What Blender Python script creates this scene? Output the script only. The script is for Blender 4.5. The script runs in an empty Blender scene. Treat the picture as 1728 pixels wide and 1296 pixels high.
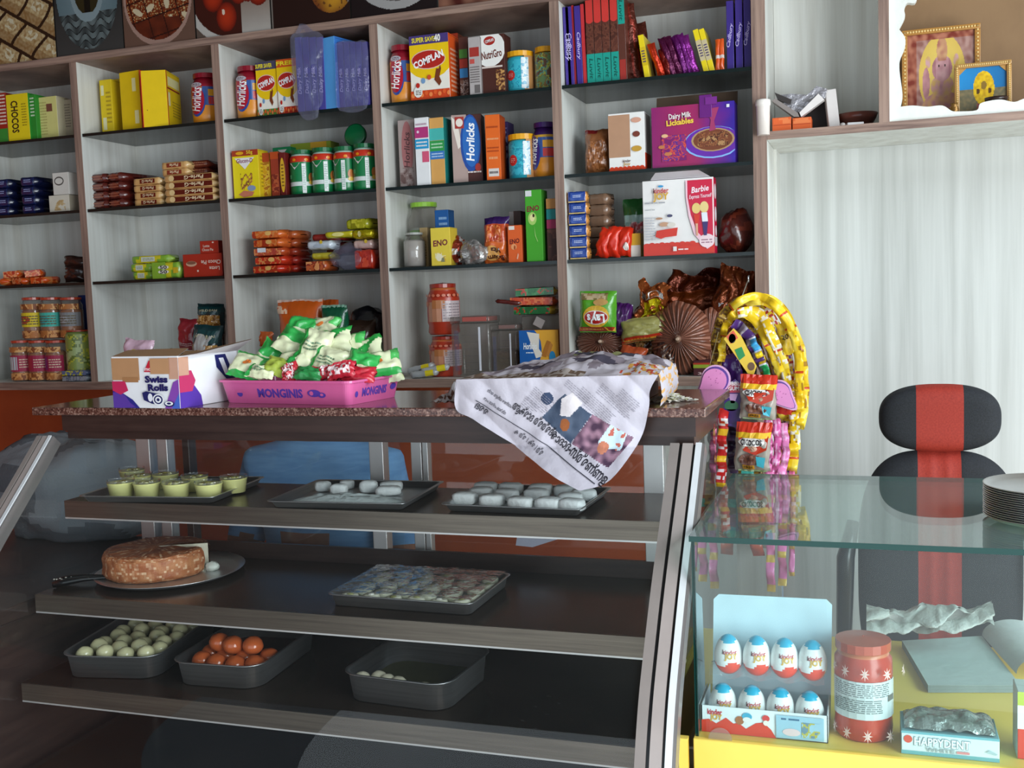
import bpy, bmesh, math, random
from mathutils import Vector, Matrix, Euler, noise
SC = bpy.context.scene; COL = SC.collection
PI = math.pi; R = math.radians
# ---------------------------------------------------------------- camera
FPX = 1785.4; yaw, pit, rol = .32749, .086066, -.036143; EYE = Vector((0, 0, 1.5))
_f = Vector((-math.sin(yaw)*math.cos(pit), math.cos(yaw)*math.cos(pit), -math.sin(pit)))
_r = Vector((math.cos(yaw), math.sin(yaw), 0)); _u = _r.cross(_f)
_r2 = _r*math.cos(rol) + _u*math.sin(rol); _u2 = -_r*math.sin(rol) + _u*math.cos(rol)
cam = bpy.data.cameras.new('camera'); cam.sensor_width = 36; cam.lens = FPX/1728*36; cam.clip_start = .02
co = bpy.data.objects.new('camera', cam); COL.objects.link(co)
m = Matrix.Identity(4)
for i in range(3): m[i][0] = _r2[i]; m[i][1] = _u2[i]; m[i][2] = -_f[i]; m[i][3] = EYE[i]
co.matrix_world = m; SC.camera = co
def at(px, py, v, ax=1):                 # where the sight line of a pixel meets the plane Y (or X, Z) = v
    d = _f*FPX + _r2*(px-864) - _u2*(py-648); t = (v-EYE[ax])/d[ax]; return EYE + d*t
# ---------------------------------------------------------------- light
SC.view_settings.view_transform = 'Standard'; SC.view_settings.look = 'None'; SC.view_settings.gamma = 1
SC.view_settings.use_curve_mapping = False; SC.view_settings.exposure = .2
W = bpy.data.worlds.new('world'); SC.world = W; W.use_nodes = True
W.node_tree.nodes['Background'].inputs[0].default_value = (.62, .80, 1, 1)
W.node_tree.nodes['Background'].inputs[1].default_value = .22
def area(name, loc, target, sx, sy, power, col):
    l = bpy.data.lights.new(name, 'AREA'); l.shape = 'RECTANGLE'; l.size = sx; l.size_y = sy; l.energy = power; l.color = col
    o = bpy.data.objects.new(name, l); COL.objects.link(o); o.location = loc
    o.rotation_euler = (Vector(target)-Vector(loc)).to_track_quat('-Z', 'Y').to_euler(); return o
area('daylight_doorway', (2.1, -.5, 1.12), (-.6, 2.3, 1.12), 1.5, 2.1, 100, (.90, .965, 1))
area('front_fill', (-.5, -.85, 1.02), (-.6, 2.4, 1.02), 3.0, 1.95, 20, (.82, .92, 1))  # added fill behind the camera, evens the shelves and shows in steel
area('floor_fill', (3.0, .2, 2.85), (3.0, .201, 0), 2.4, 3.2, 260, (.80, .92, 1))  # added down-light, brightens the floor on the right for reflections in steel
# ---------------------------------------------------------------- materials
def lin(c):
    if isinstance(c, str):
        c = c.lstrip('#'); c = c if len(c) == 6 else ''.join(q*2 for q in c); c = [int(c[i:i+2], 16)/255 for i in (0, 2, 4)]
    return tuple(((x/12.92) if x <= .04045 else ((x+.055)/1.055)**2.4) for x in c[:3])
MATS = {}
def nm(name):
    mt = bpy.data.materials.new(name); mt.use_nodes = True; nt = mt.node_tree
    return mt, nt, nt.nodes['Principled BSDF'], nt.nodes.new, nt.links.new
def colmat(name, rough, metal=0, spec=.5, wear=.12, bump=0, bscale=60, coat=0):
    mt, nt, b, N, L = nm(name)
    a = N('ShaderNodeVertexColor'); a.layer_name = 'Col'
    n = N('ShaderNodeTexNoise'); n.inputs['Scale'].default_value = 35; n.inputs['Detail'].default_value = 3
    tc = N('ShaderNodeTexCoord'); L(tc.outputs['Object'], n.inputs['Vector'])
    r = N('ShaderNodeMapRange'); r.inputs['To Min'].default_value = 1-wear; r.inputs['To Max'].default_value = 1+wear*.3
    L(n.outputs['Fac'], r.inputs['Value'])
    mx = N('ShaderNodeMix'); mx.data_type = 'RGBA'; mx.blend_type = 'MULTIPLY'; mx.inputs[0].default_value = 1
    L(a.outputs['Color'], mx.inputs[6]); L(r.outputs['Result'], mx.inputs[7]); L(mx.outputs[2], b.inputs['Base Color'])
    b.inputs['Roughness'].default_value = rough; b.inputs['Metallic'].default_value = metal
    b.inputs['Specular IOR Level'].default_value = spec; b.inputs['Coat Weight'].default_value = coat; b.inputs['Coat Roughness'].default_value = .12
    if bump:
        n2 = N('ShaderNodeTexNoise'); n2.inputs['Scale'].default_value = bscale; n2.inputs['Detail'].default_value = 4
        L(tc.outputs['Object'], n2.inputs['Vector'])
        bp = N('ShaderNodeBump'); bp.inputs['Strength'].default_value = bump; bp.inputs['Distance'].default_value = .01
        L(n2.outputs['Fac'], bp.inputs['Height']); L(bp.outputs[0], b.inputs['Normal'])
    MATS[name] = mt
colmat('card', .5, spec=.35); colmat('gloss', .3, spec=.5, coat=.15); colmat('film', .24, spec=.6, bump=.25, bscale=45, coat=.3)
colmat('foil', .26, metal=.55, bump=.5, bscale=70); colmat('paper', .85, spec=.2, bump=.15, bscale=60); colmat('cloth', .9, spec=.15, bump=.2, bscale=180)
colmat('food', .5, spec=.35, bump=.3, bscale=90); colmat('wet', .16, spec=.6); colmat('poster', .5, spec=.3, wear=.08)
def streak(name, c0, c1, rough, sx, sz, dist=0, extra=None):
    mt, nt, b, N, L = nm(name)
    tc = N('ShaderNodeTexCoord'); mp = N('ShaderNodeMapping'); mp.inputs['Scale'].default_value = (sx, sx, sz)
    L(tc.outputs['Object'], mp.inputs[0]); n = N('ShaderNodeTexNoise'); n.inputs['Scale'].default_value = 1
    n.inputs['Detail'].default_value = 7; n.inputs['Roughness'].default_value = .62; n.inputs['Distortion'].default_value = dist; L(mp.outputs[0], n.inputs['Vector'])
    cr = N('ShaderNodeValToRGB'); cr.color_ramp.elements[0].position = .33; cr.color_ramp.elements[1].position = .62
    cr.color_ramp.elements[0].color = (*lin(c0), 1); cr.color_ramp.elements[1].color = (*lin(c1), 1)
    L(n.outputs['Fac'], cr.inputs[0]); L(cr.outputs[0], b.inputs['Base Color']); b.inputs['Roughness'].default_value = rough
    MATS[name] = mt
streak('laminate', '#c6c3ba', '#e0e0da', .42, 22, .7, .25)
streak('laminate_dimmed', '#a9aaa5', '#c9cac6', .42, 20, .6, .25)  # darker copy of laminate, tones down the overlit alcove wall by colour
streak('edge_wood', '#6f574e', '#a18576', .5, 90, 3.5, .5)
streak('edge_wood_h', '#6f574e', '#a18576', .5, 5, 110, .5)
streak('steel', '#c3c5c7', '#dadcde', .40, 4, 160); MATS['steel'].node_tree.nodes['Principled BSDF'].inputs['Metallic'].default_value = 1
streak('shelf_steel', '#4a3c34', '#63544a', .24, 6, 60); MATS['shelf_steel'].node_tree.nodes['Principled BSDF'].inputs['Metallic'].default_value = .8
streak('fascia', '#6a6057', '#7d7267', .3, 5, 200); MATS['fascia'].node_tree.nodes['Principled BSDF'].inputs['Metallic'].default_value = .85
streak('aluminium', '#c4c0be', '#d4d0ce', .34, 3, 1); MATS['aluminium'].node_tree.nodes['Principled BSDF'].inputs['Metallic'].default_value = .6
streak('dark_board', '#2a1c19', '#3b2a25', .35, 6, 60)
streak('yellow_board', '#ecc850', '#f2d260', .45, 3, 3)
streak('plaster_orange', '#ae4820', '#c05828', .7, 3, 3)
streak('wall_tan', '#76583a', '#8a6a48', .7, 5, 3)
streak('floor_tile', '#b0aca4', '#c4c0b8', .4, 3, 3)
streak('ceiling_paint', '#6a6864', '#787570', .9, 2, 2)
streak('black_plastic', '#0c0c0e', '#18181b', .35, 6, 6)
streak('chair_black', '#141519', '#23252b', .8, 400, 400)
streak('chair_red', '#8c2216', '#a43020', .7, 300, 300)
def granite():
    mt, nt, b, N, L = nm('granite'); tc = N('ShaderNodeTexCoord')
    v = N('ShaderNodeTexVoronoi'); v.inputs['Scale'].default_value = 330; L(tc.outputs['Object'], v.inputs['Vector'])
    n = N('ShaderNodeTexNoise'); n.inputs['Scale'].default_value = 160; n.inputs['Detail'].default_value = 5; L(tc.outputs['Object'], n.inputs['Vector'])
    cr = N('ShaderNodeValToRGB'); e = cr.color_ramp.elements; e[0].position = .2; e[0].color = (*lin('#2b1916'), 1); e[1].position = .85; e[1].color = (*lin('#a98a7c'), 1)
    k = e.new(.5); k.color = (*lin('#5c3a32'), 1)
    mx = N('ShaderNodeMix'); mx.data_type = 'RGBA'; mx.inputs[0].default_value = .5; L(v.outputs['Color'], mx.inputs[6]); L(n.outputs['Fac'], mx.inputs[7])
    L(mx.outputs[2], cr.inputs[0]); L(cr.outputs[0], b.inputs['Base Color']); b.inputs['Roughness'].default_value = .12; MATS['granite'] = mt
granite()
def thin_glass(name, tint, ior=1.5, haze=0, hcol=(.5, .6, .65), rough=0, bump=0, boost=1):
    mt, nt, b, N, L = nm(name); nt.nodes.remove(b); out = nt.nodes['Material Output']
    t = N('ShaderNodeBsdfTransparent'); t.inputs[0].default_value = (*tint, 1)
    g = N('ShaderNodeBsdfGlossy'); g.inputs['Roughness'].default_value = rough
    ge = N('ShaderNodeNewGeometry'); dt = N('ShaderNodeVectorMath'); dt.operation = 'DOT_PRODUCT'; L(ge.outputs['Incoming'], dt.inputs[1])
    def M_(op, a, c): k = N('ShaderNodeMath'); k.operation = op; (L(a, k.inputs[0]) if not isinstance(a, (int, float)) else setattr(k.inputs[0], 'default_value', a)); (L(c, k.inputs[1]) if not isinstance(c, (int, float)) else setattr(k.inputs[1], 'default_value', c)); return k.outputs[0]
    L(ge.outputs['Normal'], dt.inputs[0]); ab = N('ShaderNodeMath'); ab.operation = 'ABSOLUTE'; L(dt.outputs['Value'], ab.inputs[0])
    last = M_('ADD', M_('MULTIPLY', M_('POWER', M_('SUBTRACT', 1.0, ab.outputs[0]), 5.0), .96), .04)
    if boost != 1:
        k = N('ShaderNodeMath'); k.operation = 'MULTIPLY'; k.inputs[1].default_value = boost; k.use_clamp = True; L(last, k.inputs[0]); last = k.outputs[0]
    mx = N('ShaderNodeMixShader'); L(last, mx.inputs[0]); L(t.outputs[0], mx.inputs[1]); L(g.outputs[0], mx.inputs[2])
    res = mx.outputs[0]
    if bump:
        tc = N('ShaderNodeTexCoord'); n2 = N('ShaderNodeTexNoise'); n2.inputs['Scale'].default_value = 30; n2.inputs['Detail'].default_value = 3; L(tc.outputs['Object'], n2.inputs['Vector'])
        bp = N('ShaderNodeBump'); bp.inputs['Strength'].default_value = bump; bp.inputs['Distance'].default_value = .02
        L(n2.outputs['Fac'], bp.inputs['Height']); L(bp.outputs[0], g.inputs['Normal']); L(bp.outputs[0], dt.inputs[0])
    if haze:
        d = N('ShaderNodeBsdfDiffuse'); d.inputs[0].default_value = (*hcol, 1)
        m2 = N('ShaderNodeMixShader'); m2.inputs[0].default_value = haze; L(res, m2.inputs[1]); L(d.outputs[0], m2.inputs[2]); res = m2.outputs[0]
    L(res, out.inputs['Surface']); MATS[name] = mt
thin_glass('case_glass', (.97, .99, .985), haze=.008, hcol=(.5, .62, .66), boost=1.0)
thin_glass('desk_glass', (.86, .95, .93), haze=.02, hcol=(.55, .7, .7), boost=1.5)
thin_glass('desk_top_glass', (.78, .90, .87), haze=.10, hcol=(.52, .66, .64), boost=1.1)
thin_glass('shelf_glass', (.42, .46, .46), haze=.22, hcol=(.13, .14, .135))
thin_glass('clear_plastic', (.86, .87, .93), haze=.08, hcol=(.5, .5, .68), rough=.2, bump=.3, boost=1)
thin_glass('cling_film', (.97, .98, .98), haze=.05, hcol=(.8, .85, .85), rough=.1, bump=.9, boost=2.5)
thin_glass('jar_plastic', (.86, .84, .82), haze=.10, hcol=(.6, .55, .5), rough=.08, boost=1.6)
mt, nt, b, N, L = nm('glass_edge'); b.inputs['Base Color'].default_value = (.006, .045, .038, 1); b.inputs['Roughness'].default_value = .15; MATS['glass_edge'] = mt
mt, nt, b, N, L = nm('shelf_edge'); b.inputs['Base Color'].default_value = (.006, .012, .011, 1); b.inputs['Roughness'].default_value = .2; MATS['shelf_edge'] = mt
# ---------------------------------------------------------------- mesh helpers
_tx = {}
def text2d(s, bold=0.0):
    k = (s, bold)
    if k in _tx: return _tx[k]
    c = bpy.data.curves.new('t', 'FONT'); c.body = s; c.resolution_u = 2; c.offset = bold; c.align_x = 'CENTER'
    o = bpy.data.objects.new('t', c); COL.objects.link(o); bpy.context.view_layer.update()
    dg = bpy.context.evaluated_depsgraph_get(); me = o.evaluated_get(dg).to_mesh()
    v = [(p.co.x, p.co.y) for p in me.vertices]; f = [tuple(p.vertices) for p in me.polygons]
    o.evaluated_get(dg).to_mesh_clear(); bpy.data.objects.remove(o); bpy.data.curves.remove(c)
    if not v: _tx[k] = ([], [], 1); return _tx[k]
    x0, x1 = min(p[0] for p in v), max(p[0] for p in v); y0, y1 = min(p[1] for p in v), max(p[1] for p in v)
    h = .7 if s.isascii() else (y1-y0)
    v = [((x-(x0+x1)/2)/h, (y-(y0+y1)/2)/h) for x, y in v]
    _tx[k] = (v, f, (x1-x0)/h); return _tx[k]
_tf = {}
def text_fine(s, bold):                   # the same lettering cut finer, for curved faces
    if (s, bold) in _tf: return _tf[(s, bold)]
    v, f, w = text2d(s, bold); q = bmesh.new(); vs = [q.verts.new((x, y, 0)) for x, y in v]
    for t in f:
        try: q.faces.new([vs[i] for i in t])
        except ValueError: pass
    for _ in range(3):
        bmesh.ops.triangulate(q, faces=q.faces[:]); es = [e for e in q.edges if e.calc_length() > .16]
        if es: bmesh.ops.subdivide_edges(q, edges=es, cuts=1)
    bmesh.ops.triangulate(q, faces=q.faces[:]); q.verts.index_update()
    r = ([(a.co.x, a.co.y) for a in q.verts], [tuple(a.index for a in t.verts) for t in q.faces], w); q.free(); _tf[(s, bold)] = r; return r
class Surf:                              # a printable face: fn(u, v, off) -> point, W and H its size in metres
    def __init__(s, fn, W, H, curved=False): s.fn, s.W, s.H, s.curved = fn, W, H, curved
class MB:
    def __init__(s):
        s.bm = bmesh.new(); s.cl = s.bm.loops.layers.float_color.new('Col'); s.ms = []; s.M = Matrix.Identity(4); s.dz = 0
    def mi(s, m):
        if m not in s.ms: s.ms.append(m)
        return s.ms.index(m)
    def v(s, p): return s.bm.verts.new(s.M @ Vector(p))
    def face(s, vs, col, mat, smooth=False):
        try: f = s.bm.faces.new(vs)
        except ValueError: return None
        f.material_index = s.mi(mat); f.smooth = smooth; c = (*lin(col), 1) if isinstance(col, str) else (*col[:3], 1)
        for l in f.loops: l[s.cl] = c
        return f
    def poly(s, pts, col, mat='card'): return s.face([s.v(p) for p in pts], col, mat)
    def box(s, x0, y0, z0, x1, y1, z1, col='#ffffff', mat='card', bev=0, skip=''):
        vs = [s.v(p) for p in ((x0, y0, z0), (x1, y0, z0), (x1, y1, z0), (x0, y1, z0), (x0, y0, z1), (x1, y0, z1), (x1, y1, z1), (x0, y1, z1))]
        fs = []
        for k, q in (('B', (3, 2, 1, 0)), ('T', (4, 5, 6, 7)), ('F', (0, 1, 5, 4)), ('R', (1, 2, 6, 5)), ('K', (2, 3, 7, 6)), ('L', (3, 0, 4, 7))):
            if k in skip: continue
            c = col.get(k, col.get('*')) if isinstance(col, dict) else col
            mm = mat.get(k, mat.get('*')) if isinstance(mat, dict) else mat
            fs.append(s.face([vs[i] for i in q], c, mm))
        if bev:
            es = list({e for f in fs for e in f.edges}); r = bmesh.ops.bevel(s.bm, geom=es, offset=bev, segments=2, affect='EDGES', profile=.6)
            for f in r['faces']: f.smooth = True
        return fs
    def grid(s, fn, nu, nv, col, mat, closed_u=False, smooth=True, flip=False):
        g = [[s.v(fn(i/nu, j/nv)) for i in range(nu if closed_u else nu+1)] for j in range(nv+1)]
        for j in range(nv):
            for i in range(nu):
                i2 = (i+1) % nu if closed_u else i+1
                c = col((i+.5)/nu, (j+.5)/nv) if callable(col) else col
                mm = mat((i+.5)/nu, (j+.5)/nv) if callable(mat) else mat
                q = [g[j][i], g[j][i2], g[j+1][i2], g[j+1][i]]
                s.face(q[::-1] if flip else q, c, mm, smooth)
        return g
    def lathe(s, prof, n=28, mat='gloss', cap=True, sq=0, smooth=True):      # prof: (r, z, colour of the band above it)
        def rad(a, r): return r if not sq else r*(1+sq*abs(math.sin(2*a))**2*.6)
        rings = [[s.v((rad(2*PI*i/n, p[0])*math.cos(2*PI*i/n), rad(2*PI*i/n, p[0])*math.sin(2*PI*i/n), p[1])) for i in range(n)] for p in prof]
        for j in range(len(prof)-1):
            mm = prof[j][3] if len(prof[j]) > 3 else mat
            for i in range(n): s.face([rings[j][i], rings[j][(i+1) % n], rings[j+1][(i+1) % n], rings[j+1][i]], prof[j][2], mm, smooth)
        if cap:
            s.face(rings[0][::-1], prof[0][2], mat); s.face(rings[-1], prof[-1][2], prof[-1][3] if len(prof[-1]) > 3 else mat)
    def tube(s, pts, r, col, mat='gloss', n=8, caps=True):
        pts = [Vector(p) for p in pts]; rs = r if isinstance(r, (list, tuple)) else [r]*len(pts); rings = []
        up = None
        for k, p in enumerate(pts):
            d = (pts[min(k+1, len(pts)-1)]-pts[max(k-1, 0)]).normalized()
            if up is None: up = d.orthogonal().normalized()
            up = (up-d*up.dot(d)).normalized(); sd = d.cross(up)
            rings.append([s.v(p+(up*math.cos(2*PI*i/n)+sd*math.sin(2*PI*i/n))*rs[k]) for i in range(n)])
        for j in range(len(pts)-1):
            for i in range(n): s.face([rings[j][i], rings[j][(i+1) % n], rings[j+1][(i+1) % n], rings[j+1][i]], col, mat, True)
        if caps: s.face(rings[0][::-1], col, mat); s.face(rings[-1], col, mat)
    def ball(s, c, rx, ry, rz, col, mat='food', nu=14, nv=10, rough=0, seed=0, smooth=True):
        c = Vector(c)
        def fn(u, v):
            a = 2*PI*u; b = PI*(v-.5); d = Vector((math.cos(b)*math.cos(a), math.cos(b)*math.sin(a), math.sin(b)))
            k = 1+rough*noise.noise(d*2.2+Vector((seed*7.1, seed*3.3, 0))) if rough else 1
            return c+Vector((d.x*rx, d.y*ry, d.z*rz))*k
        s.grid(fn, nu, nv, col, mat, closed_u=True, smooth=smooth)
    def slab(s, pts, y0, y1, col, mat='card', side=None):    # outline in XZ, given thickness in Y
        a = [s.v((x, y0, z)) for x, z in pts]; b = [s.v((x, y1, z)) for x, z in pts]; n = len(pts)
        s.face(a, col, mat); s.face(b[::-1], col, mat)
        for i in range(n): s.face([a[i], b[i], b[(i+1) % n], a[(i+1) % n]], side or col, mat)
    def decals(s, sf, ds, mat='card', step=.00022, seed=1):
        rnd = random.Random(seed)
        s.dz = .0003
        raw = sf
        if (sf.W, sf.H) != (1, 1): sf = Surf(lambda u, v, o: raw.fn(max(0, min(1, u)), max(0, min(1, v)), o), raw.W, raw.H, raw.curved)
        for d in ds:
            k = d[0]; off = s.dz; s.dz += step
            if k == 'r':
                _, u0, v0, u1, v1, c = d; nu = max(1, int(abs(u1-u0)*12)); nv = max(1, int(abs(v1-v0)*10))
                s.grid(lambda a, b: sf.fn(u0+(u1-u0)*a, v0+(v1-v0)*b, off), nu, nv, c, mat, smooth=False)
            elif k == 'e':
                _, cu, cv, ru, rv, c = d; n = 20
                ring = [s.v(sf.fn(cu+ru*math.cos(2*PI*i/n), cv+rv*math.sin(2*PI*i/n), off)) for i in range(n)]
                rin = [s.v(sf.fn(cu+.5*ru*math.cos(2*PI*i/n), cv+.5*rv*math.sin(2*PI*i/n), off)) for i in range(n)]
                for i in range(n): s.face([ring[i], ring[(i+1) % n], rin[(i+1) % n], rin[i]], c, mat)
                s.face(rin, c, mat)
            elif k == 'p': s.face([s.v(sf.fn(u, v, off)) for u, v in d[1]], d[2], mat)
            elif k == 't':
                _, t, cu, cv, h, c = d[:6]; rot = d[6] if len(d) > 6 else 0; sh = d[7] if len(d) > 7 else 0; mw = d[8] if len(d) > 8 else None
                bold = d[9] if len(d) > 9 else .015
                v, f, w = (text_fine if sf.curved else text2d)(t, bold); hm = h*(sf.W if abs(abs(rot)-90) < 20 else sf.H); sx = hm
                span = sf.H if abs(abs(rot)-90) < 20 else sf.W
                if mw: sx = mw*span/w
                cr, sr = math.cos(R(rot)), math.sin(R(rot)); vs = []
                for x, y in v:
                    x, y = (x+y*sh)*sx, y*hm; x, y = x*cr-y*sr, x*sr+y*cr
                    vs.append(s.v(sf.fn(cu+x/sf.W, cv+y/sf.H, off)))
                for q in f: s.face([vs[i] for i in q], c, mat)
            elif k == 'n':
                _, u0, v0, u1, v1, cs, n0 = d[:7]; n = int(n0*2.4); asp = max(1, int(n*abs(v1-v0)*sf.H/max(1e-6, abs(u1-u0)*sf.W))); kf = .42*n0/n
                sd = rnd.random()*50
                def cf(a, b):
                    q = noise.noise(Vector((a*n*kf, b*asp*kf, sd)))*1.15+.5+.35*noise.noise(Vector((a*n*kf*2.6, b*asp*kf*2.6, sd)))+rnd.uniform(-.06, .06)
                    return cs[max(0, min(len(cs)-1, int(q*len(cs))))]
                s.grid(lambda a, b: sf.fn(u0+(u1-u0)*a, v0+(v1-v0)*b, off), n, asp, cf, mat, smooth=False)
            elif k == 'l':                       # lines of small print
                _, u0, v0, u1, v1, n, c = d
                for i in range(n):
                    vv = v0+(v1-v0)*(i+.5)/n; hh = (v1-v0)/n*.22; uu = u0
                    while uu < u1-.02:
                        l = rnd.uniform(.03, .10); e = min(u1, uu+l)
                        s.poly([sf.fn(uu, vv-hh, off), sf.fn(e, vv-hh, off), sf.fn(e, vv+hh, off), sf.fn(uu, vv+hh, off)], c, mat); uu = e+rnd.uniform(.01, .02)
    def build(s, name, parent=None, loc=None, rot=None, sharp=None):
        me = bpy.data.meshes.new(name); bmesh.ops.recalc_face_normals(s.bm, faces=s.bm.faces) if sharp == 'recalc' else None
        s.bm.to_mesh(me); s.bm.free()
        for k in s.ms: me.materials.append(MATS[k])
        o = bpy.data.objects.new(name, me); COL.objects.link(o)
        if loc is not None: o.location = loc
        if rot is not None: o.rotation_euler = rot
        if parent: o.parent = parent
        return o
def tag(o, label=None, cat=None, group=None, kind=None):
    if label: o['label'] = label
    if cat: o['category'] = cat
    if group: o['group'] = group
    if kind: o['kind'] = kind
    return o
def empty(name, loc=(0, 0, 0), rz=0):
    o = bpy.data.objects.new(name, None); COL.objects.link(o); o.location = loc; o.rotation_euler = (0, 0, rz); o.empty_display_size = .05; return o
# ---------------------------------------------------------------- package kinds
def box_surfs(w, d, h):
    return dict(F=Surf(lambda u, v, o: (-w/2+u*w, -o, v*h), w, h), R=Surf(lambda u, v, o: (w/2+o, u*d, v*h), d, h),
                L=Surf(lambda u, v, o: (-w/2-o, d-u*d, v*h), d, h), T=Surf(lambda u, v, o: (-w/2+u*w, v*d, h+o), w, d))
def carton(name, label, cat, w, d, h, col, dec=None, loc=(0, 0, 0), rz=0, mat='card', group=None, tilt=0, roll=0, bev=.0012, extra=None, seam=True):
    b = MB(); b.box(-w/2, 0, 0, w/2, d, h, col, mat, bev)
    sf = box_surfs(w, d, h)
    base = col if isinstance(col, str) else col.get('R', col.get('*'))
    if seam and w > .02 and d > .015:
        dk = tuple(x*.45 for x in lin(base)); b.decals(sf['R'], [('r', .04, .972, .96, .978, dk)], mat); b.decals(sf['T'], [('r', .02, .49, .98, .5, dk)], mat)
    for k, ds in (dec or {}).items(): b.decals(sf[k], ds, mat, seed=len(label)+ord(k))
    if extra: extra(b, w, d, h)
    o = b.build(name, None, loc, (tilt, roll, rz)); return tag(o, label, cat, group)
def px_box(xl, xr, yt, Y, zb, yb=None):    # left/right/top pixels of a front face standing on zb at depth Y -> centre x, width, height
    xm = (xl+xr)/2
    # find mid row: project base by search
    d = at(xm, yt, Y); h = d.z-zb; ym = yt
    a = at(xm, yt+200, Y); s = (d.z-a.z)/200; ym = yt+h/s/2
    L_, R_ = at(xl, ym, Y), at(xr, ym, Y); return (L_.x+R_.x)/2, R_.x-L_.x, h
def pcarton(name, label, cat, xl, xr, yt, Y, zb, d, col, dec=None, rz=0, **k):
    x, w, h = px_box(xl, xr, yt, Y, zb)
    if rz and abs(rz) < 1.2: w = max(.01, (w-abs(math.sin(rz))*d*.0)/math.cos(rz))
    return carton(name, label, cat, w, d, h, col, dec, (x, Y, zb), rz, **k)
def jar(name, label, cat, x, y, zb, r, h, bands, dec=None, lid=None, face=0, mat='gloss', group=None, sq=0, inner=None, n=28):
    """bands: (z0..1 fraction, radius fraction, colour); lid: (height fraction, radius fraction, colour)"""
    b = MB(); lh = lid[0] if lid else 0; bh = h*(1-lh)
    pr = [(r*q[1], bh*q[0], q[2])+tuple(q[3:]) for q in bands]; b.lathe(pr, n, mat, sq=sq)
    sf = Surf(lambda u, v, o: ((r+o+.0004)*math.sin((u-.5)*PI), -(r+o+.0004)*math.cos((u-.5)*PI), v*bh), r*PI, bh, True)
    if dec: b.decals(sf, dec, mat if mat != 'jar_plastic' else 'card', seed=len(label))
    if inner: inner(b, r, bh)
    o = b.build(name, None, (x, y, zb), (0, 0, face)); tag(o, label, cat, group)
    if lid:
        l = MB(); rl = r*lid[1]; z0 = bh-.001; lc = lid[2]; H = h*lh
        nn = 40; prf = [(rl*.97, z0), (rl, z0+.0015), (rl, z0+H*.75), (rl*.93, z0+H*.95), (rl*.9, z0+H), (rl*.5, z0+H*1.0)]
        rings = [[l.v(((q[0]*(1-.012*(i % 2) if 0 < k < 3 else q[0]))*math.cos(2*PI*i/nn), (q[0]*(1-.012*(i % 2) if 0 < k < 3 else q[0]))*math.sin(2*PI*i/nn), q[1])) for i in range(nn)] for k, q in enumerate(prf)]
        for j in range(len(prf)-1):
            for i in range(nn): l.face([rings[j][i], rings[j][(i+1) % nn], rings[j+1][(i+1) % nn], rings[j+1][i]], lc, 'gloss', False)
        l.face(rings[-1], lc, 'gloss'); l.build('lid', o)
    return o
def pouch(name, label, cat, w, h, t, col, loc, rot=(0, 0, 0), dec=None, mat='film', group=None, wr=.0035, seed=0, nu=16, nv=18, seal=.07, pinch=.06, parent=None, zig=True, base=True):
    """pillow bag standing on its lower seam: x across, z up, bulging in y"""
    b = MB(); sd = Vector((seed*3.7, seed*1.3, seed*5.9))
    def P(u, v, side, off=0):
        U = 2*u-1; V = 2*v-1; e = max(0, 1-abs(U)**3.2); s_ = max(0, min(1, (1-abs(V))/1.0)); fv = max(0, 1-((abs(V)-0)/(1-seal))**3) if abs(V) < 1-seal else 0
        th = t/2*(e**.5)*(fv**.55)
        x = U*w/2*(1-pinch*(1-V*V)*.6); z = v*h
        q = noise.noise(Vector((u*5, v*6, side*.7))+sd)*wr*1.6+noise.noise(Vector((u*13, v*9, side*2))+sd)*wr*.7
        if mat == 'foil': q = (abs(noise.noise(Vector((u*3.2+v*1.4, v*3.0, side*.7))+sd))-.2)*wr*3.2+(abs(noise.noise(Vector((u*8-v*3, v*7, side*2))+sd))-.2)*wr*1.3
        k = math.sin(u*34+seed)*wr*.35*abs(V)**4
        x += noise.noise(Vector((v*4, 9+side*0, 1))+sd)*wr*1.2; z += noise.noise(Vector((u*3, 5, 2))+sd)*wr*1.2
        y = -side*(th+(q*(.25+.75*fv)+off if True else 0))+k
        return (x, y, z)
    for side in (1, -1):
        b.grid(lambda u, v: P(u, v, side), nu, nv, col, mat, flip=(side < 0))
    sf = Surf(lambda u, v, o: P(u, v, 1, o*2.4+.0009), w, h, True)
    if dec: b.decals(sf, dec, mat, seed=seed+3)
    o = b.build(name, parent, loc, rot)
    if not parent: tag(o, label, cat, group)
    return o
def rollpack(name, label, cat, L_, w, h, col, loc, rot=(0, 0, 0), dec=None, mat='film', group=None, seed=0, endcol=None, bulge=.25, nA=20, nL=14):
    """wrapped biscuit pack lying along x, on z=0, with folded ends"""
    b = MB(); sd = Vector((seed*2.1, seed*4.7, seed))
    def P(s, a, off=0):
        S = 2*s-1; A = 2*PI*a; e = abs(S); k = 1 if e < .86 else max(.0, 1-((e-.86)/.14)**2*.62); kz = 1 if e < .86 else max(.06, 1-(e-.86)/.14*.92)
        cx, cz = math.cos(A), math.sin(A); n = bulge
        y = math.copysign(abs(cx)**n, cx)*(w/2+off)*k; z = math.copysign(abs(cz)**n, cz)*(h/2+off)*kz
        q = noise.noise(Vector((s*9, cx*1.5, cz*1.5))+sd)*.0016
        return (S*L_/2, y*(1+0)+q, h/2+z+q)
    ec = endcol or col
    b.grid(lambda a, s: P(s, a), nA, nL, lambda a, s: (ec if not callable(ec) else ec(s, a)) if (s < .09 or s > .91) else (col(s, a) if callable(col) else col), mat, closed_u=True)
    fr = Surf(lambda u, v, o: (-L_/2+u*L_, -w/2-o-.0012, v*h), L_, h)
    if dec: b.decals(fr, dec, mat, seed=seed)
    o = b.build(name, None, loc, rot); return tag(o, label, cat, group)
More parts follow.
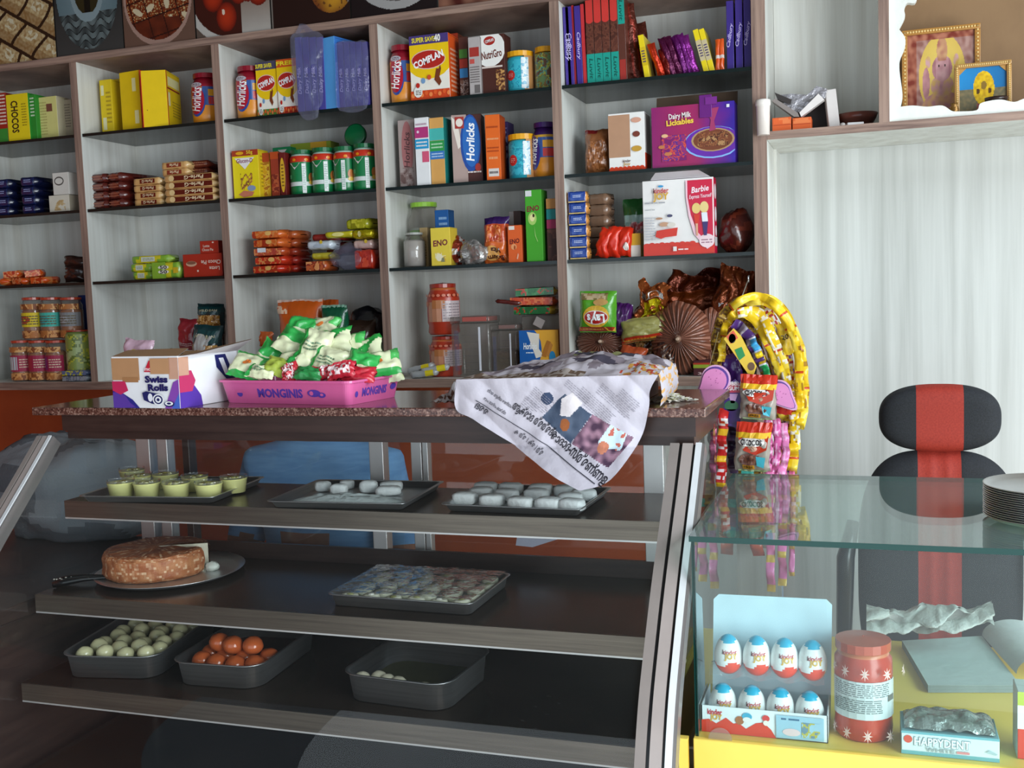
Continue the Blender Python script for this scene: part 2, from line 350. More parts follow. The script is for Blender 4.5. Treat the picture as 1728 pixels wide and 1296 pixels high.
# ---------------------------------------------------------------- the room
def struct(name, b): o = b.build(name); o['kind'] = 'structure'; return o
YF, YB = 2.421, 2.652
b = MB(); b.box(-4.2, 2.66, 0, -.232, 2.78, 3.0, '#fff', 'plaster_orange'); struct('wall_back', b)
b = MB(); b.box(-4.4, -3, 0, -4.2, 2.78, 3.0, '#fff', 'plaster_orange'); struct('wall_left', b)
b = MB(); b.box(-4.4, -4, -.1, 6, 4, 0, '#fff', 'floor_tile'); struct('floor', b)
b = MB(); b.box(-4.4, -3, 3.0, 4.5, 4, 3.1, '#fff', 'ceiling_paint'); struct('ceiling', b)
XD = [-2.511, -2.054, -1.602, -1.149, -.687, -.226]
SA, SB, SC_, SD = 1.976, 1.771, 1.572, 1.294
GL = .008
root = empty('shelving_unit', (XD[2], YF, 0)); tag(root, 'white laminate wall shelving with brown edge bands, full of packed goods', 'shelving')
def part(name, b, parent=root, label=None):
    o = b.build(name); o.parent = parent; o.matrix_parent_inverse = Matrix.Translation(parent.location).inverted()
    if label: o['label'] = label
    return o
WD = {'F': 'edge_wood', '*': 'laminate'}; WH = {'F': 'edge_wood_h', '*': 'laminate'}
for i, x in enumerate(XD):
    t = .015 if i == 5 else .0115
    b = MB(); b.box(x-t, YF, SD-.022 if i < 5 else .9, x+t, YB, 2.186, '#fff', WD); part('divider_panel', b)
b = MB(); b.box(-2.6, YF-.002, 2.168, XD[5]+.015, YB, 2.187, '#fff', 'edge_wood_h'); part('top_board', b)
b = MB(); b.box(-2.6, YF-.002, SD-.022, XD[5]-.015, YB, SD, '#fff', WH); part('bottom_board', b)
b = MB(); b.box(-2.6, YB, SD-.022, XD[5]+.01, YB+.006, 2.4, '#fff', 'laminate'); part('back_panel', b)
for i in range(5):
    for z in (SA, SB, SC_):
        x0, x1 = XD[i]+.0125, XD[i+1]-.0125-(.003 if i == 4 else 0); zz = z-GL
        b = MB(); b.box(x0, YF+.004, zz, x1, YB-.004, z, '#fff', {'F': 'shelf_edge', '*': 'shelf_glass'}); g = part('glass_shelf', b)
        for sx in (x0+.012, x1-.012):
            for yy in (YF+.03, YB-.06):
                p = MB(); p.M = Matrix.Translation((sx, yy, zz-.004)); p.lathe([(.006, -.003, '#c8c8c8'), (.0065, 0, '#d8d8d8'), (.0065, .0035, '#d8d8d8')], 10, 'steel'); pp = p.build('shelf_pin'); pp.parent = g; pp.matrix_parent_inverse = Matrix.Translation(root.location).inverted()
# right hand cabinet above the alcove
rc = empty('corner_cabinet', (.03, YF, 1.814)); tag(rc, 'pale open cabinet above the alcove, split by a brown edged partition', 'cabinet')
b = MB(); b.box(XD[5]+.0156, YF, 1.814, .9, 2.699, 1.832, '#fff', WH); part('cabinet_floor', b, rc)
b = MB(); b.box(.022, YF, 1.832, .043, 2.66, 2.55, '#fff', WD); part('partition', b, rc)
b = MB(); b.box(XD[5]+.0156, 2.64, 1.832, .022, 2.655, 2.55, '#fff', 'laminate'); part('back_board', b, rc)
b = MB(); b.box(.043, 2.645, 1.832, .9, 2.66, 2.55, '#fff', 'wall_tan'); part('shrine_back_board', b, rc, 'tan brown back board')
b = MB(); b.box(XD[5]-.015, YF, 2.1876, XD[5]+.015, 2.645, 2.55, '#fff', WD); part('side_board', b, rc)
b = MB(); b.box(XD[5]+.0165, YF+.012, 2.45, .022, YF+.03, 2.55, '#fff', 'laminate'); part('pelmet', b, rc)
# scalloped white surround of the shrine
def P2(pts, Y): return [(at(x, y, Y).x, at(x, y, Y).z) for x, y in pts]
def smooth_line(p, n=4):
    out = []
    for i in range(len(p)-1):
        p0, p1, p2, p3 = p[max(i-1, 0)], p[i], p[i+1], p[min(i+2, len(p)-1)]
        for k in range(n):
            t = k/n; out.append(tuple(.5*((2*b_)+(-a_+c_)*t+(2*a_-5*b_+4*c_-d_)*t*t+(-a_+3*b_-3*c_+d_)*t**3) for a_, b_, c_, d_ in zip(p0, p1, p2, p3)))
    out.append(tuple(p[-1])); return out
e1 = smooth_line([(1540, -300), (1552, -220), (1532, -140), (1547, -60), (1547, 0), (1531, 5), (1526, 16), (1527, 29), (1517, 49)]); e2 = smooth_line([(1517, 49), (1527, 63), (1527, 80), (1519, 100), (1518, 120), (1523, 160), (1520, 180)])
e3 = smooth_line([(1520, 180), (1540, 178), (1565, 180), (1590, 178), (1606, 187), (1618, 188), (1648, 186), (1654, 175), (1670, 170), (1690, 168), (1712, 172), (1735, 165), (1800, 158), (1860, 164), (1930, 150), (2060, 140), (2160, 128)])
inner = P2(e1+e2[1:]+e3[1:], YF+.012)
b = MB(); zt = inner[0][1]; n_in = len(inner)
outl = [(.043, 1.832), (inner[-1][0], 1.832)]+inner[::-1]+[(.043, zt)]
# built as two slabs: left strip and bottom strip
b.slab(outl, YF+.012, YF+.030, '#e4e4dd', 'paper')
so = b.build('scalloped_surround'); so.parent = rc; so.matrix_parent_inverse = Matrix.Translation(rc.location).inverted(); so['label'] = 'white plaster surround with a scalloped edge'
# alcove wall
b = MB(); b.box(XD[5]+.015, 2.70, 0, 1.6, 2.78, 1.814, '#fff', 'laminate_dimmed'); struct('wall_alcove', b)
b = MB(); b.box(XD[5]+.015, 2.60, .9, XD[5]+.021, 2.70, 1.814, '#fff', 'laminate'); struct('trim_1', b)
b = MB(); b.box(-.50, 2.655, 0, -.212, 2.66, 1.27, '#fff', 'laminate'); struct('trim_2', b)
# ---------------------------------------------------------------- food posters above the shelves
def raster(name, label, x0, x1, z0, z1, Y, n, fn, wb=.004, mat='poster'):
    b = MB(); w = x1-x0; h = z1-z0; m_ = int(n*h/w)
    b.box(-w/2, .0005, 0, w/2, .008, h, '#22201e', 'card')
    b.grid(lambda u, v: (-w/2+u*w, 0, v*h), n, m_, lambda u, v: tuple(q*.62 for q in fn(u, v*h/w)), mat, smooth=False)  # whole print darkened to imitate dim light above the shelves
    return tag(b.build(name, None, ((x0+x1)/2, Y, z0)), label, 'food poster', None)
def lerp(a, b_, t): t = max(0, min(1, t)); return tuple(x*(1-t)+y*t for x, y in zip(a, b_))
L_ = lin
def nz(x, y, s=0): return noise.noise(Vector((x, y, s)))
def p_soan(u, v):                                    # cream cubes with flaky tops
    u, v = u*.86-v*.5+.6, u*.5+v*.86; x, y = u*2.9+.25*math.sin(v*5), v*2.9; j = math.floor(y); x += .5*(j % 2); fx, fy = x-math.floor(x), y-j
    e = min(fx, 1-fx, fy, 1-fy); c = lerp(L_('#b58a54'), L_('#ead2a0'), .5+.9*nz(u*30, v*30)+.3*nz(u*9, v*9, 3))
    if fy < .38: c = lerp(c, L_('#9a6c3c'), .6)
    if e < .06: c = L_('#3c2412')
    if abs(fx-.5) < .24 and .5 < fy < .85 and nz(u*22, v*22, 8) > .02: c = L_('#f2e6c4')
    return c
def p_bowl(u, v):                                    # glass bowl with diamond cut bands
    X = (u-.5)*2; Y_ = v*1.25; r = math.hypot(X, (Y_-.95)*1.05)
    if r > .93: return lerp(L_('#4b4a48'), L_('#2a2928'), v)
    if r < .38 and Y_ > .62: return L_('#3b3216') if abs(X) > .09 else L_('#15120a')
    if r < .5: return L_('#9db0b6')
    if Y_ > .62: return lerp(L_('#8fa5ad'), L_('#6d858d'), r)
    a = math.sin(X*13); k = (Y_-.25+.05*a)/.1; band = int(math.floor(k)); fk = k-band
    return L_('#17191a') if fk < .14 else lerp(L_('#3a4142'), L_('#7c8a8b'), .5+.5*math.sin(X*13+band*PI)*.9)
def p_barfi(u, v):
    X = (u-.5)*2; Y_ = v*1.15
    if X*X*.98+max(0, (.62-Y_)*1.5)**2 > .9: return L_('#7b5b4c')
    if X*X+max(0, (.62-Y_)*1.6)**2 > .80: return L_('#c09a8b')
    x, y = u*4.6+v*1.2, v*4.2-u*.8; fx, fy = x-math.floor(x), y-math.floor(y); i = math.floor(x)+math.floor(y)*3
    c = lerp(L_('#6d2b12'), L_('#a24a20'), .5+nz(u*25, v*25))
    if min(fx, fy) < .07: return L_('#38130a')
    if Y_ < .33+.12*math.sin(i): return lerp(L_('#5f2411'), L_('#7a3016'), .5+nz(u*9, v*9, 2))
    ax, ay = (fx-.4-.1*math.sin(i*2.2)), (fy-.5); rr = (ax*math.cos(i)+ay*math.sin(i))/.16, (ay*math.cos(i)-ax*math.sin(i))/.34
    if rr[0]**2+rr[1]**2 < 1: return L_('#ecd9b4')
    if nz(u*60, v*60, 5) > .28: return L_('#dfbd84')
    return c
def p_jamun(u, v):
    Y_ = v; X = u; rr = math.hypot((X-.5)*.95, (Y_-.50)*1.0)
    c = L_('#4a1a0e') if rr < .52 else (L_('#d8d3cc') if rr < .60 else L_('#6c5a50'))
    if X > .62 and Y_ < .45: c = lerp(L_('#cfc8c0'), L_('#8a6b55'), Y_*2)
    for cx, cy, rx in ((.25, .46, .14), (.42, .21, .135), (.60, .50, .13), (.86, .48, .15), (.72, .50, .12)):
        q = ((X-cx)/rx)**2+((Y_-cy)/(rx*1.25))**2
        if q < 1: c = lerp(L_('#cf3a14'), L_('#6e1607'), q); c = L_('#ffe6d0') if ((X-cx+.04)/.02)**2+((Y_-cy-.06)/.035)**2 < 1 else c
    return c
def p_bread(u, v):
    q = ((u-.78)/.26)**2+((v-.36)/.26)**2
    if q > 1: return L_('#2e140c') if u > .02 else L_('#8a8078')
    c = lerp(L_('#e0a02a'), L_('#8a4a1c'), q*1.1-.25*u+nz(u*4, v*4)*.8); return lerp(c, L_('#5b2c16'), .8 if nz(u*26, v*26, 4) > .33 else 0) if u < .97 else L_('#8a8078')
def p_plate(u, v):
    r = math.hypot((u-.55)*1.35, (v-.62)*1.35)
    if .66 < r < .78: return L_('#bdbab8')
    if .60 < r <= .66: return L_('#6b6462')
    if r <= .6: return lerp(L_('#4a1e18'), L_('#8b4a3a'), .5+nz(u*12, v*12))
    return L_('#1d0f10')
def p_last(u, v): return lerp(L_('#5a1f16'), L_('#a8735c'), .5+nz(u*6, v*6))
xs = [-2.34, -2.109, -1.886, -1.660, -1.435, -1.210, -.978, -.76, -.55]
for i, (fn, lb) in enumerate(((p_soan, 'poster photo of cream coloured flaky sweet cubes, leftmost above the shelves'), (p_bowl, 'poster photo of a grey glass bowl with a diamond pattern'), (p_barfi, 'poster photo of brown square sweets topped with almonds'), (p_jamun, 'poster photo of glossy red syrup balls in a white bowl'), (p_bread, 'poster photo of a golden baked sweet on dark ground'), (p_plate, 'poster photo of a dark dish on a white rimmed plate'), (p_last, 'poster photo in dark red brown, rightmost above the shelves'))):
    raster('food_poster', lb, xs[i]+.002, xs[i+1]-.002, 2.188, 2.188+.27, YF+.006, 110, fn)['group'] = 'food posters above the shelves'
# ---------------------------------------------------------------- display case
PROF = [(1.655, 1.250), (1.597, 1.190), (1.543, 1.136), (1.478, 1.07), (1.418, 1.0), (1.372, .94), (1.337, .87), (1.315, .80), (1.303, .72), (1.30, .62)]
PROF = smooth_line(PROF, 4)
CXL, CXR = -1.545, -.243
case = empty('bakery_display_case', (-.9, 1.7, 0)); tag(case, 'curved glass bakery display case with steel shelves under a granite top', 'display case')
def cpart(n, b, lb=None, par=None): return part(n, b, case, lb) if par is None else sub(n, b, par)
def sub(n, b, par):
    o = b.build(n); o.parent = par; o.matrix_parent_inverse = Matrix.Translation(case.location).inverted(); return o
b = MB(); b.box(-1.50, 1.668, 1.262, -.262, 1.90, 1.2955, '#fff', 'dark_board'); b.box(-1.495, 1.676, 1.246, -.266, 1.90, 1.262, '#fff', 'dark_board'); cpart('header', b, 'dark brown header board')
b = MB(); b.grid(lambda u, v: (CXL+.045+(CXR-CXL-.09)*u, *PROF[min(int(round(v*(len(PROF)-1))), len(PROF)-1)]), 2, len(PROF)-1, '#fff', 'case_glass'); cpart('curved_front_glass', b)
def trim(x0, x1, lift=.006, dep=.02):
    b = MB(); w = x1-x0; segs = [(0, .26, '#8d837e', 0, 'card'), (.26, .36, '#0d0d0d', -.004, 'black_plastic'), (.36, .66, '#a89c97', 0, 'gloss'), (.66, .74, '#0d0d0d', -.004, 'black_plastic'), (.74, .91, '#dcdee0', .002, 'gloss'), (.91, 1.0, '#6f6a68', 0, 'gloss')]
    for a, c, col, dy, mm in segs:
        pts = []
        for i, (y, z) in enumerate(PROF):
            y0, z0 = PROF[max(i-1, 0)]; y1, z1 = PROF[min(i+1, len(PROF)-1)]; d = Vector((y1-y0, z1-z0)).normalized(); nn = Vector((d.y, -d.x))
            if nn.x > 0: nn = -nn
            pts.append((Vector((y, z)), nn))
        k = len(pts)-1
        def fo(u, v, e): p, n_ = pts[int(round(v*k))]; q = p+n_*e; return (x0+w*(a+(c-a)*u), q.x, q.y)
        b.grid(lambda u, v: fo(u, v, lift+dy), 1, k, col, mm, smooth=True)
        for uu in (0, 1): b.grid(lambda u, v: fo(uu, v, -dep+(lift+dy+dep)*u), 1, k, col, mm)
    return b
cpart('curved_trim', trim(-.300, -.245), 'striped aluminium trim on the right edge'); cpart('curved_trim', trim(-1.548, -1.508), 'striped aluminium trim on the left edge')
for X in (-1.53, -.268):
    b = MB(); pts = [(X, y, z) for y, z in PROF]+[(X, 1.93, .62), (X, 1.93, 1.25)]; b.poly(pts, '#fff', 'case_glass'); cpart('side_glass', b)
for z, y, nme in ((1.12, 1.68, 0), (.957, 1.585, 1), (.80, 1.535, 2)):
    b = MB(); b.box(-1.52, y, z-.033, -.272, y+.004, z, '#fff', 'fascia'); b.box(-1.52, y+.004, z-.006, -.272, 1.915, z, '#fff', 'shelf_steel'); b.box(-1.52, y, z-.036, -.272, y+.01, z-.033, '#fff', 'aluminium'); cpart('steel_shelf', b, ['top steel shelf', 'middle steel shelf', 'bottom steel shelf'][nme])
def post(x0, x1, y0=1.918, y1=1.945, z0=.62, z1=1.25, m_='aluminium'): b = MB(); b.box(x0, y0, z0, x1, y1, z1, '#fff', m_, .0015); cpart('rear_post', b)
post(-1.53, -1.495); post(-1.475, -1.449); post(-1.41, -1.393, m_='dark_board'); post(-.963, -.932); post(-.885, -.862, 1.95, 1.97); post(-.860, -.848, 1.95, 1.97, m_='aluminium'); post(-.40, -.362)
for x0, x1, yy in ((-1.495, -.90, 1.93), (-.87, -.38, 1.96)):
    b = MB(); b.box(x0, yy, .64, x1, yy+.003, 1.25, '#fff', 'case_glass'); cpart('sliding_glass', b)
b = MB(); b.box(-1.52, 1.915, 1.236, -.27, 1.97, 1.296, '#fff', 'dark_board'); cpart('rear_rail', b)
b = MB(); b.box(-1.52, 1.9165, .64, -.272, 1.925, .99, '#fff', 'dark_board'); cpart('rear_lower_panel', b)
b = MB(); b.box(-1.545, 1.33, 0, -.272, 1.95, .60, '#fff', 'dark_board', .003); b.box(-1.545, 1.30, .60, -.272, 1.95, .62, '#fff', 'shelf_steel'); cpart('base_cabinet', b)
# granite worktop
b = MB(); b.box(-1.546, 1.64, 1.296, -.242, 1.945, 1.311, '#fff', 'granite', .002); tag(b.build('granite_worktop'), 'dark red speckled granite worktop on the bakery display case', 'worktop')
# ---------------------------------------------------------------- glass counter on the right
gc = empty('glass_counter', (.2, 1.7, 0)); tag(gc, 'glass topped shop counter with a yellow base, right of the bakery case', 'counter')
ZT, ZB_ = 1.15, .856; GX0, GX1 = -.243, .62
b = MB(); b.box(GX0, 1.463, ZT-.008, GX1, 1.975, ZT, '#fff', {'F': 'glass_edge', 'L': 'glass_edge', 'R': 'glass_edge', 'K': 'glass_edge', '*': 'desk_top_glass'}); part('top_glass', b, gc)
b = MB(); b.box(GX0+.006, 1.470, ZB_, GX1, 1.475, ZT-.008, '#fff', {'F': 'desk_glass', 'L': 'glass_edge', '*': 'desk_glass'}, skip='KRTB'); part('front_glass', b, gc)
b = MB(); b.box(GX0+.002, 1.472, ZB_, GX0+.007, 1.955, ZT-.008, '#fff', {'F': 'glass_edge', '*': 'desk_glass'}, skip='LTBK'); part('side_glass', b, gc)
b = MB(); b.box(GX0, 1.463, 0, GX1, 1.96, ZB_, '#fff', 'yellow_board', .0015); part('yellow_base', b, gc)
b = MB(); b.box(GX0-.021, 1.463, 0, GX0-.008, 1.475, ZB_-.002, '#fff', 'yellow_board'); part('yellow_filler_strip', b, gc)
b = MB(); b.M = Matrix.Translation((-.205, 1.468, ZB_+.001)) @ Matrix.Rotation(PI/2, 4, 'X')
b.lathe([(.0165, 0, '#8c8c84'), (.0165, .0022, '#b0b0a8')], 32, 'jar_plastic', smooth=False); part('round_glass_clip', b, gc, 'round steel clip at the foot of the glass')
# ================================================================ goods on the shelves
SA += .0006; SB += .0006; SC_ += .0006; SD += .0006
QR = []
YEL, WHT, PUR = '#f2c80c', '#f4f2ee', '#4a2a8c'
def pj_jar(xl, xr, yt, Y, zb): x, w, h = px_box(xl, xr, yt, Y, zb); return x, w/2, h
def malt_jar(label, xl, xr, yt, Y, zb, face=.28, variant=0, group='malt drink jars with dark red lids', text='Horlicks'):
    x, r, h = pj_jar(xl, xr, yt, Y, zb)
    main, low, lidc = [('#b3122c', '#e8932a', '#8c1226'), ('#3b2a7c', '#d98a26', '#3a1a5c')][variant]
    bands = [(0, .86, low), (.03, .97, low), (.22, 1, low), (.30, 1, low), (.34, 1, low), (.8, 1, '#a0182e'), (.86, .98, '#8f1428'), (.93, .86, '#8f1428'), (1.0, .74, '#8f1428')]
    if variant: bands = [(0, .86, low), (.03, .97, low), (.30, 1, low), (.5, 1, '#c23a4a'), (.6, 1, '#2c8c7c'), (.7, 1, '#d9a83a'), (.85, .98, '#3a1a5c'), (1.0, .74, '#3a1a5c')]
    dec = [('r', .5, .40, .98, .80, '#3a5a9c'), ('r', .62, .42, .98, .58, '#c83a3a'), ('r', .62, .60, .98, .74, '#e0a02a'), ('e', .36, .50, .2, .34, '#2c4a9c'), ('e', .34, .53, .2, .32, main), ('t', text, .35, .54, .24, '#ffffff', 82, .15, .50)]
    if not variant: dec += [('e', .36, .84, .14, .05, '#b8b0b8'), ('l', .28, .81, .46, .87, 2, '#5c3a4a')]
    return jar('malt_drink_jar', label, 'jar', x, Y+r, zb, r, h, bands, dec, (.13, .86, lidc), face, 'gloss', group)
# ---- column 2, top shelf
def bar_box(label, xl, xr, yt, Y, zb, d, col, rz, dec=None, name='carton', group='yellow cartons on the left top shelf', **k):
    return pcarton(name, label, 'box', xl, xr, yt, Y, zb, d, col, dec, rz, group=group, **k)
bar_box('slim orange tan carton at the left end of the yellow cartons', 155, 169, 130, 2.50, SA, .09, '#cf9238', .1, {'F': [('r', .1, .04, .9, .24, '#d8d2c0'), ('l', .2, .06, .8, .22, 4, '#8a7a5a')]})
bar_box('yellow carton with white stickers beside the slim orange one', 170, 190, 134, 2.485, SA, .10, '#e3c41c', 0, {'F': [('r', .1, .72, .35, .90, '#e8e2b0'), ('r', .15, .1, .45, .32, '#e8e2b0'), ('l', .5, .2, .9, .8, 8, '#b89a20')]})
bar_box('narrow yellow carton half hidden behind the large yellow cartons', 191, 206, 133, 2.53, SA, .10, '#d9b61a', 0, {'F': [('r', .1, .7, .5, .92, '#e0d8a0'), ('r', .1, .1, .5, .34, '#e0d8a0')]})
bar_box('large yellow carton with red edges, left of the pair', 202, 240, 120, 2.462, SA, .10, {'F': '#efc912', 'R': '#c8261c', 'L': '#efc912', '*': '#c8261c'}, -.12, {'F': [('r', .60, .66, .78, .88, '#f2e9a8'), ('r', .66, .12, .86, .34, '#f2e9a8'), ('r', .97, 0, 1, 1, '#c8261c')]})
bar_box('large yellow carton with red edges, right of the pair', 243, 278, 118, 2.435, SA, .11, {'F': '#efc912', '*': '#c8261c', 'R': '#efc912'}, .30, {'F': [('r', 0, 0, .03, 1, '#c8261c'), ('e', .2, .3, .02, .01, '#8a5a20')], 'R': [('r', .0, .0, .05, 1, '#c8261c'), ('r', .06, .68, .92, .71, '#9a2a1c'), ('r', .1, .74, .9, .9, '#f2e9a8'), ('r', .08, .38, .2, .62, '#efe6b8'), ('l', .35, .2, .9, .5, 6, '#b89a20')]})
malt_jar('dark red lidded malt drink jar beside the large yellow cartons', 313, 357, 118, 2.455, SA)
# ---- column 1, top shelf (left edge)
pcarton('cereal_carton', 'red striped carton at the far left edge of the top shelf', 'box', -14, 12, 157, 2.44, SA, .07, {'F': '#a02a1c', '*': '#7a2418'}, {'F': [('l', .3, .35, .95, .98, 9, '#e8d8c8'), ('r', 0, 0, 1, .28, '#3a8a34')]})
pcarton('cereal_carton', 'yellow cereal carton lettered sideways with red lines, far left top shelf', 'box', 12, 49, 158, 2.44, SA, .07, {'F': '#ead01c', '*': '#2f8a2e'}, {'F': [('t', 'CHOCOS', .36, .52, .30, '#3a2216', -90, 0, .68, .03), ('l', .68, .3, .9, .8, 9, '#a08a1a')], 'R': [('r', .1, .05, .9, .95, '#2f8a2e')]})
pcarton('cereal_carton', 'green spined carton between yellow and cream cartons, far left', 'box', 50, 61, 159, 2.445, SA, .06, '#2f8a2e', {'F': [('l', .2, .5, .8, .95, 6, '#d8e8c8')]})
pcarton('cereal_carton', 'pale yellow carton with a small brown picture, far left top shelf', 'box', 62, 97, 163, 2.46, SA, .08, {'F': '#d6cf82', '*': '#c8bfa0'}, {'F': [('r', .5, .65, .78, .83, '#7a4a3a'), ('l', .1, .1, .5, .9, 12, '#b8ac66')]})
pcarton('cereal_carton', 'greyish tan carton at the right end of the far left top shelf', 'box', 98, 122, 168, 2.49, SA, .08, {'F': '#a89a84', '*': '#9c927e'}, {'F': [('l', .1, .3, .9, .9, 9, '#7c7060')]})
# ---- column 3, top shelf
malt_jar('dark red lidded malt drink jar beside two small yellow nutrition cartons', 389, 432, 106, 2.455, SA)
def plan_carton(label, xl, xr, yt, Y, zb, d, top, base, rz=0, big=False, word='COMPLAN'):
    dec = [('e', .5, .66, .62, .34, YEL), ('r', 0, .86, 1, 1, top), ('t', 'SUPER SAVER' if top[1] < '8' else 'FREE', .40, .93, .07, '#f4e02a', 0, 0, .66 if big else .8, .03),
           ('e', .48, .62, .44, .15, '#e8c8b0'), ('e', .48, .62, .42, .135, '#b8261c'), ('t', word, .48, .62, .10, '#ffffff', 18, .1, .80, .035),
           ('e', .33, .30, .055, .045, '#7aa0c8'), ('p', [(.62, .30), (.68, .47), (.74, .46), (.78, .52), (.80, .46), (.75, .34), (.80, .26), (.74, .2)], '#7a3a1c'),
           ('r', 0, 0, 1, .15, base), ('e', .2, .13, .11, .085, '#f0eee8'), ('e', .2, .23, .05, .04, '#c02a1c'), ('l', .14, .08, .28, .16, 3, '#5a4a40')]
    for i in range(9): dec.insert(-3, ('e', .06+i*.115, .08+.03*(i % 2), .045, .035, '#e8602a' if i % 2 else '#f2894a'))
    if big: dec += [('t', '40', .74, .93, .10, '#f4f0e8', 0, 0, .16, .04), ('e', .5, .34, .05, .04, '#d8542c')]
    return pcarton('nutrition_drink_carton', label, 'box', xl, xr, yt, Y, zb, d, {'F': '#f4efe2', 'R': '#e0561c', 'L': '#e0561c', '*': top}, {'F': dec, 'R': [('l', .15, .1, .85, .8, 10, '#f4b89a')]}, rz, group='nutrition drink cartons')
plan_carton('grey topped yellow nutrition drink carton, left of the small pair', 433, 468, 104, 2.46, SA, .06, '#4a4660', '#5a8a3a')
plan_carton('orange topped yellow nutrition drink carton partly behind the plastic bag', 468, 503, 99, 2.455, SA, .06, '#d8581c', '#c0301c')
# blue chocolate boxes inside a thin plastic bag
c = pcarton('blue_carton', 'light blue end of a carton between the bagged purple boxes', 'box', 545, 568, 62, 2.425, SA, .10, {'*': '#3a78c8', 'F': '#5aa6e8'}, rz=-.25)
for i in range(4):
    x = 500+i*12.0
    pcarton('blue_chocolate_box', 'bluish purple chocolate box in the plastic bag, %s left of the light blue one' % ['first', 'second', 'third', 'last'][i], 'box', x, x+11.3, 62, 2.428, SA, .10, '#4a4696', {'F': [('t', 'Dairy Milk', .5, .42, .5, '#c8bce8', 90, .2, .36, .01)]}, group='purple boxes in the thin plastic bag')
for i in range(5):
    x = 571+i*10.3
    pcarton('blue_chocolate_box', 'bluish purple chocolate box in the plastic bag, %s right of the light blue one' % ['first', 'second', 'third', 'fourth', 'last'][i], 'box', x, x+9.8, 70, 2.428, SA, .10, '#453f92', {'F': [('t', 'Dairy Milk', .5, .42, .5, '#c8bce8', 90, .2, .36, .01)]}, group='purple boxes in the thin plastic bag')
def plastic_bag(name, label, pts, Y, d, seed, mat='clear_plastic', amp=.006):
    """crumpled thin bag hanging over a shelf edge: outline in pixels at depth Y"""
    b = MB(); P = [at(x, y, Y) for x, y in pts]; cx = sum(p.x for p in P)/len(P); cz = sum(p.z for p in P)/len(P); n = len(P); K = 9
    for side in (0, 1):
        rings = []
        for k in range(K+1):
            t = k/K; ring = []
            for p in P:
                x, z = cx+(p.x-cx)*(1-t), cz+(p.z-cz)*(1-t); bul = (1-(1-t)**3)
                q = noise.noise(Vector((x*24, z*20, seed+side)))*amp+noise.noise(Vector((x*60, z*45, seed+side)))*amp*.5
                ring.append(b.v((x-cx, (-bul*.012+q*(t > 0)) if side == 0 else (.002+bul*d*.12-q*(t > 0)), z-cz)))
            rings.append(ring)
        for k in range(K):
            for i in range(n): b.face([rings[k][i], rings[k][(i+1) % n], rings[k+1][(i+1) % n], rings[k+1][i]], '#d0d0e8', mat, True)
    return tag(b.build(name, None, (cx, Y, cz)), label, 'plastic bag')
plastic_bag('plastic_bag', 'thin translucent plastic bag around purple boxes, left half with peaked top', smooth_line([(505, 40), (516, 41), (528, 52), (545, 60), (544, 110), (545, 170), (538, 182), (536, 198), (518, 203), (505, 192), (497, 170), (492, 110), (489, 64), (498, 55), (505, 40)], 2)[:-1], 2.412, .1, 3)
plastic_bag('plastic_bag', 'thin translucent plastic bag around purple boxes, right half with flat top', smooth_line([(565, 74), (580, 68), (600, 70), (618, 69), (622, 110), (622, 172), (612, 186), (596, 190), (580, 188), (567, 178), (566, 120), (565, 74)], 2)[:-1], 2.412, .1, 8)
# ---- column 4, top shelf
malt_jar('dark red lidded malt drink jar beside the big nutrition drink carton', 651, 692, 70, 2.45, SA)
plan_carton('big nutrition drink carton with purple top band and orange base', 692, 758, 58, 2.44, SA, .07, '#4a3a7a', '#d8481c', 0, True)
pcarton('brown_carton', 'brown red carton lying behind the big nutrition drink carton', 'box', 697, 775, 60, 2.56, SA, .07, '#8a4a34', {'F': [('r', .5, .9, .78, 1, '#e8c83a'), ('r', .78, .88, 1, 1, '#d84a2c')]}, mat='card')
pcarton('cocoa_carton', 'brown carton with green, red and blue squares beside the big drink carton', 'box', 775, 790, 62, 2.47, SA, .06, '#5a332a', {'F': [('r', .05, .66, .95, .80, '#4a8a3a'), ('r', .05, .50, .95, .64, '#a83a2c'), ('r', .05, .34, .95, .49, '#3a8ac8'), ('n', .05, .02, .95, .3, ['#7a5a4c', '#a89a94', '#4a3028'], 8)]})
def nutri(b, w, d, h):
    pass
pcarton('nutrition_carton', 'white and brown nutrition carton with silver side panel', 'box', 812, 852, 58, 2.445, SA, .05, {'F': '#4a241c', 'L': '#b8b0ae', '*': '#4a241c'}, {'F': [('e', .38, .76, .66, .30, '#f0ede8'), ('e', .38, .90, .24, .075, '#a8261c'), ('t', 'COMPLAN', .38, .90, .05, '#ffffff', 12, 0, .36), ('t', 'NutriGro', .46, .67, .13, '#6a2a1c', 6, 0, .86, .02), ('r', .02, .44, .9, .47, '#d8c8c0'), ('n', .62, .05, .98, .4, ['#c8985a', '#8a5a34', '#4a241c'], 9)]}, 0)
pcarton('nutrition_carton', 'narrow silver grey carton with red square, standing left of the white nutrition one', 'box', 791, 811, 62, 2.435, SA, .05, {'F': '#b4acaa', '*': '#8a8280'}, {'F': [('r', .1, .66, .9, .82, '#a8342c'), ('r', .1, .54, .5, .62, '#c8544c'), ('l', .1, .2, .9, .5, 7, '#7a7270'), ('r', .45, .03, .9, .17, '#6c6664')]}, 0)
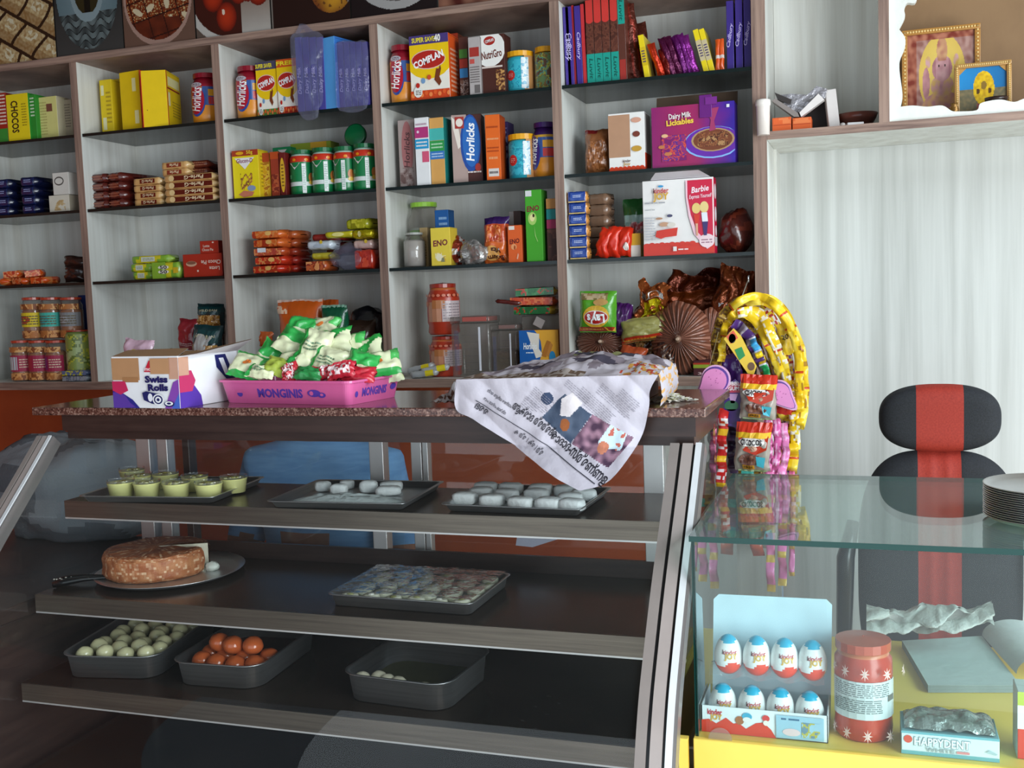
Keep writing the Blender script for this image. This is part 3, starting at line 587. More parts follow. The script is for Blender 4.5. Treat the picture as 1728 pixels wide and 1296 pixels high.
def teal_jar(label, xl, xr, yt, Y, zb, face=.2, teal='#2aa6b8'):
    x, r, h = pj_jar(xl, xr, yt, Y, zb)
    return jar('health_drink_jar', label, 'jar', x, Y+r, zb, r, h, [(0, .9, teal), (.04, 1, teal), (.9, 1, teal), (.96, .96, teal), (1, .86, '#e8a82a')],
               [('n', .12, .1, .55, .9, ['#2aa6b8', '#3ab8c8', '#1f8fa8', '#3ab0c4'], 7), ('r', .62, .0, .95, 1, '#c8905a'), ('n', .55, .1, .72, .95, ['#d8e8f0', '#f0f4f4', '#8ac0d8'], 5), ('e', .30, .48, .11, .14, '#c8302c'), ('l', .24, .42, .36, .54, 3, '#e8a8a0')], (.17, 1.0, '#eeaa1c'), face, 'gloss', 'teal health drink jars with yellow lids', n=32)
teal_jar('teal health drink jar with yellow lid on the top shelf', 848, 894, 81, 2.455, SA)
x, r, h = pj_jar(899, 937, 73, 2.455, SA)
jar('health_drink_jar', 'patterned olive health drink jar with yellow lid at the shelf right end', 'jar', x, 2.455+r, SA, r, h, [(0, .9, '#7a6a3a'), (.04, 1, '#8a7a44'), (.94, 1, '#8a6a34'), (1, .86, '#8a6a34')], [('n', .1, .03, .9, .97, ['#6a8a5a', '#8a6a34', '#a8b04a', '#5a9a8a', '#6a4a34'], 12)], (.17, 1, '#e0a022'), .1)
# ---- column 5, top shelf: boxed chocolates standing like books
def slim(label, xl, xr, yt, yb_lean, Y, zb, col, lean=0, dec=None, d=.10, name='chocolate_box', group='upright chocolate boxes on the top shelf', mat='gloss', hh=None):
    x, w, h = px_box(xl, xr, yt, Y, zb)
    return carton(name, label, 'chocolate', w, d, hh or h, col, dec, (x+math.sin(abs(lean))*0, Y, zb), 0, mat, group, roll=lean, bev=.0009, seam=False)
nm5 = ['first', 'second', 'third']
CD = {'F': [('t', 'Cadbury', .5, .50, .55, '#cfc2f0', -90, .25, .34, .01)]}
for i, x in enumerate((946, 957.5, 972.5)):
    slim('dark purple boxed chocolate bar, %s purple one at the left end' % nm5[i], x, x+10, 12-i*1.5, 0, 2.45, SA, '#43308c', -.02, CD)
for i, x in enumerate((968.3, 983)):
    slim('slim red chocolate box %s' % ('behind the second purple box' if i == 0 else 'right of the third purple box'), x, x+(3.4 if i == 0 else 6), 8-i*2, 0, 2.456 if i == 0 else 2.45, SA, '#c8343a', -.02)
for i, x in enumerate((990, 1003.5, 1017, 1031)):
    slim('brown chocolate box with red top and teal foot, %s of four' % ['first', 'second', 'third', 'fourth'][i], x, x+13, 0-i*1.5, 0, 2.447, SA, '#5e3226', -.01, {'F': [('r', 0, 0, 1, .36, '#1f9c8c'), ('r', .05, .74, .95, 1, '#cf3a34'), ('e', .5, .76, .46, .04, '#cf3a34'), ('t', 'Luvit', .55, .18, .45, '#0f5a50', -90, .15, .24, .015), ('n', .02, .36, .98, .70, ['#5e3226', '#6e3e2e', '#4e281e'], 5)]}, group='brown and teal boxed chocolates')
slim('brown chocolate box upside down, teal band on top', 1044, 1057, -6, 0, 2.452, SA, '#5e3226', -.02, {'F': [('r', 0, .68, 1, 1.0, '#1f9c8c'), ('t', 'Luvit', .55, .84, .45, '#0f5a50', -90, .15, .24, .015), ('r', .1, 0, .9, .26, '#a8342c')]})
x = at(1066, 60, 2.5).x
pouch('chocolate_pouch', 'shiny reddish brown wrapped chocolate leaning beside the boxed ones', 'chocolate', .052, .185, .028, lambda u, v: '#9a3a2c' if (u*3+v) % 1 < .3 else '#6a3226', (x, 2.50, SA), (0, -.10, .1), mat='foil', seed=3, nu=10, nv=14)
pouch('chocolate_pouch', 'brown wrapped chocolate leaning on the shiny reddish one', 'chocolate', .05, .14, .03, '#5e2a20', (x+.028, 2.52, SA), (0, -.18, .1), mat='foil', seed=4, nu=10, nv=14)
slim('yellow chocolate bar box leaning left, beside the brown pouches', 1087, 1096, 57, 0, 2.45, SA, '#ecd21c', -.14, {'F': [('r', 0, .3, 1, .72, '#d8b818'), ('l', .2, .36, .8, .66, 5, '#3a2a6a')]}, group='yellow boxed chocolate bars')
def leaner(label, px, yt, col, lean, seed, w=.022, mat='foil', grp='wrapped chocolates leaning in a row'):
    p = at(px, 118, 2.47); h = (at(px, yt, 2.47).z-SA)/math.cos(lean)
    return pouch('wrapped_chocolate', label, 'chocolate', .018, h, w, col, (p.x, 2.465, SA), (0, lean, R(12)), mat=mat, seed=seed, nu=8, nv=14, group=grp, wr=.0022)
leaner('bright orange red wrapped chocolate next to the yellow bar box', 1118, 74, '#cf3a1c', -.30, 1)
leaner('dark red wrapped chocolate leaning on the orange red one', 1131, 84, '#7a1c14', -.28, 2)
for i, (px, yt, c_) in enumerate(((1138, 64, '#5a1440'), (1149, 62, '#5a1440'), (1160, 62, '#6a1a6a'), (1169, 60, '#7a1f7e'), (1176, 62, '#8c2a8c'))):
    leaner('purple foil wrapped chocolate leaning left, %s of five' % ['first', 'second', 'third', 'fourth', 'fifth and brightest'][i], px, yt, c_, -.30, 5+i)
for i, px in enumerate((1187, 1197)):
    slim('tall yellow chocolate bar box leaning left, %s of the two beside the purple foil' % ['left', 'right'][i], px, px+9, 48-i, 0, 2.45, SA, '#ecd21c', -.24, {'F': [('r', 0, .28, 1, .75, '#c8b890'), ('l', .2, .36, .8, .66, 5, '#3a2a6a')]}, group='yellow boxed chocolate bars', hh=.1)
for i in range(2):
    x = at(1212+i*7, 100, 2.46).x
    pouch('wrapped_chocolate', 'small orange wrapped bar, %s of the two beside purple boxes' % ['left', 'right'][i], 'chocolate', .011, .072, .012, lambda u, v: '#d8c8c0' if .35 < v < .5 else '#e0581c', (x, 2.455, SA), (0, 0, 0), seed=20+i, nu=6, nv=10, wr=.0015)
for i, x in enumerate((1226, 1241, 1255)):
    slim('dark purple boxed chocolate bar, %s of three at the right end' % nm5[i], x, x+12, 1-i*2, 0, 2.45, SA, '#3f2e84', 0.0, {'F': [('t', 'Cadbury', .5, .50, .5, '#cfc2f0', 80, .25, .34, .01)]})
# ---- column 1, second shelf
x0 = at(-6, 300, 2.45).x
k = 0
for row in range(4):
    for c_ in range(2):
        px = -14+c_*44; zz = SB+row*.0262; x = at(px+18, 320, 2.45).x
        rollpack('biscuit_pack', 'dark blue biscuit pack, %s in the %s pile on the far left shelf' % (['lowest', 'second from below', 'third from below', 'topmost'][row], ['left', 'right'][c_]), 'biscuits', .058, .09, .0262, '#16204e', (x, 2.49, zz), (0, 0, .05*(row % 2)), [('l', .3, .35, .7, .75, 2, '#9aa8d8')], seed=k, group='dark blue biscuit packs', endcol='#0e1434', nL=8, nA=14); k += 1
pcarton('small_carton', 'small white carton with blue print above another, far left second shelf', 'box', 89, 116, 291, 2.45, SB+.048, .05, '#d8d4cc', {'F': [('e', .4, .62, .3, .2, '#5a5450'), ('e', .4, .62, .24, .14, '#d8d4cc')]})
pcarton('small_carton', 'cream carton with faint tan print under the small white one', 'box', 74, 124, 310, 2.446, SB, .07, {'F': '#d6d0c0', '*': '#a89e8c'}, {'F': [('n', .25, .1, .8, .7, ['#d6d0c0', '#c8b084', '#b89a6a'], 7), ('l', .05, .8, .9, .95, 2, '#5a5a7a')]}, h=None) if False else carton('small_carton', 'cream carton with faint tan print under the small white one', 'box', .070, .07, .047, {'F': '#d6d0c0', '*': '#a89e8c'}, {'F': [('n', .25, .1, .8, .7, ['#d6d0c0', '#c8b084', '#b89a6a'], 7)]}, (at(99, 330, 2.446).x, 2.446, SB))
pouch('dark_wrapper', 'dark brown wrapped snack at the back of the far left second shelf', 'snack', .06, .09, .04, '#3a221c', (at(96, 300, 2.56).x, 2.58, SB), seed=31, nu=8, nv=10)
# ---- column 2, second shelf: biscuit packs
k = 0
for c_, px in enumerate((168, 202)):
    for row in range(4):
        x = at(px, 320, 2.46).x
        rollpack('biscuit_pack', 'dark red brown biscuit pack, %s in the %s dark pile' % (['lowest', 'second from below', 'third from below', 'topmost'][row], ['left', 'right'][c_]), 'biscuits', .050, .15, .0245, '#5c1f18', (x, 2.525, SB+row*.0245), (0, 0, R(-8)), [('e', .5, .5, .3, .3, '#7a3426'), ('l', .1, .2, .9, .8, 2, '#9a5a44')], seed=40+k, group='dark red brown biscuit packs', nL=10, nA=14); k += 1
PG = [('r', .18, .16, .92, .84, '#5e1c12'), ('t', 'Parle-G', .60, .5, .5, '#f0d8b0', 180, .1, .34, .02), ('e', .2, .5, .05, .42, '#e8c890')]
def parle(label, px0, px1, z, Y=2.44, yaw_=0, seed=0, dec=PG):
    a, c_ = at(px0, 320, Y), at(px1, 320, Y)
    rollpack('biscuit_pack', label, 'biscuits', c_.x-a.x, .045, .0185, lambda s, a_: '#d9a86a' if .55 > a_ > .45 or True else '#fff', ((a.x+c_.x)/2, Y+.025, z), (0, 0, yaw_), dec, seed=seed, group='cream and maroon biscuit packs', endcol='#e0b87c', nL=12, nA=16)
for row in range(4):
    parle('short cream and maroon biscuit pack, %s in the left pile' % ['lowest', 'second from below', 'third from below', 'topmost'][row], 221, 273, SB+row*.019, 2.45, -.05*(row % 2), 60+row, [('r', .3, .2, .8, .8, '#6a2418'), ('t', 'Parle-G', .55, .5, .4, '#f0d8b0', 180, .1, .36)])
for row in range(6):
    short = row >= 4
    parle('%s cream and maroon biscuit pack, %s in the right pile' % ('short' if short else 'long', ['lowest', 'second from below', 'third from below', 'fourth from below', 'second from top', 'topmost'][row]), 271, 366 if not short else 320, SB+row*.0188, 2.435 if not short else 2.45, 0, 70+row, PG if not short else [('r', .25, .2, .75, .8, '#8a3a28'), ('t', 'Parle', .5, .5, .4, '#f0d8b0', 180, .1, .3)])
for row in range(2):
    rollpack('biscuit_pack', 'dark maroon biscuit pack behind the right pile, %s of two' % ['lower', 'upper'][row], 'biscuits', .07, .10, .02, '#6a2a1c', (at(344, 260, 2.52).x, 2.53, SB+.0755+row*.02), (0, 0, .1), [('l', .1, .2, .9, .8, 2, '#a86a4c')], seed=90+row, nL=8, nA=12)
# ---- column 3, second shelf
def glucon(label, xl, xr, yt, Y, zb, d, rz=0):
    return pcarton('glucose_carton', label, 'box', xl, xr, yt, Y, zb, d, {'F': '#ecd51a', 'R': '#d8b81c', '*': '#c8381c'}, {'F': [('r', 0, .88, 1, 1, '#a83a1c'), ('e', .3, .94, .15, .035, '#e8a81c'), ('t', '50g', .68, .94, .07, '#f2d83a', 0, 0, .24), ('p', [(.1, .84), (.86, .84), (.48, .60)], '#f0ece8'), ('t', 'Glucon-D', .48, .78, .085, '#8a2a5a', 0, .1, .62, .02), ('n', .3, .18, .75, .52, ['#ecd51a', '#c88a3a', '#8a5a2c', '#ecd51a'], 9), ('e', .7, .2, .16, .06, '#8a9ab8'), ('p', [(.2, .08), (.4, .16), (.8, .12), (.72, .04), (.4, .02)], '#c8785a')], 'R': [('l', .2, .2, .8, .9, 9, '#a88a1c')]}, rz)
glucon('yellow glucose carton with orange top band on the second shelf', 393, 437, 253, 2.44, SB, .05)
pcarton('glucose_carton', 'amber carton beside the yellow glucose carton', 'box', 443, 456, 258, 2.46, SB, .06, '#c8961c', {'F': [('n', .1, .05, .9, .8, ['#c8961c', '#d8b03a', '#a86a1c'], 4), ('r', 0, .8, 1, 1, '#a8401c')]})
pcarton('glucose_carton', 'brick red carton beside the amber carton', 'box', 457, 471, 256, 2.455, SB, .06, '#9c3a24', {'F': [('r', 0, .84, 1, 1, '#b84a1c'), ('n', .1, .1, .9, .5, ['#9c3a24', '#b85a34', '#7a2a1c'], 4)]})
pcarton('glucose_carton', 'dark maroon carton with yellow oval strip beside green jars', 'box', 472, 482, 257, 2.45, SB, .06, '#6a1c18', {'F': [('e', .5, .48, .42, .40, '#d8a82a'), ('l', .3, .2, .7, .75, 7, '#7a5a1c')]})
def green_jar(label, px, yt, Y=2.45, lid=True, face=.15):
    x, r, h = pj_jar(px-18.5, px+18.5, yt, Y, SB)
    g = '#0f7a44'
    return jar('glucose_powder_jar', label, 'jar', x, Y+r, SB, r, h, [(0, .92, g), (.03, 1, g), (.22, 1, '#d8e0dc'), (.32, 1, g), (.80, 1, '#c8321c'), (.91, .99, '#c8321c'), (.955, .9, '#bcd8c8'), (1, .82, '#bcd8c8')],
               [('e', .40, .855, .05, .035, '#e8901c'), ('e', .72, .855, .05, .035, '#e8901c'), ('p', [(.26, .78), (.56, .78), (.41, .62)], '#d8d0cc'), ('r', .22, .40, .32, .50, '#4aa86a'), ('r', .60, .04, .70, .76, '#e4e8e4'), ('l', .61, .1, .69, .7, 14, '#8aa89a'), ('e', .84, .42, .08, .12, '#c8783a'), ('e', .84, .3, .08, .05, '#e0b84a')], (.13, .9, '#0c6438') if lid else None, face, 'gloss', 'green glucose powder jars in a row')
for i, (px, yt) in enumerate(((500, 249), (537, 245), (574, 243), (607, 238))):
    green_jar('green and red banded glucose jar, %s of four in the row' % ['first from left', 'second', 'third', 'last'][i], px, yt, 2.45-.004*i, face=.15 if i != 2 else -.2)
b = MB(); b.M = Matrix.Translation((0, 0, .03)) @ Matrix.Rotation(PI/2-.15, 4, 'X'); b.lathe([(0, -.006, '#0b5a34'), (.029, -.006, '#0b5a34'), (.030, .004, '#0b5a34'), (.027, .006, '#0d6a3c'), (0, .006, '#0d6a3c')], 36, 'gloss', cap=False)
x = at(591, 226, 2.47); tag(b.build('green_disc', None, (x.x, 2.50, x.z-.03)), 'round dark green cap standing on edge behind green jars', 'lid')
pcarton('glucose_carton', 'green carton hidden behind the first green jars', 'box', 462, 492, 248, 2.54, SB, .05, '#14804c', {'F': [('p', [(.3, .95), (.8, .95), (.55, .85)], '#d8d0cc')]})
pcarton('glucose_carton', 'yellow green carton lying behind the green jars', 'box', 492, 560, 240, 2.57, SB, .05, '#8a9a2c', {'F': [('r', .5, .9, .9, 1, '#c89a2c')]})
# ---- column 4, second shelf
def wall_carton(name, label, xl, xr, yt, Y, d, col, dec, rz=0, zb=None): return pcarton(name, label, 'box', xl, xr, yt, Y, SB if zb is None else zb, d, col, dec, rz)
wall_carton('malt_drink_carton', 'faded pinkish grey malt drink carton at the left end, lettered upwards', 673, 700, 202, 2.47, .05, {'F': '#a59490', 'R': '#b8aaa6', '*': '#8a7a76'}, {'F': [('e', .55, .58, .36, .40, '#a86a6a'), ('t', 'Horlicks', .52, .56, .34, '#5a3a3c', 88, .15, .52), ('n', .05, .02, .9, .3, ['#a59490', '#8a7470', '#6a504c'], 7)], 'R': []})
wall_carton('slim_carton', 'white slim carton with magenta and blue squares', 701, 724, 198, 2.44, .05, {'F': '#eeeeee', '*': '#e4e4e4'}, {'F': [('r', 0, .70, 1, .86, '#b83a7a'), ('r', 0, .54, 1, .68, '#2a9cd0'), ('r', .5, .34, 1, .50, '#d85a7a'), ('l', .1, .87, .9, .93, 1, '#c8a8b8'), ('l', .1, .56, .9, .66, 2, '#f0f0f0'), ('e', .25, .79, .09, .02, '#e8d0e0')]})
wall_carton('slim_carton', 'tan slim carton with teal and green bands beside the white one', 726, 750, 198, 2.445, .06, {'F': '#dca45a', '*': '#1f7a74'}, {'F': [('r', 0, .66, 1, .84, '#4ab8b0'), ('r', 0, .50, 1, .655, '#2f9a4c'), ('r', 0, .38, 1, .50, '#3a7ac0'), ('l', .1, .4, .9, .48, 2, '#c0d8f0'), ('l', .1, .53, .9, .63, 2, '#bce8c0')], 'R': []})
wall_carton('malt_drink_carton', 'big chocolate malt drink carton with blue oval, lettered upwards', 765, 812, 193, 2.455, .05, {'F': '#4a241f', '*': '#3a1a16'}, {'F': [('r', 0, 0, .50, 1, '#b09890'), ('p', [(.0, .98), (.2, .9), (.32, .55), (.2, .5), (.05, .8)], '#e8dcd0'), ('e', .62, .58, .34, .42, '#1c4a9c'), ('e', .64, .6, .29, .37, '#2668b8'), ('t', 'Horlicks', .62, .60, .26, '#ffffff', 88, .15, .55, .025), ('r', .12, .80, .42, .97, '#a8342c'), ('e', .27, .885, .12, .06, '#e8dcd0'), ('e', .85, .22, .1, .06, '#a8342c'), ('l', .5, .13, .95, .18, 1, '#e0d0c8')]}, .18)
wall_carton('slim_carton', 'bright orange slim carton with white barcode panel', 820, 844, 193, 2.44, .06, {'F': '#e3661c', '*': '#b84a14'}, {'F': [('r', .15, .06, .85, .18, '#d8d0c8'), ('l', .2, .08, .8, .16, 1, '#6a6260'), ('l', .2, .3, .8, .38, 1, '#f0a06a'), ('l', .1, .42, .9, .52, 2, '#b84a14'), ('l', .1, .6, .9, .66, 1, '#f0a06a'), ('l', .1, .78, .9, .84, 1, '#b84a14')]}, .1)
pcarton('slim_carton', 'purple carton end behind the bright orange slim carton', 'box', 849, 858, 205, 2.53, SB, .05, '#3a2a5a', {'F': [('n', .1, .4, .9, .9, ['#3a2a5a', '#8a8ab0'], 4)]})
teal_jar('teal health drink jar with yellow lid on the second shelf', 852, 897, 221, 2.45, SB)
malt_jar('purple lidded malt drink jar with coloured bands at the shelf end', 893, 936, 201, 2.455, SB, -.3, 1, group='purple lidded malt jars')
# ---- column 5, second shelf
x = at(1007, 250, 2.47).x
o = pouch('brown_snack_bag', 'brown snack bag leaning at the left end of the lickables shelf', 'snack', .062, .105, .045, lambda u, v: '#7a1c1c' if v > .88 and u < .5 else '#8a5430', (x, 2.475, SB), (-.1, 0, .1), [('n', .1, .05, .9, .7, ['#8a5430', '#9c6238', '#74421f'], 9)], seed=13)
pcarton('chocolate_carton', 'white carton with tan window and red wavy base', 'box', 1027, 1088, 190, 2.445, SB, .07, {'F': '#f0eeea', 'R': '#ece8e4', '*': '#8a6a5a', 'T': '#7a6a5c'}, {'F': [('r', 0, .24, .60, .97, '#b98e70'), ('r', 0, 0, 1, .05, '#d8401c')]+[('e', .08+i*.12, .05, .06, .03, '#d8401c') for i in range(8)]+[('e', .78, .86, .14, .045, '#d8a088'), ('e', .78, .62, .1, .05, '#7a3a2c'), ('e', .78, .37, .14, .05, '#c89a3a'), ('t', 'kinder', .5, .17, .05, '#6a4a3a', 0, 0, .22), ('t', 'Joy', .5, .11, .05, '#c8982c', 0, 0, .2)], 'R': [('r', 0, 0, 1, .3, '#d8401c')]})
def lick(b, w, d, h):
    sf = Surf(lambda u, v, o: (-w/2+u*w, -.0012-o, v*h), w, h)
    b.grid(lambda u, v: (-w/2+u*w, -.0006, v*h), 60, 44, lambda u, v: lerp(lerp(L_('#8a1c6a'), L_('#a8285e'), 1-abs(u-.4)*2.2), L_('#3a22a0'), (u-.55)*2.2+nz(u*5, v*5)*.2), 'gloss', smooth=False)
    ds = [('e', .74, .36, .35, .26, '#8ab8f0'), ('e', .74, .37, .33, .245, '#6a2aa8'), ('e', .74, .40, .26, .19, '#b8946a'), ('e', .74, .40, .235, .17, '#7a4026'), ('n', .56, .3, .92, .52, ['#7a4026', '#9a6038', '#5a2c1a', '#b88a5a'], 16), ('p', [(.66, .90), (.82, .92), (.76, .70), (.78, .56), (.70, .54), (.72, .72)], '#a83a6a'), ('n', .12, .1, .42, .52, ['#7a1c6a', '#a8285e', '#d8543c', '#5a2a8a', '#9a2a6a'], 14),
          ('e', .16, .52, .04, .03, '#e8b88a'), ('e', .12, .34, .04, .03, '#c87a4a'), ('e', .2, .22, .05, .03, '#c87a4a'),
          ('t', 'Dairy Milk', .35, .82, .085, '#f4ece8', 3, 0, .27, .02), ('t', 'Lickables', .35, .73, .085, '#f2c84a', 3, 0, .33, .04), ('r', .91, .9, .945, .95, '#e8e8f0')]
    b.decals(sf, ds, 'gloss', seed=5)
o = pcarton('chocolate_display_box', 'large purple chocolate spread box with its flap open', 'box', 1100, 1240, 176, 2.44, SB, .06, {'F': '#7a2080', 'R': '#4a22a0', '*': '#5a3a34'}, None, 0, extra=lick)
w = px_box(1100, 1240, 176, 2.44, SB)
b = MB(); b.box(-w[1]/2, .0, 0, w[1]/2, .0015, .034, '#5c4a3c', 'card'); f = b.build('open_flap', o, (0, .062, w[2]), (-.25, 0, 0))
b = MB(); b.box(-.014, -.004, 0, .014, 0, .05, '#6a1c7a', 'gloss', .001); b.box(.0, -.006, .028, .026, -.002, .044, '#7a2a8a', 'gloss'); b.build('cardboard_tab', o, (w[1]*.16, .0, w[2]-.032))
# ---- column 1, third shelf
for i, (px, yy) in enumerate(((8, 0), (38, 0), (68, 0), (20, 1), (52, 1))):
    p = at(px, 465, 2.46)
    rollpack('orange_snack_pack', 'orange snack pack in the heap on the far left shelf, %s' % ['lower left', 'lower middle', 'lower right', 'upper left', 'upper right'][i], 'snack', .052, .07, .022, lambda s, a: '#d8541c' if nz(s*9, a*9, i) > -.1 else '#e88a4a', (p.x, 2.48, SC_+yy*.021), (0, R(6-3*i), R(15*(i-2))), [('n', .1, .1, .9, .9, ['#d8541c', '#e8925a', '#b8340f'], 8)], seed=100+i, group='orange snack packs', nL=10, nA=12, bulge=.6)
pouch('dark_snack_pack', 'dark brown snack bag on the far left shelf, lying by the divider', 'snack', .075, .05, .045, '#33201c', (at(120, 465, 2.47).x, 2.49, SC_), (-.2, 0, .1), seed=121, mat='film'); pouch('dark_snack_pack', 'dark brown snack bag on top of another by the divider', 'snack', .085, .035, .05, '#3c241e', (at(117, 440, 2.47).x, 2.50, SC_+.043), (-.3, .1, .1), seed=122, nu=10, nv=8)
# ---- column 2, third shelf
def fifty(label, px0, px1, z, h_, Y=2.46, seed=0, w=.05, big=False):
    a, c_ = at(px0, 450, Y), at(px1, 450, Y)
    rollpack('biscuit_pack', label, 'biscuits', c_.x-a.x, w, h_, lambda s, a_: '#8ab83a' if (s+a_*.6) % 1 < .5 else '#e0d22a', ((a.x+c_.x)/2, Y+w/2, z), (0, 0, 0), ([('r', .3, .2, .62, .8, '#d8e0d0'), ('l', .34, .3, .6, .7, 3, '#8a9a7a')] if not big else [('r', .0, .0, .5, 1, '#8ab83a'), ('e', .42, .68, .2, .12, '#eeeeda'), ('t', '50', .42, .68, .2, '#3a3a44', 0, 0, .26, .03), ('e', .42, .40, .2, .12, '#eeeeda'), ('t', '50', .42, .40, .2, '#3a3a44', 0, 0, .26, .03), ('r', .78, .3, .96, .65, '#d8b82a')]), seed=seed, group='green and yellow biscuit packs', endcol='#9cc04a', nL=12, nA=14, bulge=.35)
fifty('green and yellow biscuit pack, lowest of the three stacked', 221, 257, SC_, .022, seed=1); fifty('green and yellow biscuit pack, middle of the three stacked', 218, 256, SC_+.022, .022, seed=2); fifty('green and yellow biscuit pack, topmost of the stack', 218, 290, SC_+.0445, .021, seed=3)
fifty('cube shaped green and yellow biscuit pack with 50 50 print', 257, 303, SC_, .044, 2.445, seed=4, big=True)
def pie(label, xl, xr, yt, Y, zb, d, flip): return pcarton('choco_pie_box', label, 'box', xl, xr, yt, Y, zb, d, {'F': '#b3301c', '*': '#8c2416'}, {'F': ([('t', 'Lotte', .35, .65, .16, '#f0d8c8', 0, 0, .28), ('t', 'Choco Pie', .42, .38, .16, '#f0d8c8', 0, 0, .5), ('e', .7, .88, .04, .04, '#f0d8c8')] if not flip else [('t', 'Lotte', .80, .35, .16, '#f0d8c8', 180, 0, .26), ('t', 'Choco Pie', .72, .62, .17, '#f0d8c8', 180, 0, .5), ('e', .22, .58, .14, .12, '#d8a88a'), ('e', .22, .62, .12, .07, '#8a5a44'), ('r', .36, .22, .40, .3, '#f0d8c8')])}, group='red cake boxes')
pie('red cake box with print upside down, the lower of two', 309, 375, 428, 2.445, SC_, .09, True)
pcarton('choco_pie_box', 'small red cake box stacked on the larger red one', 'box', 329, 372, 403, 2.452, SC_+.041, .08, {'F': '#b3301c', '*': '#8c2416'}, {'F': [('t', 'Lotte', .35, .60, .2, '#f0d8c8', 0, 0, .34), ('t', 'Choco Pie', .42, .3, .2, '#f0d8c8', 0, 0, .6), ('e', .72, .85, .05, .06, '#f0d8c8')]}, group='red cake boxes') if False else carton('choco_pie_box', 'small red cake box stacked on the larger red one', 'box', .058, .08, .034, {'F': '#b3301c', '*': '#8c2416'}, {'F': [('t', 'Lotte', .35, .60, .2, '#f0d8c8', 0, 0, .34), ('t', 'Choco Pie', .42, .3, .2, '#f0d8c8', 0, 0, .6), ('e', .72, .85, .05, .06, '#f0d8c8')]}, (at(352, 415, 2.45).x, 2.452, px_box(309, 375, 428, 2.445, SC_)[2]+SC_), group='red cake boxes')
# ---- column 3, third shelf: noodle and snack packets
def npack(label, px, z, L2, w, h_, col, Y=2.47, rz=0, dec=None, seed=0, grp=None, mat='film', ry=0, bulge=.55, py=430):
    return rollpack('snack_pack', label, 'snack', L2, w, h_, col, (at(px, py, Y).x, Y+.02, z), (0, ry, rz), dec, mat=mat, seed=seed, group=grp, nL=14, nA=16, bulge=bulge)
lv = ['lowest', 'second from below', 'middle', 'second from top', 'topmost']
for i in range(5):
    c1 = ['#c0301c', '#c8341c', '#b84a24', '#d8682c', '#d86a2c'][i]
    npack('orange red noodle packet, %s of the front left stack' % lv[i], 458+(i % 2)*3, SC_+i*.0228, .095, .09, .0228, c1, 2.465, R(6*((i % 3)-1)), [('n', .1, .1, .9, .85, [c1, '#d8884a', c1, '#a8361c'], 12), ('r', .2, .45, .45, .95, '#d8d8dc') if i == 2 else ('e', .6, .6, .1, .25, '#e8b86a')], 140+i, 'orange noodle packets in a stack')
for i in range(5):
    c1 = ['#a82c1c', '#a02a20', '#9a3420', '#a84a24', '#b85a2c'][i]
    npack('orange red noodle packet, %s of the rear stack beside the front left one' % lv[i], 490, SC_+i*.0225, .07, .08, .0225, c1, 2.50, R(-8), [('e', .6, .5, .16, .35, '#c8743c')], 150+i, 'orange noodle packets in a stack')
npack('small red noodle packet beside the yellow bottomed pile', 538, SC_, .06, .08, .028, '#c05a2c', 2.46, 0, [('n', .05, .1, .95, .9, ['#c05a2c', '#8a2c1c', '#e0945a'], 10)], 160)
npack('yellow green snack packet above the small red noodle packet', 545, SC_+.03, .06, .07, .019, '#b8a82c', 2.46, .1, None, 161)
npack('silver white snack packet under the yellow ones', 545, SC_+.055, .075, .08, .024, '#c8d0d8', 2.455, 0, [('e', .6, .8, .06, .2, '#d8b83a'), ('e', .5, .4, .2, .2, '#b0bcc8')], 162)
npack('dark red packet with yellow trim in the middle pile', 560, SC_+.078, .10, .08, .02, '#8c241c', 2.48, 0, None, 163)
npack('yellow packet with rounded ends in the middle pile', 577, SC_+.082, .085, .07, .018, '#c8bc24', 2.45, 0, [('e', .5, .5, .2, .3, '#e8e08a')], 164)
npack('dark maroon packet behind the plastic bag', 585, SC_+.04, .11, .08, .036, '#4a1816', 2.50, 0, None, 165)
npack('red packet at the bottom right of the middle shelf', 620, SC_, .055, .09, .05, '#b8301c', 2.46, 0, [('n', .1, .1, .9, .9, ['#b8301c', '#a82414', '#d04a2c'], 6)], 166, bulge=.3)
npack('pale pink packet above the bottom right red packet', 618, SC_+.051, .055, .08, .024, '#c8a8a0', 2.46, 0, [('e', .7, .8, .08, .2, '#d8b83a')], 167)
npack('bright yellow shiny packet near the right divider, lower one', 618, SC_+.077, .060, .08, .024, '#c8b81c', 2.455, 0, [('e', .4, .5, .08, .3, '#f4eca0')], 168, mat='foil')
npack('olive yellow packet near the right divider, topmost', 612, SC_+.102, .068, .08, .028, '#a8a824', 2.47, -.1, [('n', .3, .1, .9, .9, ['#a8a824', '#c8c43a', '#8a8a1c'], 6)], 169, mat='film')
def crumple(name, label, cat, c, rx, ry, rz_, col, mat, seed, amp=.35, nu=26, nv=16, colfn=None, sharp=True):
    b = MB(); sd = Vector((seed*5.1, seed*2.3, seed*7.7))
    def fn(u, v):
        a = 2*PI*u; q = PI*(v-.5); d = Vector((math.cos(q)*math.cos(a), math.cos(q)*math.sin(a), math.sin(q)))
        k = 1+amp*.8*noise.noise(d*1.3+sd)+amp*.35*(abs(noise.noise(d*3.1+sd))-.2)
        p = Vector((d.x*rx, d.y*ry, d.z*rz_))*k; p.z = max(p.z, -rz_*.93); return p+Vector((0, 0, rz_*.93))
    b.grid(fn, nu, nv, colfn or col, mat, closed_u=True, smooth=not sharp)
    o = b.build(name, None, c); return tag(o, label, cat)
p = at(580, 440, 2.42); crumple('crumpled_plastic_bag', 'crumpled clear plastic bag at the front of the packet shelf', 'plastic bag', (p.x, 2.445, SC_), .05, .02, .035, '#c8c8d0', 'clear_plastic', 5, .5, sharp=False)
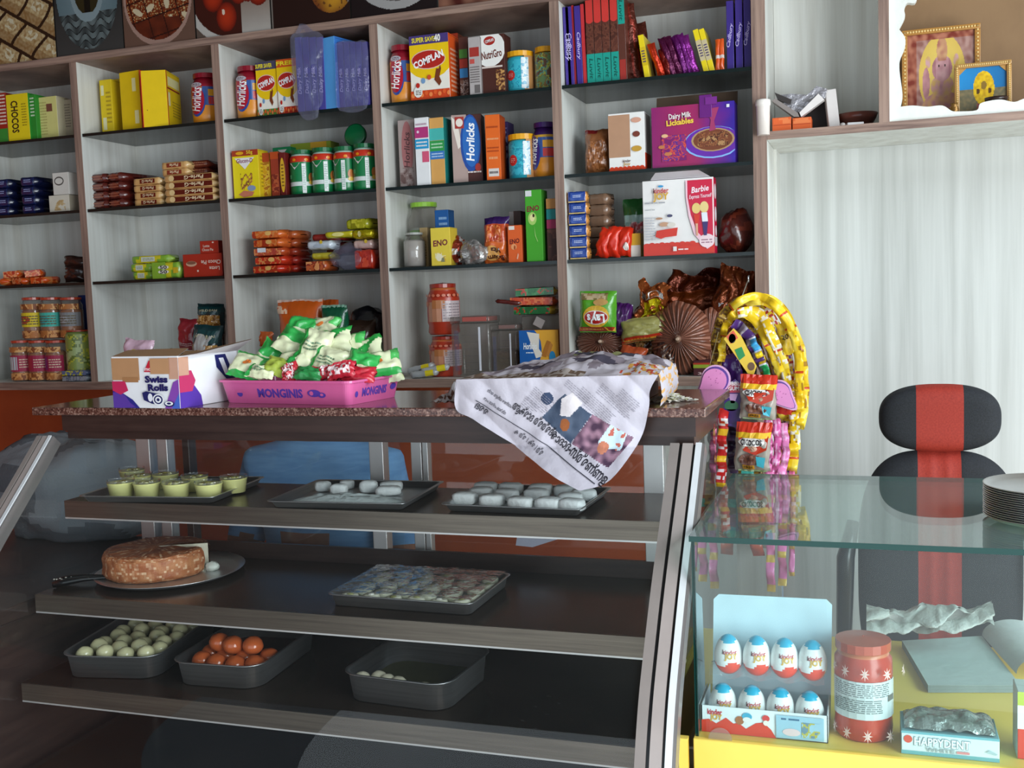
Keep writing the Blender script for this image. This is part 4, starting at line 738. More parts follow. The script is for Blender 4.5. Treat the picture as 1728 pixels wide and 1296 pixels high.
# ---- column 4, third shelf
def clear_jar(label, xl, xr, yt, Y, zb, lidc='#9ac83a', inner=None, name='clear_jar'):
    x, r, h = pj_jar(xl, xr, yt, Y, zb)
    return jar(name, label, 'jar', x, Y+r, zb, r, h, [(0, .92, '#fff'), (.03, 1, '#fff'), (.8, 1, '#fff'), (.9, .8, '#fff'), (1, .74, '#fff')], None, (.10, .82, lidc), 0, 'jar_plastic', None, inner=inner)
clear_jar('clear plastic jar with light green lid standing behind the other', 680, 731, 337, 2.52, SC_, '#9ad03a', lambda b, r, h: b.lathe([(r*.9, .003, '#b8b8b0'), (r*.94, h*.4, '#6ab03a'), (r*.94, h*.62, '#a8b0a8'), (r*.8, h*.66, '#9aa29a')], 20, 'gloss'))
clear_jar('silver grey plastic jar at the left end of the third shelf', 675, 709, 390, 2.45, SC_, '#a8a8a0', lambda b, r, h: b.lathe([(r*.95, .003, '#c8c4c0'), (r*.96, h*.8, '#b8b4b0'), (r*.7, h*.85, '#a8a4a0')], 20, 'gloss'))
pcarton('tall_carton', 'tan narrow carton between silver jar and yellow carton', 'box', 709, 722, 384, 2.50, SC_, .05, '#b89a6a', {'F': [('l', .2, .2, .8, .6, 6, '#7a5a3a')]})
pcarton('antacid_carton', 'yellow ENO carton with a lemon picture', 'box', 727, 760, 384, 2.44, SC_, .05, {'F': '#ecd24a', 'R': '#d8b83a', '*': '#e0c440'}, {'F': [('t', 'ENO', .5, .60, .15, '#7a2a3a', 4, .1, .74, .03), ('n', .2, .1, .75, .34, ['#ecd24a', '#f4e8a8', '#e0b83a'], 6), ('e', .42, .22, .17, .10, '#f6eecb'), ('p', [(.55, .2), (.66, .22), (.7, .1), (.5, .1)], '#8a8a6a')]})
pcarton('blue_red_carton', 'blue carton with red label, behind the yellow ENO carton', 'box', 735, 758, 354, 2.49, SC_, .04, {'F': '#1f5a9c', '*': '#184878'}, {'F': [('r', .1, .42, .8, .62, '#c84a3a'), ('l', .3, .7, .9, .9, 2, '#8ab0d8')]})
b = MB(); b.box(-.001, 0, 0, .001, .04, .06, '#4a4a4c', 'card'); tag(b.build('cardboard_flap', None, (at(767, 375, 2.5).x, 2.5, SC_), (0, .15, .2)), 'dark grey cardboard piece standing behind the foil bag', 'cardboard')
p = at(775, 430, 2.47); crumple('foil_bag', 'red and silver foil bag crumpled beside the yellow carton', 'foil bag', (p.x, 2.48, SC_), .028, .03, .036, '#8a2c20', 'foil', 11, .5, colfn=lambda u, v: '#9a3a28' if nz(u*6, v*6, 2) > -.05 else '#c8c0bc')
p = at(800, 430, 2.45); crumple('foil_bag', 'silver foil bag crumpled at the middle of the third shelf', 'foil bag', (p.x, 2.45, SC_), .036, .028, .030, '#b0aca8', 'foil', 17, .6)
x = at(836, 400, 2.46).x
def bv(u, v): return '#3a1f5a' if v > .84 else ('#c8502a' if v > .45 else '#d8662a')
pouch('malt_refill_bag', 'orange refill bag with purple top, print upside down', 'drink mix bag', .066, .112, .04, bv, (x, 2.465, SC_), (-.05, 0, 0), [('e', .4, .20, .34, .16, '#e8a85a'), ('t', 'Bourn', .55, .10, .10, '#4a1c14', 180, .1, .6, .03), ('t', 'Vita', .6, .26, .10, '#4a1c14', 180, .1, .42, .03), ('n', .2, .45, .8, .8, ['#c8502a', '#d8743a', '#b84020'], 7)], seed=9)
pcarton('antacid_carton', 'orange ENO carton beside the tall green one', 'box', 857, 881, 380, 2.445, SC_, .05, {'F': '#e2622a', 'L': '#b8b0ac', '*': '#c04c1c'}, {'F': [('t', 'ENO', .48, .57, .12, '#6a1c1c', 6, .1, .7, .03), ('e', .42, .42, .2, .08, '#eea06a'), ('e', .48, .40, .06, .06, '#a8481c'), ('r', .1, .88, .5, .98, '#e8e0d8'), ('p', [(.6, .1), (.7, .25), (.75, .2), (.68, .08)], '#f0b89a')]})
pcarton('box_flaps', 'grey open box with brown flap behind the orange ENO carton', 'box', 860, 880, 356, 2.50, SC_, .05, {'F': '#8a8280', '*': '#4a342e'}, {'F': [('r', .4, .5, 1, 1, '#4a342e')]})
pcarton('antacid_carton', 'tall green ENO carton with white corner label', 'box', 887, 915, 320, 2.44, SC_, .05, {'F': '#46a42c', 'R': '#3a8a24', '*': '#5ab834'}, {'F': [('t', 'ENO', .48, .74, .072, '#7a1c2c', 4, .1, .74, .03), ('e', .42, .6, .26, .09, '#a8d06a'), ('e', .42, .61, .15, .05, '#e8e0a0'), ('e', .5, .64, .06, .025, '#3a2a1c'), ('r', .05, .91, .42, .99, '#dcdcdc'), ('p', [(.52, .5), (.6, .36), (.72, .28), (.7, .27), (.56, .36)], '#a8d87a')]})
pcarton('slim_carton', 'slim carton with tan, teal and magenta bands by the right divider', 'box', 923, 939, 335, 2.45, SC_, .06, {'F': '#5a342c', '*': '#4a2a24'}, {'F': [('r', 0, .84, 1, 1, '#c88a4a'), ('r', 0, .67, 1, .83, '#1f8a8a'), ('r', 0, .52, 1, .66, '#a82c5a'), ('n', 0, 0, 1, .5, ['#5a342c', '#6a3e34', '#4a2a24'], 3)]})
# ---- column 5, third shelf
for i in range(6):
    px = 978+(i*-1.0 if i > 2 else 0)
    p = at(980, 420, 2.45)
    rollpack('biscuit_pack', 'blue biscuit pack with cream ends, %s of six stacked' % ['lowest', 'second from below', 'third from below', 'third from top', 'second from top', 'topmost'][i], 'biscuits', .05, .035, .0262, '#1c3c8c', (p.x-.002*(i % 2), 2.432+.017, SC_+i*.0265-.0), (0, 0, R(5*(i % 2)-3)), [('r', .2, .2, .85, .85, '#24489c'), ('l', .32, .42, .72, .7, 2, '#c8d4f0'), ('r', .1, .02, .9, .12, '#d8b86a')], seed=200+i, group='blue biscuit packs in a stack', endcol='#d8944a', nL=12, nA=14)
    if i > 1: rollpack('biscuit_pack', 'tan brown biscuit pack behind the blue stack, %s' % ['', '', 'lowest', 'third from top', 'second from top', 'topmost'][i], 'biscuits', .06, .05, .0262, '#8a6a54', (p.x+.034, 2.53, SC_+i*.0262), (0, 0, R(-12)), None, seed=210+i, group='tan biscuit packs', nL=8, nA=12)
for i in range(2): rollpack('biscuit_pack', 'brown biscuit pack at the bottom behind the blue stack, %s of two' % ['lower', 'upper'][i], 'biscuits', .06, .05, .0262, '#7a5a48', (p.x+.034, 2.53, SC_+i*.0262), (0, 0, R(-12)), None, seed=220+i, nL=8, nA=12)
for i in range(3):
    x = at(1018+i*19, 420, 2.45).x
    pouch('red_snack_pack', 'shiny red snack pack leaning on the lower right shelf, %s of three' % ['left', 'middle', 'right'][i], 'snack', .034, .068+.004*(i == 1), .03, '#dc2f17', (x-.006, 2.455, SC_), (-.08, .14*(i == 0)+.1, R(-15+8*i)), [('e', .7, .3, .2, .14, '#e8d8d0')] if i == 2 else None, mat='gloss', seed=230+i, group='shiny red snack packs', nu=8, nv=12)
pouch('sweet_bag', 'green topped sweet bag standing behind the big white carton', 'sweets', .055, .14, .03, lambda u, v: '#2f6a34' if v > .72 else ('#a8c8c0' if v > .55 else ('#b84a54' if v > .25 else '#d8a83a')), (at(1072, 400, 2.52).x, 2.52, SC_), (0, 0, 0), [('n', .1, .2, .9, .6, ['#b84a54', '#d8a0a0', '#8ab0a8'], 7)], seed=41)
pcarton('yellow_white_carton', 'small yellow and white carton left of the big white carton', 'box', 1067, 1085, 388, 2.47, SC_+.026, .04, {'F': '#e8e4d8', '*': '#c8a83a'}, {'F': [('r', 0, .4, 1, 1, '#d8a82a'), ('t', '5.1', .5, .2, .16, '#4a3a2a', 0, 0, .4)]}) if False else carton('yellow_white_carton', 'small yellow and white carton left of the big white carton', 'box', .024, .05, .055, {'F': '#e8e4d8', '*': '#c8a83a'}, {'F': [('r', 0, .5, 1, 1, '#d8a82a'), ('r', 0, 0, 1, .02, '#2a2430')]}, (at(1073, 420, 2.46).x, 2.458, SC_))
def kb(b, w, d, h):
    sf = Surf(lambda u, v, o: (-w/2+u*w, -.0004-o, v*h), w, h)
    ds = [('r', 0, 0, 1, .15, '#d8331f')]+[('e', .05+i*.072, .15, .042, .018+.008*(i % 2), '#d8331f') for i in range(10)]
    ds += [('p', [(.64, .97), (.985, .97), (.985, .10), (.93, .08), (.76, .30), (.68, .52), (.64, .75)], '#cf1740'), ('p', [(.615, .97), (.64, .97), (.64, .75), (.68, .52), (.76, .30), (.95, .09), (.90, .06), (.72, .26), (.65, .5), (.615, .75)], '#f4c8d4'),
           ('e', .9, .17, .11, .09, '#f4d8dc'), ('l', .82, .13, .97, .2, 2, '#a87a8a'), ('t', 'Barbie', .82, .85, .075, '#ffe8f0', 6, .25, .24, .02), ('t', 'Express Yourself', .82, .75, .05, '#ffe0ea', 3, .25, .31, .01),
           ('e', .76, .60, .06, .07, '#e8c878'), ('e', .87, .61, .06, .075, '#ead08a'), ('p', [(.72, .52), (.81, .52), (.79, .40), (.74, .40)], '#d8341c'), ('p', [(.83, .54), (.91, .54), (.92, .42), (.84, .42)], '#e8ecf4'), ('p', [(.84, .42), (.92, .42), (.90, .24), (.86, .24)], '#3a2a6a'), ('p', [(.745, .40), (.78, .40), (.78, .24), (.755, .24)], '#e0a888'),
           ('t', 'kinder', .27, .86, .065, '#c82a2c', 0, 0, .22, .02), ('t', 'k', .176, .86, .065, '#2a2022', 0, 0, .03, .02), ('e', .27, .915, .04, .015, '#3a9ad0'), ('t', 'JOY', .27, .77, .085, '#d8a83a', 0, 0, .22, .04), ('l', .04, .68, .36, .72, 1, '#a8a8ac'), ('l', .04, .60, .18, .62, 1, '#a8a8ac'), ('l', .04, .2, .18, .52, 9, '#c0c0c4'),
           ('p', [(.2, .33), (.5, .36), (.48, .25), (.32, .24), (.26, .22), (.18, .25)], '#d8331f'), ('e', .31, .41, .07, .03, '#c89a7a'), ('e', .41, .40, .06, .03, '#e0d8cc'), ('e', .24, .49, .05, .015, '#b88a6a'), ('e', .39, .52, .04, .02, '#4a4a6a'), ('r', .43, .05, .48, .11, '#ece8e4'), ('l', .5, .05, .66, .09, 1, '#f4dcd8')]
    b.decals(sf, ds, 'gloss', seed=4)
o = pcarton('kinder_display_carton', 'big white and crimson surprise egg carton with an open top flap', 'box', 1085, 1205, 302, 2.435, SC_, .045, {'F': '#efece9', 'R': '#cf1740', '*': '#dcd8d4'}, {'R': [('e', .5, .82, .35, .1, '#f0e4e6'), ('e', .5, .52, .35, .1, '#f0e4e6'), ('e', .5, .3, .3, .07, '#f0e4e6'), ('r', .0, .1, .9, .22, '#d8d4d4')]}, extra=kb)
w = px_box(1085, 1205, 302, 2.435, SC_)
b = MB(); b.poly([(-w[1]/2+.02, 0, 0), (w[1]/2-.01, 0, 0), (w[1]/2-.03, -.02, .012), (-w[1]/2+.035, -.02, .012)], '#cfc8cc'); b.box(-w[1]/2+.02, .001, -.002, w[1]/2-.01, .045, 0, '#c8c0c4', 'card'); b.build('top_flap', o, (0, 0, w[2]+.003))
x = at(1240, 400, 2.47).x
crumple('brown_plastic_bag', 'dark brown tied plastic bag at the right end of the third shelf', 'bag', (x, 2.50, SC_), .040, .045, .052, '#4a1c14', 'film', 23, .32, colfn=lambda u, v: '#4a1a12' if nz(u*5, v*7) > -.1 else '#6a2c1c', sharp=False)
# ---- bottom shelf, column 1: snack jars
def snack_jar(label, px, yt, zb, Y, lab, face=0, w=30, content='#b8713a', lid='#c0442a', group='snack jars with red lids', hpx=None):
    x, r, h = pj_jar(px-w/2, px+w/2, yt, Y, zb)
    def inner(b, r, h): b.lathe([(r*.85, .002, content), (r*.93, h*.05, content), (r*.93, h*.72, content), (r*.6, h*.8, content)], 16, 'food')
    return jar('snack_jar', label, 'jar', x, Y+r, zb, r, h, [(0, .9, '#fff'), (.04, 1, '#fff'), (.22, .97, '#fff'), (.26, 1, '#fff'), (.72, 1, '#fff'), (.78, .95, '#fff'), (.85, 1, '#fff'), (.93, .86, '#fff'), (1, .8, '#fff')], lab+[('n', .1, .04, .9, .22, [content, '#d8985a', '#8a4a24'], 12), ('n', .1, .76, .9, .9, [content, '#e0a86a', '#8a4a24'], 12)], (.09, .9, lid), face, 'jar_plastic', group, inner=inner)
LB = lambda c1, c2: [('r', .02, .26, .98, .68, c1), ('r', .02, .30, .5, .64, c2), ('l', .55, .34, .9, .6, 4, '#e8c8b0')]
for i, (px, c2, face) in enumerate(((24, '#c0c8cc', .3), (54, '#b02a3a', 0), (83, '#7a2a7a', -.2))):
    snack_jar('snack jar of the lower row with a magenta label, %s' % ['leftmost', 'middle', 'rightmost'][i], px, 573, SD, 2.44, LB('#a82a4c', c2), face)
zt = SD+px_box(70, 98, 573, 2.44, SD)[2]+.001
for i, (px, c1, c2) in enumerate(((43, '#e8c82a', '#d8b020'), (74, '#4ab8a8', '#3aa0a0'), (108, '#8a8a8c', '#a8a8ac'))):
    snack_jar('snack jar of the upper row with a %s label' % ['yellow', 'teal', 'grey'][i], px, 500, zt if i < 2 else zt, 2.45, [('r', .05, .32, .95, .68, c1), ('e', .4, .5, .2, .1, c2 if i else '#b8402a'), ('l', .2, .36, .8, .62, 4, '#6a5a3a')], .1, w=31)
x, r, h = pj_jar(101, 139, 556, 2.44, SD)
jar('drink_bottle', 'tall olive green bottle carton standing beside the snack jars', 'bottle', x, 2.44+r, SD, r*.98, h, [(0, .9, '#7a8a3a'), (.03, 1, '#8a9a4a'), (.5, 1, '#a8a83a'), (.95, 1, '#7a8a4a'), (1, .9, '#7a8a4a')], [('n', .1, .02, .9, .95, ['#8a9a4a', '#b8b83a', '#6a7a34', '#a8b87a'], 9)], (.05, .95, '#a83a24'), .2)
pcarton('blue_carton', 'dark blue carton standing at the divider behind the green bottle', 'box', 136, 149, 498, 2.55, SD, .05, '#23408c', {'F': [('l', .2, .2, .8, .5, 5, '#c8b83a')]})
for i, (c_, zz, pp) in enumerate((('#8a9098', 0, '#5a6472'), ('#5a6a8c', .012, '#c8c02a'))):
    rollpack('flat_snack_bag', '%s flat snack bag lying at the right end of the jar shelf' % ['grey blue', 'blue and yellow'][i], 'snack', .085, .06, .016, c_, (at(122, 636, 2.42).x-.0, 2.455, SD+zz+.004*i), (0, 0, .1), [('n', .05, .1, .95, .9, [c_, pp, c_], 14)], seed=300+i, nL=12, nA=12, bulge=.7)
pouch('yellow_snack_pack', 'small yellow snack pack leaning on the divider of the jar shelf', 'snack', .035, .06, .02, '#d8c81c', (at(143, 600, 2.46).x-.006, 2.48, SD+.03), (0, 0, .2), seed=303, nu=8, nv=10)
# ---- column 2 bottom
def pz(px, py, Y): return at(px, py, Y)
def pouch_px(name, label, cat, xl, xr, yt, yb, Y, t, col, dec=None, ry=0, rz=0, rx=0, **k):
    xm = (xl+xr)/2; a, c_ = at(xl, (yt+yb)/2, Y), at(xr, (yt+yb)/2, Y); T, B = at(xm, yt, Y), at(xm, yb, Y)
    return pouch(name, label, cat, c_.x-a.x, (T.z-B.z)/math.cos(ry), t, col, (B.x, Y, max(B.z, SD)), (rx, ry, rz), dec, **k)
pouch_px('red_snack_bag', 'dull red snack bag standing left of the almond bags', 'snack', 303, 338, 538, 590, 2.50, .04, '#9c2a34', [('l', .2, .12, .8, .24, 2, '#e8c8c8')], ry=.06, seed=310)
alm = lambda u, v: '#1c4044' if v > .72 else '#1c3438'
def almond(label, xl, xr, yt, yb, Y, seed, ry, rz): return pouch_px('nut_bag', label, 'snack', xl, xr, yt, yb, Y, .05, alm, [('r', .05, .66, .95, .9, '#1a484a'), ('t', 'WILD BAN', .5, .78, .07, '#d8cfa8', 0, 0, .7), ('n', .06, .06, .94, .62, ['#c8944c', '#a8742c', '#dcb070', '#8a5a24'], 13)], ry=ry, rz=rz, seed=seed, group='dark teal nut bags')
almond('dark teal nut bag, the upper rear one by the divider', 336, 378, 512, 562, 2.52, 311, .06, .1)
almond('dark teal nut bag, the lower front one behind the swiss roll carton', 326, 372, 548, 634, 2.46, 312, .10, .1)
pouch_px('nut_bag', 'dark brown nut bag in the corner by the divider', 'snack', 364, 381, 530, 630, 2.56, .04, '#4a2a20', None, seed=313)
pouch_px('white_paper_bag', 'pale translucent packet leaning between red bag and nut bags', 'snack', 320, 345, 565, 634, 2.44, .02, '#b8b4b0', None, ry=.25, seed=314)
# ---- column 3 bottom
pouch_px('orange_snack_bag', 'large orange snack bag standing behind the heap of green packs', 'snack', 476, 552, 505, 634, 2.50, .05, '#d8601c', [('e', .64, .66, .20, .12, '#c88a1c'), ('l', .45, .6, .85, .72, 2, '#7a3a1c'), ('n', .02, .82, .3, .92, ['#d8601c', '#f0c8a8'], 5), ('r', .0, .965, 1, 1, '#d8b8a8')], seed=320, mat='gloss')
pouch_px('orange_snack_bag', 'orange snack bag corner showing behind the large orange one', 'snack', 540, 578, 507, 634, 2.56, .03, '#c8581c', None, seed=321)
pouch_px('green_snack_bag', 'dark green snack bag right of the orange one', 'snack', 548, 592, 515, 634, 2.475, .05, '#0f5a3c', [('r', 0, .96, 1, 1, '#8ab8a0'), ('n', .3, .05, .95, .35, ['#0f5a3c', '#6a5a34', '#8a7a4c'], 6)], seed=322)
p = at(612, 580, 2.5); crumple('black_plastic_bag', 'black crumpled plastic bag in the corner by the divider', 'bag', (p.x, 2.54, SD+.085), .055, .05, .05, '#15171c', 'film', 27, .35, sharp=False)
pouch_px('snack_bag', 'dark brown snack bag holding up the black plastic bag', 'snack', 588, 638, 545, 640, 2.49, .07, lambda u, v: '#3a2a20' if v > .6 else '#5a4428', [('n', .5, .05, .95, .5, ['#5a4428', '#a8803a', '#7a5a2c'], 7)], seed=323)
# ---- column 4 bottom
def red_jar(label, px, yt, zb, Y, w=52, grp='red cookie jars'):
    x, r, h = pj_jar(px-w/2, px+w/2, yt, Y, zb); c_ = '#b4371f'
    return jar('cookie_jar', label, 'jar', x, Y+r, zb, r, h, [(0, .86, c_), (.05, .97, c_), (.2, .93, c_), (.26, 1, c_), (.78, 1, c_), (.9, .86, c_), (.95, .8, '#c86a3a'), (1, .8, c_)], [('r', .25, .28, .55, .70, '#c88a6a'), ('r', .56, .28, .98, .72, '#c8b4b4'), ('r', .36, .56, .62, .74, '#c07a4a'), ('e', .20, .66, .08, .06, '#c8581c'), ('l', .58, .32, .95, .68, 6, '#9a8a8c')]+[('e', .1+.1*i, .84, .035, .03, '#d8785a') for i in range(9)], (.11, .80, '#a82f1c'), .1, 'gloss', grp, n=32)
h1 = px_box(716, 768, 566, 2.46, SD)[2]
red_jar('red cookie jar on the bottom board, under another', 742, 566, SD, 2.46)
red_jar('red cookie jar stacked on top of another', 738, 476, SD+h1+.001, 2.46)
def clear_box(label, xl, xr, yt, Y, lidc, content=None, w=None):
    x, w, h = px_box(xl, xr, yt, Y, SD); b = MB(); d = w*.8
    b.box(-w/2, 0, 0, w/2, d, h*.86, '#fff', 'jar_plastic', .004)
    b.box(w*.22, -.001, h*.1, w*.27, 0, h*.8, '#e8e8f0', 'gloss'); b.box(-w*.42, -.001, h*.1, -w*.3, 0, h*.75, '#b8bccc', 'clear_plastic')  # pale upright strips imitate highlights on the clear plastic
    for i in range(6): b.box(-w*.2, -.0008, h*(.12+i*.11), w*.2, .0, h*(.124+i*.11), '#b8b4b8', 'clear_plastic')
    if content: b.box(-w*.44, .004, .003, w*.44, d-.004, h*.5, content, 'food', .004)
    o = tag(b.build('plastic_container', None, (x, Y, SD)), label, 'container')
    l = MB(); l.box(-w*.52, -.002, h*.86, w*.52, d+.002, h*.97, '#8a7478', 'jar_plastic', .003); l.box(-w*.2, -.0025, h*.88, w*.48, d*.9, h*.975, lidc, 'gloss', .002); l.build('lid', o)
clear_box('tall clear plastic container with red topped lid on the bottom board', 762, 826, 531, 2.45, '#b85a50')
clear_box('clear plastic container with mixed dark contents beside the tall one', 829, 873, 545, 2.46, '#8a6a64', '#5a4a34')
pcarton('biscuit_carton', 'blue and yellow biscuit carton leaning in a clear box', 'box', 877, 943, 557, 2.44, SD, .03, {'F': '#eeae3a', '*': '#c8782a'}, {'F': [('e', .15, .6, .42, .5, '#1c62b0'), ('r', 0, .55, .35, .97, '#1c62b0'), ('p', [(.2, .97), (.52, .92), (.5, .6), (.62, .45), (.42, .4)], '#f0e8dc'), ('t', 'Horlicks', .28, .66, .13, '#ffffff', 0, .1, .34, .03), ('l', .17, .49, .36, .55, 1, '#d8e8f8'), ('p', [(.56, .45), (.72, .78), (.82, .74), (.68, .42)], '#b8742c'), ('p', [(.68, .45), (.80, .74), (.86, .68), (.76, .44)], '#c8843a'), ('e', .84, .42, .08, .13, '#2a8ac0'), ('r', 0, 0, 1, .18, '#d8683a'), ('r', .3, .2, .7, .34, '#e0e4ea')]}, 0)
b = MB(); x, w, h = px_box(874, 944, 516, 2.445, SD); b.box(-w/2, .034, 0, w/2, .16, h*.86, '#fff', 'jar_plastic', .003); tag(b.build('plastic_container', None, (x, 2.445, SD)), 'clear square box behind the blue and yellow biscuit carton', 'container')
ztop = SD+h*.86+.002
b = MB(); b.M = Matrix.Rotation(.5, 4, 'Y'); b.box(-.012, -.001, -.010, .012, .001, .012, '#a89e9a', 'card'); p = at(908, 545, 2.455); tag(b.build('paper_slip', None, (p.x, 2.462, p.z)), 'small pale paper slip standing on the biscuit carton', 'paper')
for i, (c_, nme, dx, ry) in enumerate((('#1f6a34', 'dark green snack packet on the clear boxes, lowest', 0, 0), ('#d8481c', 'orange snack packet between two green ones', -.004, .02), ('#20703a', 'dark green snack packet on top of the packet pile', .002, -.02))):
    p = at(903, 500, 2.46)
    rollpack('snack_packet', nme, 'snack', .105 if i != 1 else .12, .07, .022, c_, (p.x-.008+dx, 2.50, ztop+i*.0225), (0, ry, .1*(i-1)), [('n', .05, .1, .95, .9, [c_, '#3a8a4c' if i != 1 else '#e8743a', '#b83a24', c_], 12)], seed=330+i, nL=14, nA=12, bulge=.7, endcol='#c8a83a' if i != 1 else '#c8481c')
rollpack('snack_packet', 'thin black and red packet poking out of the pile to the left', 'snack', .07, .03, .010, '#5a1c18', (at(856, 495, 2.46).x, 2.47, ztop+.028), (0, .12, 0), None, seed=336, nL=8, nA=10)
clear_b = pcarton('red_lid_box', 'flat red plastic lid at the left of the green packet pile', 'lid', 838, 868, 510, 2.455, SD+.105, .05, '#a8423c', None, h=None) if False else None
for i, (px, zz, rz) in enumerate(((716, 0, .1), (732, .014, .25), (706, .016, .0))):
    p = at(px, 640, 2.43)
    rollpack('silver_pack', 'grey and yellow wrapped pack on the bottom board, %s of three' % ['lowest', 'right', 'upper left'][i], 'snack', .075, .03, .016, lambda s, a: '#e4cc1c' if .55 < s < .88 else '#a8a8a8', (p.x, 2.436+.01*i, SD+zz), (0, -.1-.05*i, rz), None, seed=340+i, group='grey and yellow wrapped packs', nL=14, nA=12, bulge=.5)
# ---- column 5 bottom: heap of brown crisps bags
LAY = [('n', .05, .78, .8, .97, ['#a88a5a', '#c8b08a', '#8a7a4a'], 7), ('e', .62, .72, .2, .08, '#c89a5a'), ('e', .50, .38, .36, .27, '#e8b83a'), ('e', .50, .36, .33, .17, '#f0e8e0'), ('e', .50, .36, .31, .15, '#b8241c'), ('t', "Lay's", .50, .36, .20, '#ffffff', 180, -.1, .48, .04), ('r', .0, .03, 1, .13, '#b8341c'), ('l', .05, .05, .7, .11, 1, '#e8a02a'), ('p', [(.8, .03), (1, .03), (1, .13), (.72, .13)], '#e8b02a')]
zl = at(1010, 562, 2.45).z
def fan(label, px, py, Y, rx, rz_, seed, ry=.045, n=26, col='#7c4a38', tilt=0):
    p = at(px, py, Y); b = MB()
    def fn(u, v):
        a = 2*PI*u; r = v; ple = math.cos(a*n)*(.10*r+.02)*(1 if r < .98 else .4)
        k = 1+.10*noise.noise(Vector((math.cos(a)*2+seed, math.sin(a)*2, 0)))
        x = rx*r*math.cos(a)*k; z = rz_*r*math.sin(a)*k; y = -ry*(1-r*r)**.5*.9-.006+ry*ple*1.6-.004*(r < .1)
        return (x, y, z)
    b.grid(fn, n*6, 10, lambda u, v: '#c89a80' if v < .08 else (col if math.cos(2*PI*u*n) < .35 else '#a87460'), 'film', closed_u=True)
    b.grid(lambda u, v: (rx*.97*v*math.cos(2*PI*u), ry*.3+ry*.5*(1-v*v)**.5, rz_*.97*v*math.sin(2*PI*u)), 24, 4, '#5a3426', 'film', closed_u=True)
    b.tube([(0, -ry-.006, 0), (0, -ry-.016, 0)], [.006, .003], '#c8a890', 'film')
    return tag(b.build('pleated_snack_bundle', None, (p.x, Y, p.z), (tilt, 0, 0)), label, 'snack', 'pleated brown snack bundles')
z0f = SD+.052
fan('pleated brown snack bundle fanning out under the green crisps bag', 1014, 580, 2.49, .070, .050, 1, tilt=-.15)
fan('pleated brown snack bundle, large, in the middle of the heap', 1150, 578, 2.47, .072, .086, 2, n=30)
fan('pleated brown snack bundle half hidden at the right of the heap', 1200, 585, 2.485, .050, .078, 3, ry=.02)
pouch_px('crisps_bag', 'green crisps bag upside down with orange foot band', 'crisps', 978, 1040, 491, 561, 2.43, .045, '#5aa82a', LAY, ry=.03, rx=-.05, seed=350, wr=.0012, mat='film', group='crisps bags', pinch=.02)
for i, (xl, xr, yt, yb, Y, c_, lb, ry, dec) in enumerate((
    (1030, 1062, 512, 570, 2.46, '#4a1c5c', 'dark purple crisps bag squeezed beside the green one', .15, None),
    (1062, 1112, 480, 545, 2.49, '#a8582a', 'orange brown foil bag with a yellow patch', .35, [('r', .3, .2, .9, .6, '#d8c81c'), ('r', .2, .65, .9, .78, '#c8c4c0')]),
    (1050, 1130, 535, 575, 2.445, '#a8a05c', 'olive crisps bag lying with its orange band to the front', -.1, [('r', 0, .02, 1, .26, '#c8341c'), ('l', .05, .06, .8, .2, 1, '#e8902a')]),
    (1108, 1188, 462, 575, 2.585, '#6a2a14', 'shiny copper brown bag, tall one in the middle of the heap', .25, None),
    (1118, 1240, 486, 582, 2.535, '#70300f', 'shiny copper brown bag, wide one at the heap front', -.12, None),
    (1165, 1262, 458, 585, 2.62, '#5a1e10', 'shiny dark brown bag at the right of the heap', -.2, None),
    (1205, 1268, 450, 570, 2.49, '#7a3a1c', 'shiny brown bag pointing up at the right divider', .35, [('r', .3, .36, .62, .5, '#d0d4dc')]),
    (1060, 1110, 562, 634, 2.50, '#4a2a1e', 'brown and gold snack bag below the olive one', 0, [('n', .2, .3, .9, .95, ['#4a2a1e', '#b8864a', '#8a5a2c'], 8)]),
    (1100, 1140, 575, 636, 2.45, '#3a2420', 'dark grey brown snack bag in front of the pleated bundle', .2, [('n', .1, .1, .9, .9, ['#3a2420', '#8a6a54', '#4a302a'], 6)]),
    (1215, 1262, 520, 636, 2.49, '#4e2416', 'dark copper bag filling the corner by the divider', 0, None),
    (1040, 1085, 590, 636, 2.44, '#b8502c', 'orange red snack bag low behind the newspaper', .2, None))):
    pouch_px('snack_bag', lb, 'snack', xl, xr, yt, yb, Y, .034 if i in (3, 4, 5, 6) else .05, c_, dec, ry=ry, rz=.1*(i % 3-1), seed=351+i, mat='foil' if i in (1, 3, 4, 5, 6, 9) else 'film', wr=.014 if i in (1, 3, 4, 5, 6, 9) else .0035, group='brown and copper snack bags in a heap', nu=26, nv=28)
pcarton('snack_box', 'dark carton with green and red bands at the foot of the heap', 'box', 1170, 1200, 608, 2.43, SD, .05, '#4a2024', {'F': [('r', 0, .5, 1, .72, '#8a9a2c'), ('r', 0, .72, 1, .84, '#a8341c'), ('t', '33', .5, .15, .16, '#c8a8a8', 0, 0, .5)]})
